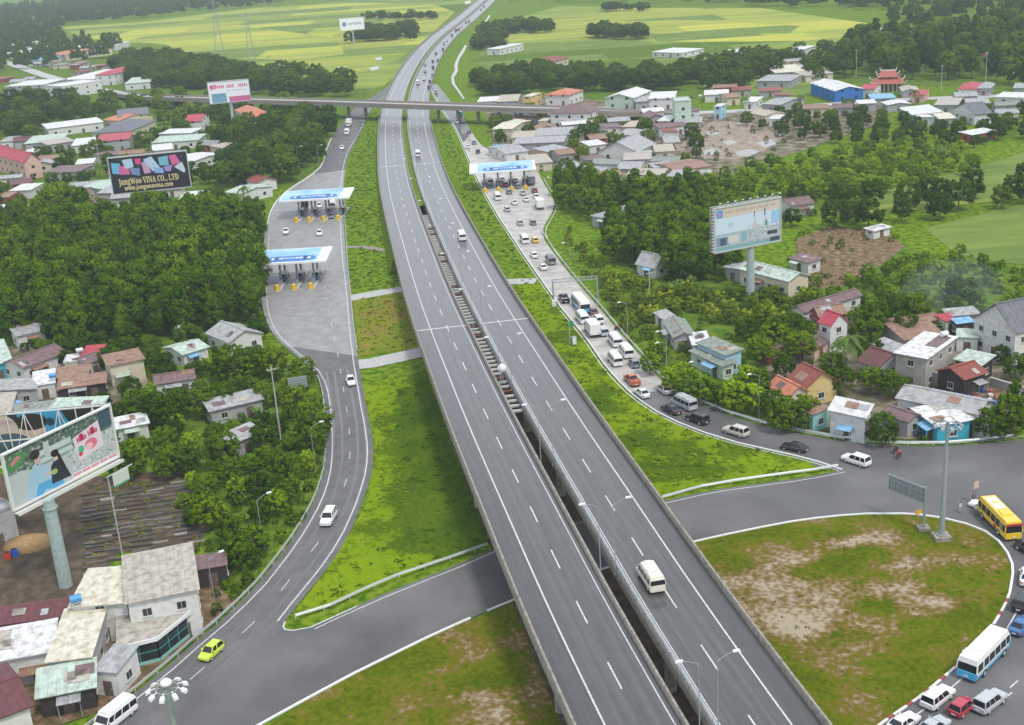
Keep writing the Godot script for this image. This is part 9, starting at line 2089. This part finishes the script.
func build_temple() -> void:
	var a := p3([175.67, -574.31]); var b := p3([188.82, -570.87])
	var dir := b - a
	var w := dir.length()
	var t := thing("temple", "red roofed temple hall with two tiers of upturned eaves", "temple", (a + b) * 0.5 + Vector3(0, 0, -7), atan2(-dir.z, dir.x))
	part("wall", box_mesh(Vector3(w * 0.72, 3.6, 9), Vector3(0, 1.8, -0.5)), wall_mat("cream"), t)
	for k in 7:
		var c := MB.new(); c.cyl(Vector3(-w * 0.42 + w * 0.14 * k, 0, 6.4), Vector3(-w * 0.42 + w * 0.14 * k, 3.6, 6.4), 0.32, 0.32, 8)
		part("column", c.mesh(), wall_mat("cream"), t)
		if k < 6: part("door", box_mesh(Vector3(w * 0.07, 3.0, 0.2), Vector3(-w * 0.35 + w * 0.14 * k, 1.5, 4.1)), M.door_paint, t)
	for tier in [[w * 0.52, 8.0, 3.6, w * 0.3, 3.0, 5.7], [w * 0.32, 4.6, 6.3, w * 0.24, 0.15, 8.6]]:
		var m := MB.new()
		var lo := []; var hi := []
		for q in [[-1, 1], [1, 1], [1, -1], [-1, -1]]:
			lo.append(Vector3(q[0] * tier[0], tier[2], q[1] * tier[1])); hi.append(Vector3(q[0] * tier[3], tier[5], q[1] * tier[4]))
		m.hexa(lo + hi)
		var roof := part("roof", m.mesh(), roof_mat("rose"), t)
		for q in 4:   # upturned corners
			var e := MB.new()
			var o: Vector3 = (lo[q] * Vector3(1, 0, 1)).normalized()
			e.beam(lo[q] + Vector3(0, 0.2, 0) - o * 1.5, lo[q] + Vector3(0, 0.3, 0) + o * 0.6, 0.4, 0.4); e.beam(lo[q] + Vector3(0, 0.3, 0) + o * 0.6, lo[q] + Vector3(0, 1.5, 0) + o * 1.5, 0.3, 0.3)
			part("eave_tip", e.mesh(), roof_mat("cream"), roof)
	part("upper_wall", box_mesh(Vector3(w * 0.5, 2.0, 6.0), Vector3(0, 5.6, 0)), wall_mat("cream"), t)
	var rg := MB.new(); rg.box(Vector3(0, 8.8, 0), Vector3(w * 0.5, 0.5, 0.6))
	for s in [-1.0, 1.0]: rg.beam(Vector3(s * w * 0.24, 8.9, 0), Vector3(s * w * 0.28, 9.9, 0), 0.4, 0.5)
	part("ridge", rg.mesh(), roof_mat("cream"), t)

# ---- people: one continuous skin meshed from tapered bones
func cone_dist(p: Vector3, a: Vector3, b: Vector3, ra: float, rb: float) -> float:
	var ab := b - a
	var t := clampf((p - a).dot(ab) / ab.length_squared(), 0.0, 1.0)
	return (p - a - ab * t).length() - lerpf(ra, rb, t)

func net(bones: Array, cell: float, lo: Vector3, hi: Vector3, colour: Callable) -> ArrayMesh:
	var nx := int((hi.x - lo.x) / cell) + 2; var ny := int((hi.y - lo.y) / cell) + 2; var nz := int((hi.z - lo.z) / cell) + 2
	var f := PackedFloat32Array(); f.resize(nx * ny * nz)
	for z in nz:
		for y in ny:
			for x in nx:
				var p := lo + Vector3(x, y, z) * cell
				var d := 1e9
				for bo in bones:
					var e := cone_dist(p, bo[0], bo[1], bo[2], bo[3])
					var h := clampf(0.5 + 0.5 * (d - e) / 0.05, 0.0, 1.0)
					d = lerpf(d, e, h) - 0.05 * h * (1.0 - h) if d < 1e8 else e
				f[(z * ny + y) * nx + x] = d
	var at := {}
	var b := MB.new()
	for z in nz - 1:
		for y in ny - 1:
			for x in nx - 1:
				var s := Vector3.ZERO; var n := 0
				for e in [[0, 0, 0, 1, 0, 0], [0, 1, 0, 1, 1, 0], [0, 0, 1, 1, 0, 1], [0, 1, 1, 1, 1, 1], [0, 0, 0, 0, 1, 0], [1, 0, 0, 1, 1, 0], [0, 0, 1, 0, 1, 1], [1, 0, 1, 1, 1, 1], [0, 0, 0, 0, 0, 1], [1, 0, 0, 1, 0, 1], [0, 1, 0, 0, 1, 1], [1, 1, 0, 1, 1, 1]]:
					var d0 := f[((z + e[2]) * ny + y + e[1]) * nx + x + e[0]]; var d1 := f[((z + e[5]) * ny + y + e[4]) * nx + x + e[3]]
					if (d0 < 0.0) != (d1 < 0.0):
						s += Vector3(x + e[0], y + e[1], z + e[2]).lerp(Vector3(x + e[3], y + e[4], z + e[5]), d0 / (d0 - d1)); n += 1
				if n > 0: at[Vector3i(x, y, z)] = lo + s / n * cell
	for q in at:
		var x: int = q.x; var y: int = q.y; var z: int = q.z
		var d0 := f[(z * ny + y) * nx + x]
		for ax in 3:
			var st := Vector3i(1 if ax == 0 else 0, 1 if ax == 1 else 0, 1 if ax == 2 else 0)
			var d1 := f[((z + st.z) * ny + y + st.y) * nx + x + st.x]
			if (d0 < 0.0) == (d1 < 0.0): continue
			var u := Vector3i(st.z, st.x, st.y); var w := Vector3i(st.y, st.z, st.x)
			if not (at.has(q - u) and at.has(q - w) and at.has(q - u - w)): continue
			var c: Array = [at[q], at[q - u], at[q - u - w], at[q - w]]
			b.col = colour.call((c[0] + c[2]) * 0.5)
			if d0 < 0.0: b.quad(c[0], c[1], c[2], c[3])
			else: b.quad(c[0], c[3], c[2], c[1])
	return b.mesh()

func person_mesh(shirt: Array, trousers: Array, seated: bool) -> ArrayMesh:
	var B := []
	var hip := 0.92; var v := Vector3.ZERO
	if not seated:
		for s in [-1.0, 1.0]:
			B.append([Vector3(s * 0.09, 0.9, 0), Vector3(s * 0.11, 0.48, -0.03 * s), 0.085, 0.06]); B.append([Vector3(s * 0.11, 0.48, -0.03 * s), Vector3(s * 0.12, 0.08, 0.02), 0.06, 0.04]); B.append([Vector3(s * 0.12, 0.05, 0.04), Vector3(s * 0.13, 0.04, -0.14), 0.045, 0.035])
			B.append([Vector3(s * 0.18, 1.4, 0), Vector3(s * 0.25, 1.12, 0.02), 0.055, 0.045]); B.append([Vector3(s * 0.25, 1.12, 0.02), Vector3(s * 0.24, 0.86, -0.08), 0.045, 0.032]); B.append([Vector3(s * 0.24, 0.86, -0.08), Vector3(s * 0.24, 0.76, -0.1), 0.035, 0.025])
	else:
		v = Vector3(0, 0.02, 0)
		for s in [-1.0, 1.0]:
			B.append([Vector3(s * 0.1, 0.86, 0.08), Vector3(s * 0.16, 0.8, -0.34), 0.085, 0.065]); B.append([Vector3(s * 0.16, 0.8, -0.34), Vector3(s * 0.16, 0.36, -0.26), 0.06, 0.04]); B.append([Vector3(s * 0.16, 0.32, -0.22), Vector3(s * 0.17, 0.3, -0.4), 0.045, 0.035])
			B.append([Vector3(s * 0.18, 1.36, 0), Vector3(s * 0.27, 1.12, -0.16), 0.055, 0.045]); B.append([Vector3(s * 0.27, 1.12, -0.16), Vector3(s * 0.26, 1.08, -0.46), 0.045, 0.032]); B.append([Vector3(s * 0.26, 1.08, -0.46), Vector3(s * 0.24, 1.07, -0.54), 0.035, 0.028])
	B.append([Vector3(0, 0.92, 0.02), Vector3(0, 1.12, 0.01), 0.14, 0.125]); B.append([Vector3(0, 1.12, 0.01), Vector3(0, 1.36, 0), 0.125, 0.15]); B.append([Vector3(-0.13, 1.39, 0), Vector3(0.13, 1.39, 0), 0.07, 0.07])
	B.append([Vector3(0, 1.4, 0), Vector3(0, 1.53, -0.01), 0.06, 0.05]); B.append([Vector3(0, 1.57, -0.015), Vector3(0, 1.66, 0.0), 0.085, 0.1]); B.append([Vector3(0, 1.585, -0.1), Vector3(0, 1.6, -0.1), 0.02, 0.015])
	var colour := func(p: Vector3) -> Color:
		if p.y > 1.63 or (p.y > 1.56 and p.z > 0.02): return Color(0.015, 0.013, 0.012)
		if p.y > 1.45: return Color(0.42, 0.26, 0.18)
		if absf(p.x) > 0.2 and p.y < (0.93 if not seated else 1.12) and p.y > 0.6 and (not seated or p.z < -0.35): return Color(0.42, 0.26, 0.18)
		if p.y > (0.95 if not seated else 0.93): return Color(shirt[0], shirt[1], shirt[2])
		if p.y < (0.09 if not seated else 0.36): return Color(0.04, 0.035, 0.03)
		return Color(trousers[0], trousers[1], trousers[2])
	return net(B, 0.045, Vector3(-0.42, -0.05, -0.62), Vector3(0.42, 1.85, 0.28), colour)

func motorbike(at: Vector3, turn: float, c: Array, label: String) -> void:
	var t := thing("motorcycle", label, "motorcycle", at, turn, "motorcycles")
	for z in [-0.62, 0.62]:
		var w := MB.new(); w.cyl(Vector3(-0.05, 0.29, z), Vector3(0.05, 0.29, z), 0.29, 0.29, 14)
		var wheel := part("wheel", w.mesh(), M.rubber, t)
		var h := MB.new(); h.cyl(Vector3(-0.06, 0.29, z), Vector3(0.06, 0.29, z), 0.16, 0.16, 10)
		part("rim", h.mesh(), M.steel, wheel)
	var m := mat(c[0], c[1], c[2], 0.3)
	var b := MB.new()
	b.hexa([Vector3(-0.12, 0.35, 0.75), Vector3(0.12, 0.35, 0.75), Vector3(0.1, 0.32, -0.15), Vector3(-0.1, 0.32, -0.15), Vector3(-0.13, 0.72, 0.8), Vector3(0.13, 0.72, 0.8), Vector3(0.1, 0.6, -0.1), Vector3(-0.1, 0.6, -0.1)])
	b.hexa([Vector3(-0.16, 0.3, -0.3), Vector3(0.16, 0.3, -0.3), Vector3(0.14, 0.34, -0.45), Vector3(-0.14, 0.34, -0.45), Vector3(-0.2, 0.95, -0.42), Vector3(0.2, 0.95, -0.42), Vector3(0.12, 0.98, -0.56), Vector3(-0.12, 0.98, -0.56)])
	part("body", b.mesh(), m, t)
	part("seat", box_mesh(Vector3(0.26, 0.1, 0.75), Vector3(0, 0.77, 0.4)), M.rubber, t)
	var f := MB.new(); f.cyl(Vector3(0, 0.29, -0.62), Vector3(0, 0.98, -0.45), 0.045, 0.04, 8); f.cyl(Vector3(-0.32, 1.04, -0.42), Vector3(0.32, 1.04, -0.42), 0.022, 0.022, 6)
	part("fork", f.mesh(), M.steel, t)

func build_people() -> void:
	M.skin = StandardMaterial3D.new()
	M.skin.vertex_color_use_as_albedo = true
	M.skin.roughness = 0.8
	# name, spot, turn, shirt, trousers, seated
	for q in [
		[60.33, -179.31, -40.0, [0.6, 0.05, 0.05], [0.03, 0.03, 0.05], true, "person in a red jacket riding a motorcycle at the junction", [0.3, 0.03, 0.03], "red motorcycle carrying its rider through the junction"],
		[60.47, -181.27, -40.0, [0.12, 0.04, 0.06], [0.03, 0.03, 0.05], true, "person in dark maroon clothes riding beside the red jacket", [0.05, 0.05, 0.06], "dark motorcycle beside the red one at the junction"],
		[35.16, -203.66, 60.0, [0.08, 0.14, 0.3], [0.03, 0.03, 0.04], true, "person in blue riding a motorcycle along the guardrail", [0.06, 0.06, 0.07], "dark motorcycle close to the guardrail of the wet slip road"],
		[22.96, -252.84, 40.0, [0.6, 0.16, 0.03], [0.04, 0.04, 0.05], true, "person in orange riding past the queue of vehicles", [0.08, 0.08, 0.08], "grey motorcycle passing the queue of vehicles"],
	]:
		var at := Vector3(q[0], 0.07, q[1])
		motorbike(at, deg_to_rad(q[2]), q[7], q[8])
		var p := thing("person", q[6], "person", at + Basis(Vector3.UP, deg_to_rad(q[2])) * Vector3(0, 0, 0.32), deg_to_rad(q[2]))
		part("body", person_mesh(q[3], q[4], true), M.skin, p)
	for q in [
		[62.80, -159.40, 30.0, [0.62, 0.64, 0.66], [0.3, 0.36, 0.42], "person in pale clothes standing on the junction road"],
		[64.57, -158.18, -60.0, [0.36, 0.48, 0.6], [0.1, 0.12, 0.16], "person in light blue standing by the yellow bus"],
		[65.72, -162.22, 100.0, [0.16, 0.14, 0.14], [0.12, 0.1, 0.1], "person in dark clothes holding up a pinkish placard"],
	]:
		var p := thing("person", q[5], "person", Vector3(q[0], 0.065, q[1]), deg_to_rad(q[2]))
		part("body", person_mesh(q[3], q[4], false), M.skin, p)
	var pl := thing("placard", "pinkish board on a short stick held up near the yellow bus", "placard", Vector3(65.72, 0.065, -162.22) + Vector3(0.28, 0.85, 0.06), 0.4)
	part("stick", box_mesh(Vector3(0.05, 1.6, 0.05), Vector3(0, 0.75, 0)), M.door_paint, pl)
	part("board", box_mesh(Vector3(0.9, 1.1, 0.05), Vector3(0, 2.0, 0.03)), mat(0.55, 0.38, 0.3, 0.6), pl)

func build_extra() -> void:
	M.teal_frame = mat(0.05, 0.28, 0.25, 0.5)
	M.tank_blue = mat(0.05, 0.25, 0.55, 0.4)
	# ---- restaurant: porch roof over a glazed front with teal frames
	var plan := v2([-53.30, -141.76, -43.41, -143.99, -42.64, -141.61, -46.11, -134.18, -50.72, -132.50])
	var t := thing("restaurant_porch", "grey porch roof over teal framed glazing before the tall hall", "porch", Vector3(plan[3].x, 0, plan[3].y))
	var local := PackedVector2Array()
	for q in plan: local.append(q - plan[3])
	var b := MB.new()
	b.prism(local, 3.5, 3.68)
	part("roof", b.mesh(), roof_mat("beige"), t)
	for k in [[4, 3], [3, 2]]:
		var a := local[k[0]].lerp(Vector2(-4, -8), 0.06); var c := local[k[1]].lerp(Vector2(-4, -8), 0.06)
		var len := a.distance_to(c)
		var n := int(len / 1.6)
		part("plinth", beam_mesh(Vector3(a.x, 0.25, a.y), Vector3(c.x, 0.25, c.y), 0.2, 0.5), wall_mat("teal"), t)
		part("glass", beam_mesh(Vector3(a.x, 1.6, a.y), Vector3(c.x, 1.6, c.y), 0.06, 2.2), M.window_dark, t)
		part("rail", beam_mesh(Vector3(a.x, 1.7, a.y), Vector3(c.x, 1.7, c.y), 0.12, 0.12), M.teal_frame, t)
		part("fascia", beam_mesh(Vector3(local[k[0]].x, 3.45, local[k[0]].y), Vector3(local[k[1]].x, 3.45, local[k[1]].y), 0.16, 0.5), M.lamp_white, t)
		for i in n + 1:
			var q := a.lerp(c, float(i) / n)
			part("mullion", box_mesh(Vector3(0.14, 3.3, 0.14), Vector3(q.x, 1.68, q.y)), M.teal_frame, t)
	var ea := Vector3(-50.43, 0, -138.48); var eb := Vector3(-42.35, 0, -140.88)
	var vt := thing("vent_row", "row of small dark vents under the eave of the tall hall", "vents", Vector3(ea.x, 0, ea.z))
	for i in 8:
		var q := (eb - ea) * ((i + 0.5) / 8.0)
		part("vent", box_mesh(Vector3(0.7, 0.5, 0.12)), M.window_dark, vt, Transform3D(Basis(Vector3.UP, atan2(-(eb - ea).z, (eb - ea).x)), q + Vector3(0, 5.6, 0.35)))
	# ---- old timber and rubble laid out in rows in the yard behind
	var r := RandomNumberGenerator.new(); r.seed = 21
	var tones := []
	for c in [[0.05, 0.045, 0.042], [0.09, 0.08, 0.075], [0.13, 0.12, 0.11], [0.27, 0.25, 0.23], [0.075, 0.05, 0.04], [0.07, 0.065, 0.06]]: tones.append(mat(c[0], c[1], c[2], 0.9))
	var yard := v2([-73.07, -187.82, -57.70, -190.84, -49.10, -173.99, -49.09, -164.84, -59.80, -163.89, -61.38, -152.57])
	var plank := box_mesh(Vector3(1, 1, 1))
	for row in 22:
		var z0 := lerpf(-152.57, -189.89, (row + 0.5) / 22.0)
		var xs := []
		for k in 60:
			var x := lerpf(-75.0, -40.0, k / 60.0)
			if Geometry2D.is_point_in_polygon(Vector2(x, z0 - (x + 55.0) * 0.18), yard): xs.append(x)
		if xs.size() < 4: continue
		var mid: float = (xs[0] + xs[-1]) * 0.5
		var st := thing("timber_row", "long row of weathered planks and rubble in the yard beside the column", "timber", Vector3(mid, 0, z0 - (mid + 55.0) * 0.18), atan2(0.18, 1.0), "rows of old timber in the yard")
		var x: float = xs[0] - mid
		while x < xs[-1] - mid:
			var l := r.randf_range(0.8, 3.6)
			if r.randf() < 0.8:
				part("plank", plank, tones[r.randi() % tones.size()], st, Transform3D(Basis(Vector3.UP, r.randf_range(-0.12, 0.12)).scaled(Vector3(1, 1, 1)) * Basis.from_scale(Vector3(l, r.randf_range(0.1, 0.35), r.randf_range(0.25, 0.7))), Vector3(x + l * 0.5, r.randf_range(0.1, 0.25), r.randf_range(-0.25, 0.25))))
			x += l * r.randf_range(0.8, 1.15)
	# sand heap and a blue barrel by the yard gate
	var hb := MB.new()
	hb.ball(Vector3.ZERO, Vector3(4.2, 1.3, 3.0), 18, 5, 0.0)
	var hp := thing("sand_heap", "low heap of tawny sand beside the billboard column", "sand heap", p3([-74.71, -169.47]))
	part("heap", hb.mesh(), tri_mat(noise_tex(82, 0.05, [[0.0, [0.2, 0.12, 0.05]], [0.5, [0.32, 0.21, 0.1]], [1.0, [0.42, 0.31, 0.17]]], 256, 6), 6.0, 0.95), hp)
	for q in [[-75.81, -166.16, [0.02, 0.12, 0.5], "blue plastic barrel beside the sand heap"], [-76.55, -165.34, [0.5, 0.06, 0.03], "red plastic barrel beside the blue one"]]:
		var bt := thing("barrel", q[3], "barrel", Vector3(q[0], 0, q[1]))
		var c := MB.new(); c.cyl(Vector3(0, 0, 0), Vector3(0, 1.1, 0), 0.5, 0.5, 14); c.cyl(Vector3(0, 0.35, 0), Vector3(0, 0.42, 0), 0.54, 0.54, 14); c.cyl(Vector3(0, 0.72, 0), Vector3(0, 0.79, 0), 0.54, 0.54, 14)
		part("drum", c.mesh(), mat(q[2][0], q[2][1], q[2][2], 0.4), bt)
		var l := MB.new(); l.cyl(Vector3(0, 1.1, 0), Vector3(0, 1.16, 0), 0.42, 0.42, 14)
		part("lid", l.mesh(), M.rubber, bt)
	# ---- water tanks on house roofs
	for q in [[-72.58, -260.97, 4.2, "white"], [80.20, -216.38, 6.4, "white"], [-92.27, -235.93, 3.5, "blue"], [-91.48, -251.22, 3.6, "steel"], [92.73, -565.09, 4.2, "steel"], [-57.37, -139.82, 5.9, "blue"]]:
		var wt := thing("water_tank", "%s water tank standing on a roof" % q[3], "water tank", Vector3(q[0], q[2], q[1]), 0.4, "water tanks on roofs")
		var c := MB.new(); c.cyl(Vector3(-0.7, 0.85, 0), Vector3(0.7, 0.85, 0), 0.5, 0.5, 12)
		part("tank", c.mesh(), {"white": M.lamp_white, "blue": M.tank_blue, "steel": M.steel}[q[3]], wt)
		for x in [-0.45, 0.45]: part("stand", box_mesh(Vector3(0.1, 0.45, 0.9), Vector3(x, 0.2, 0)), M.steel, wt)
	# ---- garden and yard walls
	for q in [[75.04, -210.63, 80.11, -203.05, 2.6, "bare concrete yard wall below the open gabled shelter"], [85.55, -207.03, 89.92, -200.21, 1.6, "low white yard wall by the slate gabled house"], [50.73, -228.32, 56.02, -233.27, 1.8, "low white garden wall in the trees"]]:
		var a := Vector3(q[0], 0, q[1]); var c := Vector3(q[2], 0, q[3])
		var wt := thing("yard_wall", q[5], "wall", a)
		part("wall", beam_mesh(Vector3(0, q[4] * 0.5, 0), c - a + Vector3(0, q[4] * 0.5, 0), 0.25, q[4]), wall_mat("concrete"), wt)
		part("coping", beam_mesh(Vector3(0, q[4] + 0.05, 0), c - a + Vector3(0, q[4] + 0.05, 0), 0.4, 0.12), M.pale_concrete, wt)
	# ---- details of the grand house with the slate gable
	var ga := Vector3(91.64, 0, -225.44)
	var bal := thing("balcony", "arched balcony with a small slate hood on the grand white house", "balcony", Vector3(95.56, 0, -229.84), deg_to_rad(-35))
	part("slab", box_mesh(Vector3(4.0, 0.25, 1.4), Vector3(0, 3.4, 0)), wall_mat("white"), bal)
	part("railing", box_mesh(Vector3(4.0, 0.8, 0.1), Vector3(0, 3.95, 0.65)), M.frame_pale, bal)
	part("hood", gable_mesh(4.6, 1.8, 1.4, 6.4), roof_mat("slate"), bal)
	for x in [-1.8, 1.8]: part("column", box_mesh(Vector3(0.3, 6.3, 0.3), Vector3(x, 3.15, 0.5)), wall_mat("white"), bal)
	part("arched_door", box_mesh(Vector3(2.0, 2.4, 0.1), Vector3(0, 4.8, -0.6)), M.window_dark, bal)
	# ---- rubble and goods strewn in the yard on the right
	for k in 26:
		var at := p3([85.03, -201.13]) + Vector3(r.randf_range(-5, 6), 0.1, r.randf_range(-4, 4))
		var c: Array = [[0.35, 0.06, 0.05], [0.04, 0.1, 0.35], [0.5, 0.48, 0.45], [0.2, 0.14, 0.1]][k % 4]
		var bt := thing("stacked_goods", "pile of red, blue and grey goods strewn in the earth yard", "goods", at, r.randf() * 3.0, "goods strewn in the earth yard")
		part("load", box_mesh(Vector3(r.randf_range(0.5, 1.4), r.randf_range(0.3, 0.8), r.randf_range(0.5, 1.1)), Vector3(0, 0.25, 0)), mat(c[0], c[1], c[2], 0.8), bt)
		part("pallet", box_mesh(Vector3(1.2, 0.12, 1.0), Vector3(0, 0.0, 0)), M.door_paint, bt)
	# ---- blue smoke drifting from a fire among the trees
	var fv := FogVolume.new()
	fv.name = "smoke"
	fv.shape = RenderingServer.FOG_VOLUME_SHAPE_ELLIPSOID
	fv.size = Vector3(22, 12, 16)
	var fm := FogMaterial.new()
	fm.density = 0.008
	fm.albedo = Color(0.85, 0.92, 1.0)
	fm.edge_fade = 1.0
	fv.material = fm
	add_child(fv)
	fv.position = p3([94.17, -250.25]) + Vector3(0, 5.5, 0)
	tag(fv, "thin blue smoke drifting over the trees behind the kiosks", "smoke", "", "stuff")

func beam_mesh(a: Vector3, c: Vector3, w: float, h: float) -> ArrayMesh:
	var b := MB.new()
	b.beam(a, c, w, h)
	return b.mesh()

func gable_mesh(w: float, d: float, rise: float, y: float) -> ArrayMesh:
	var b := MB.new()
	extrude(b, PackedVector2Array([Vector2(-w * 0.5, y), Vector2(0, y + rise - 0.2), Vector2(w * 0.5, y), Vector2(w * 0.5, y + 0.2), Vector2(0, y + rise), Vector2(-w * 0.5, y + 0.2)]), false, d * 0.5)
	return b.mesh()
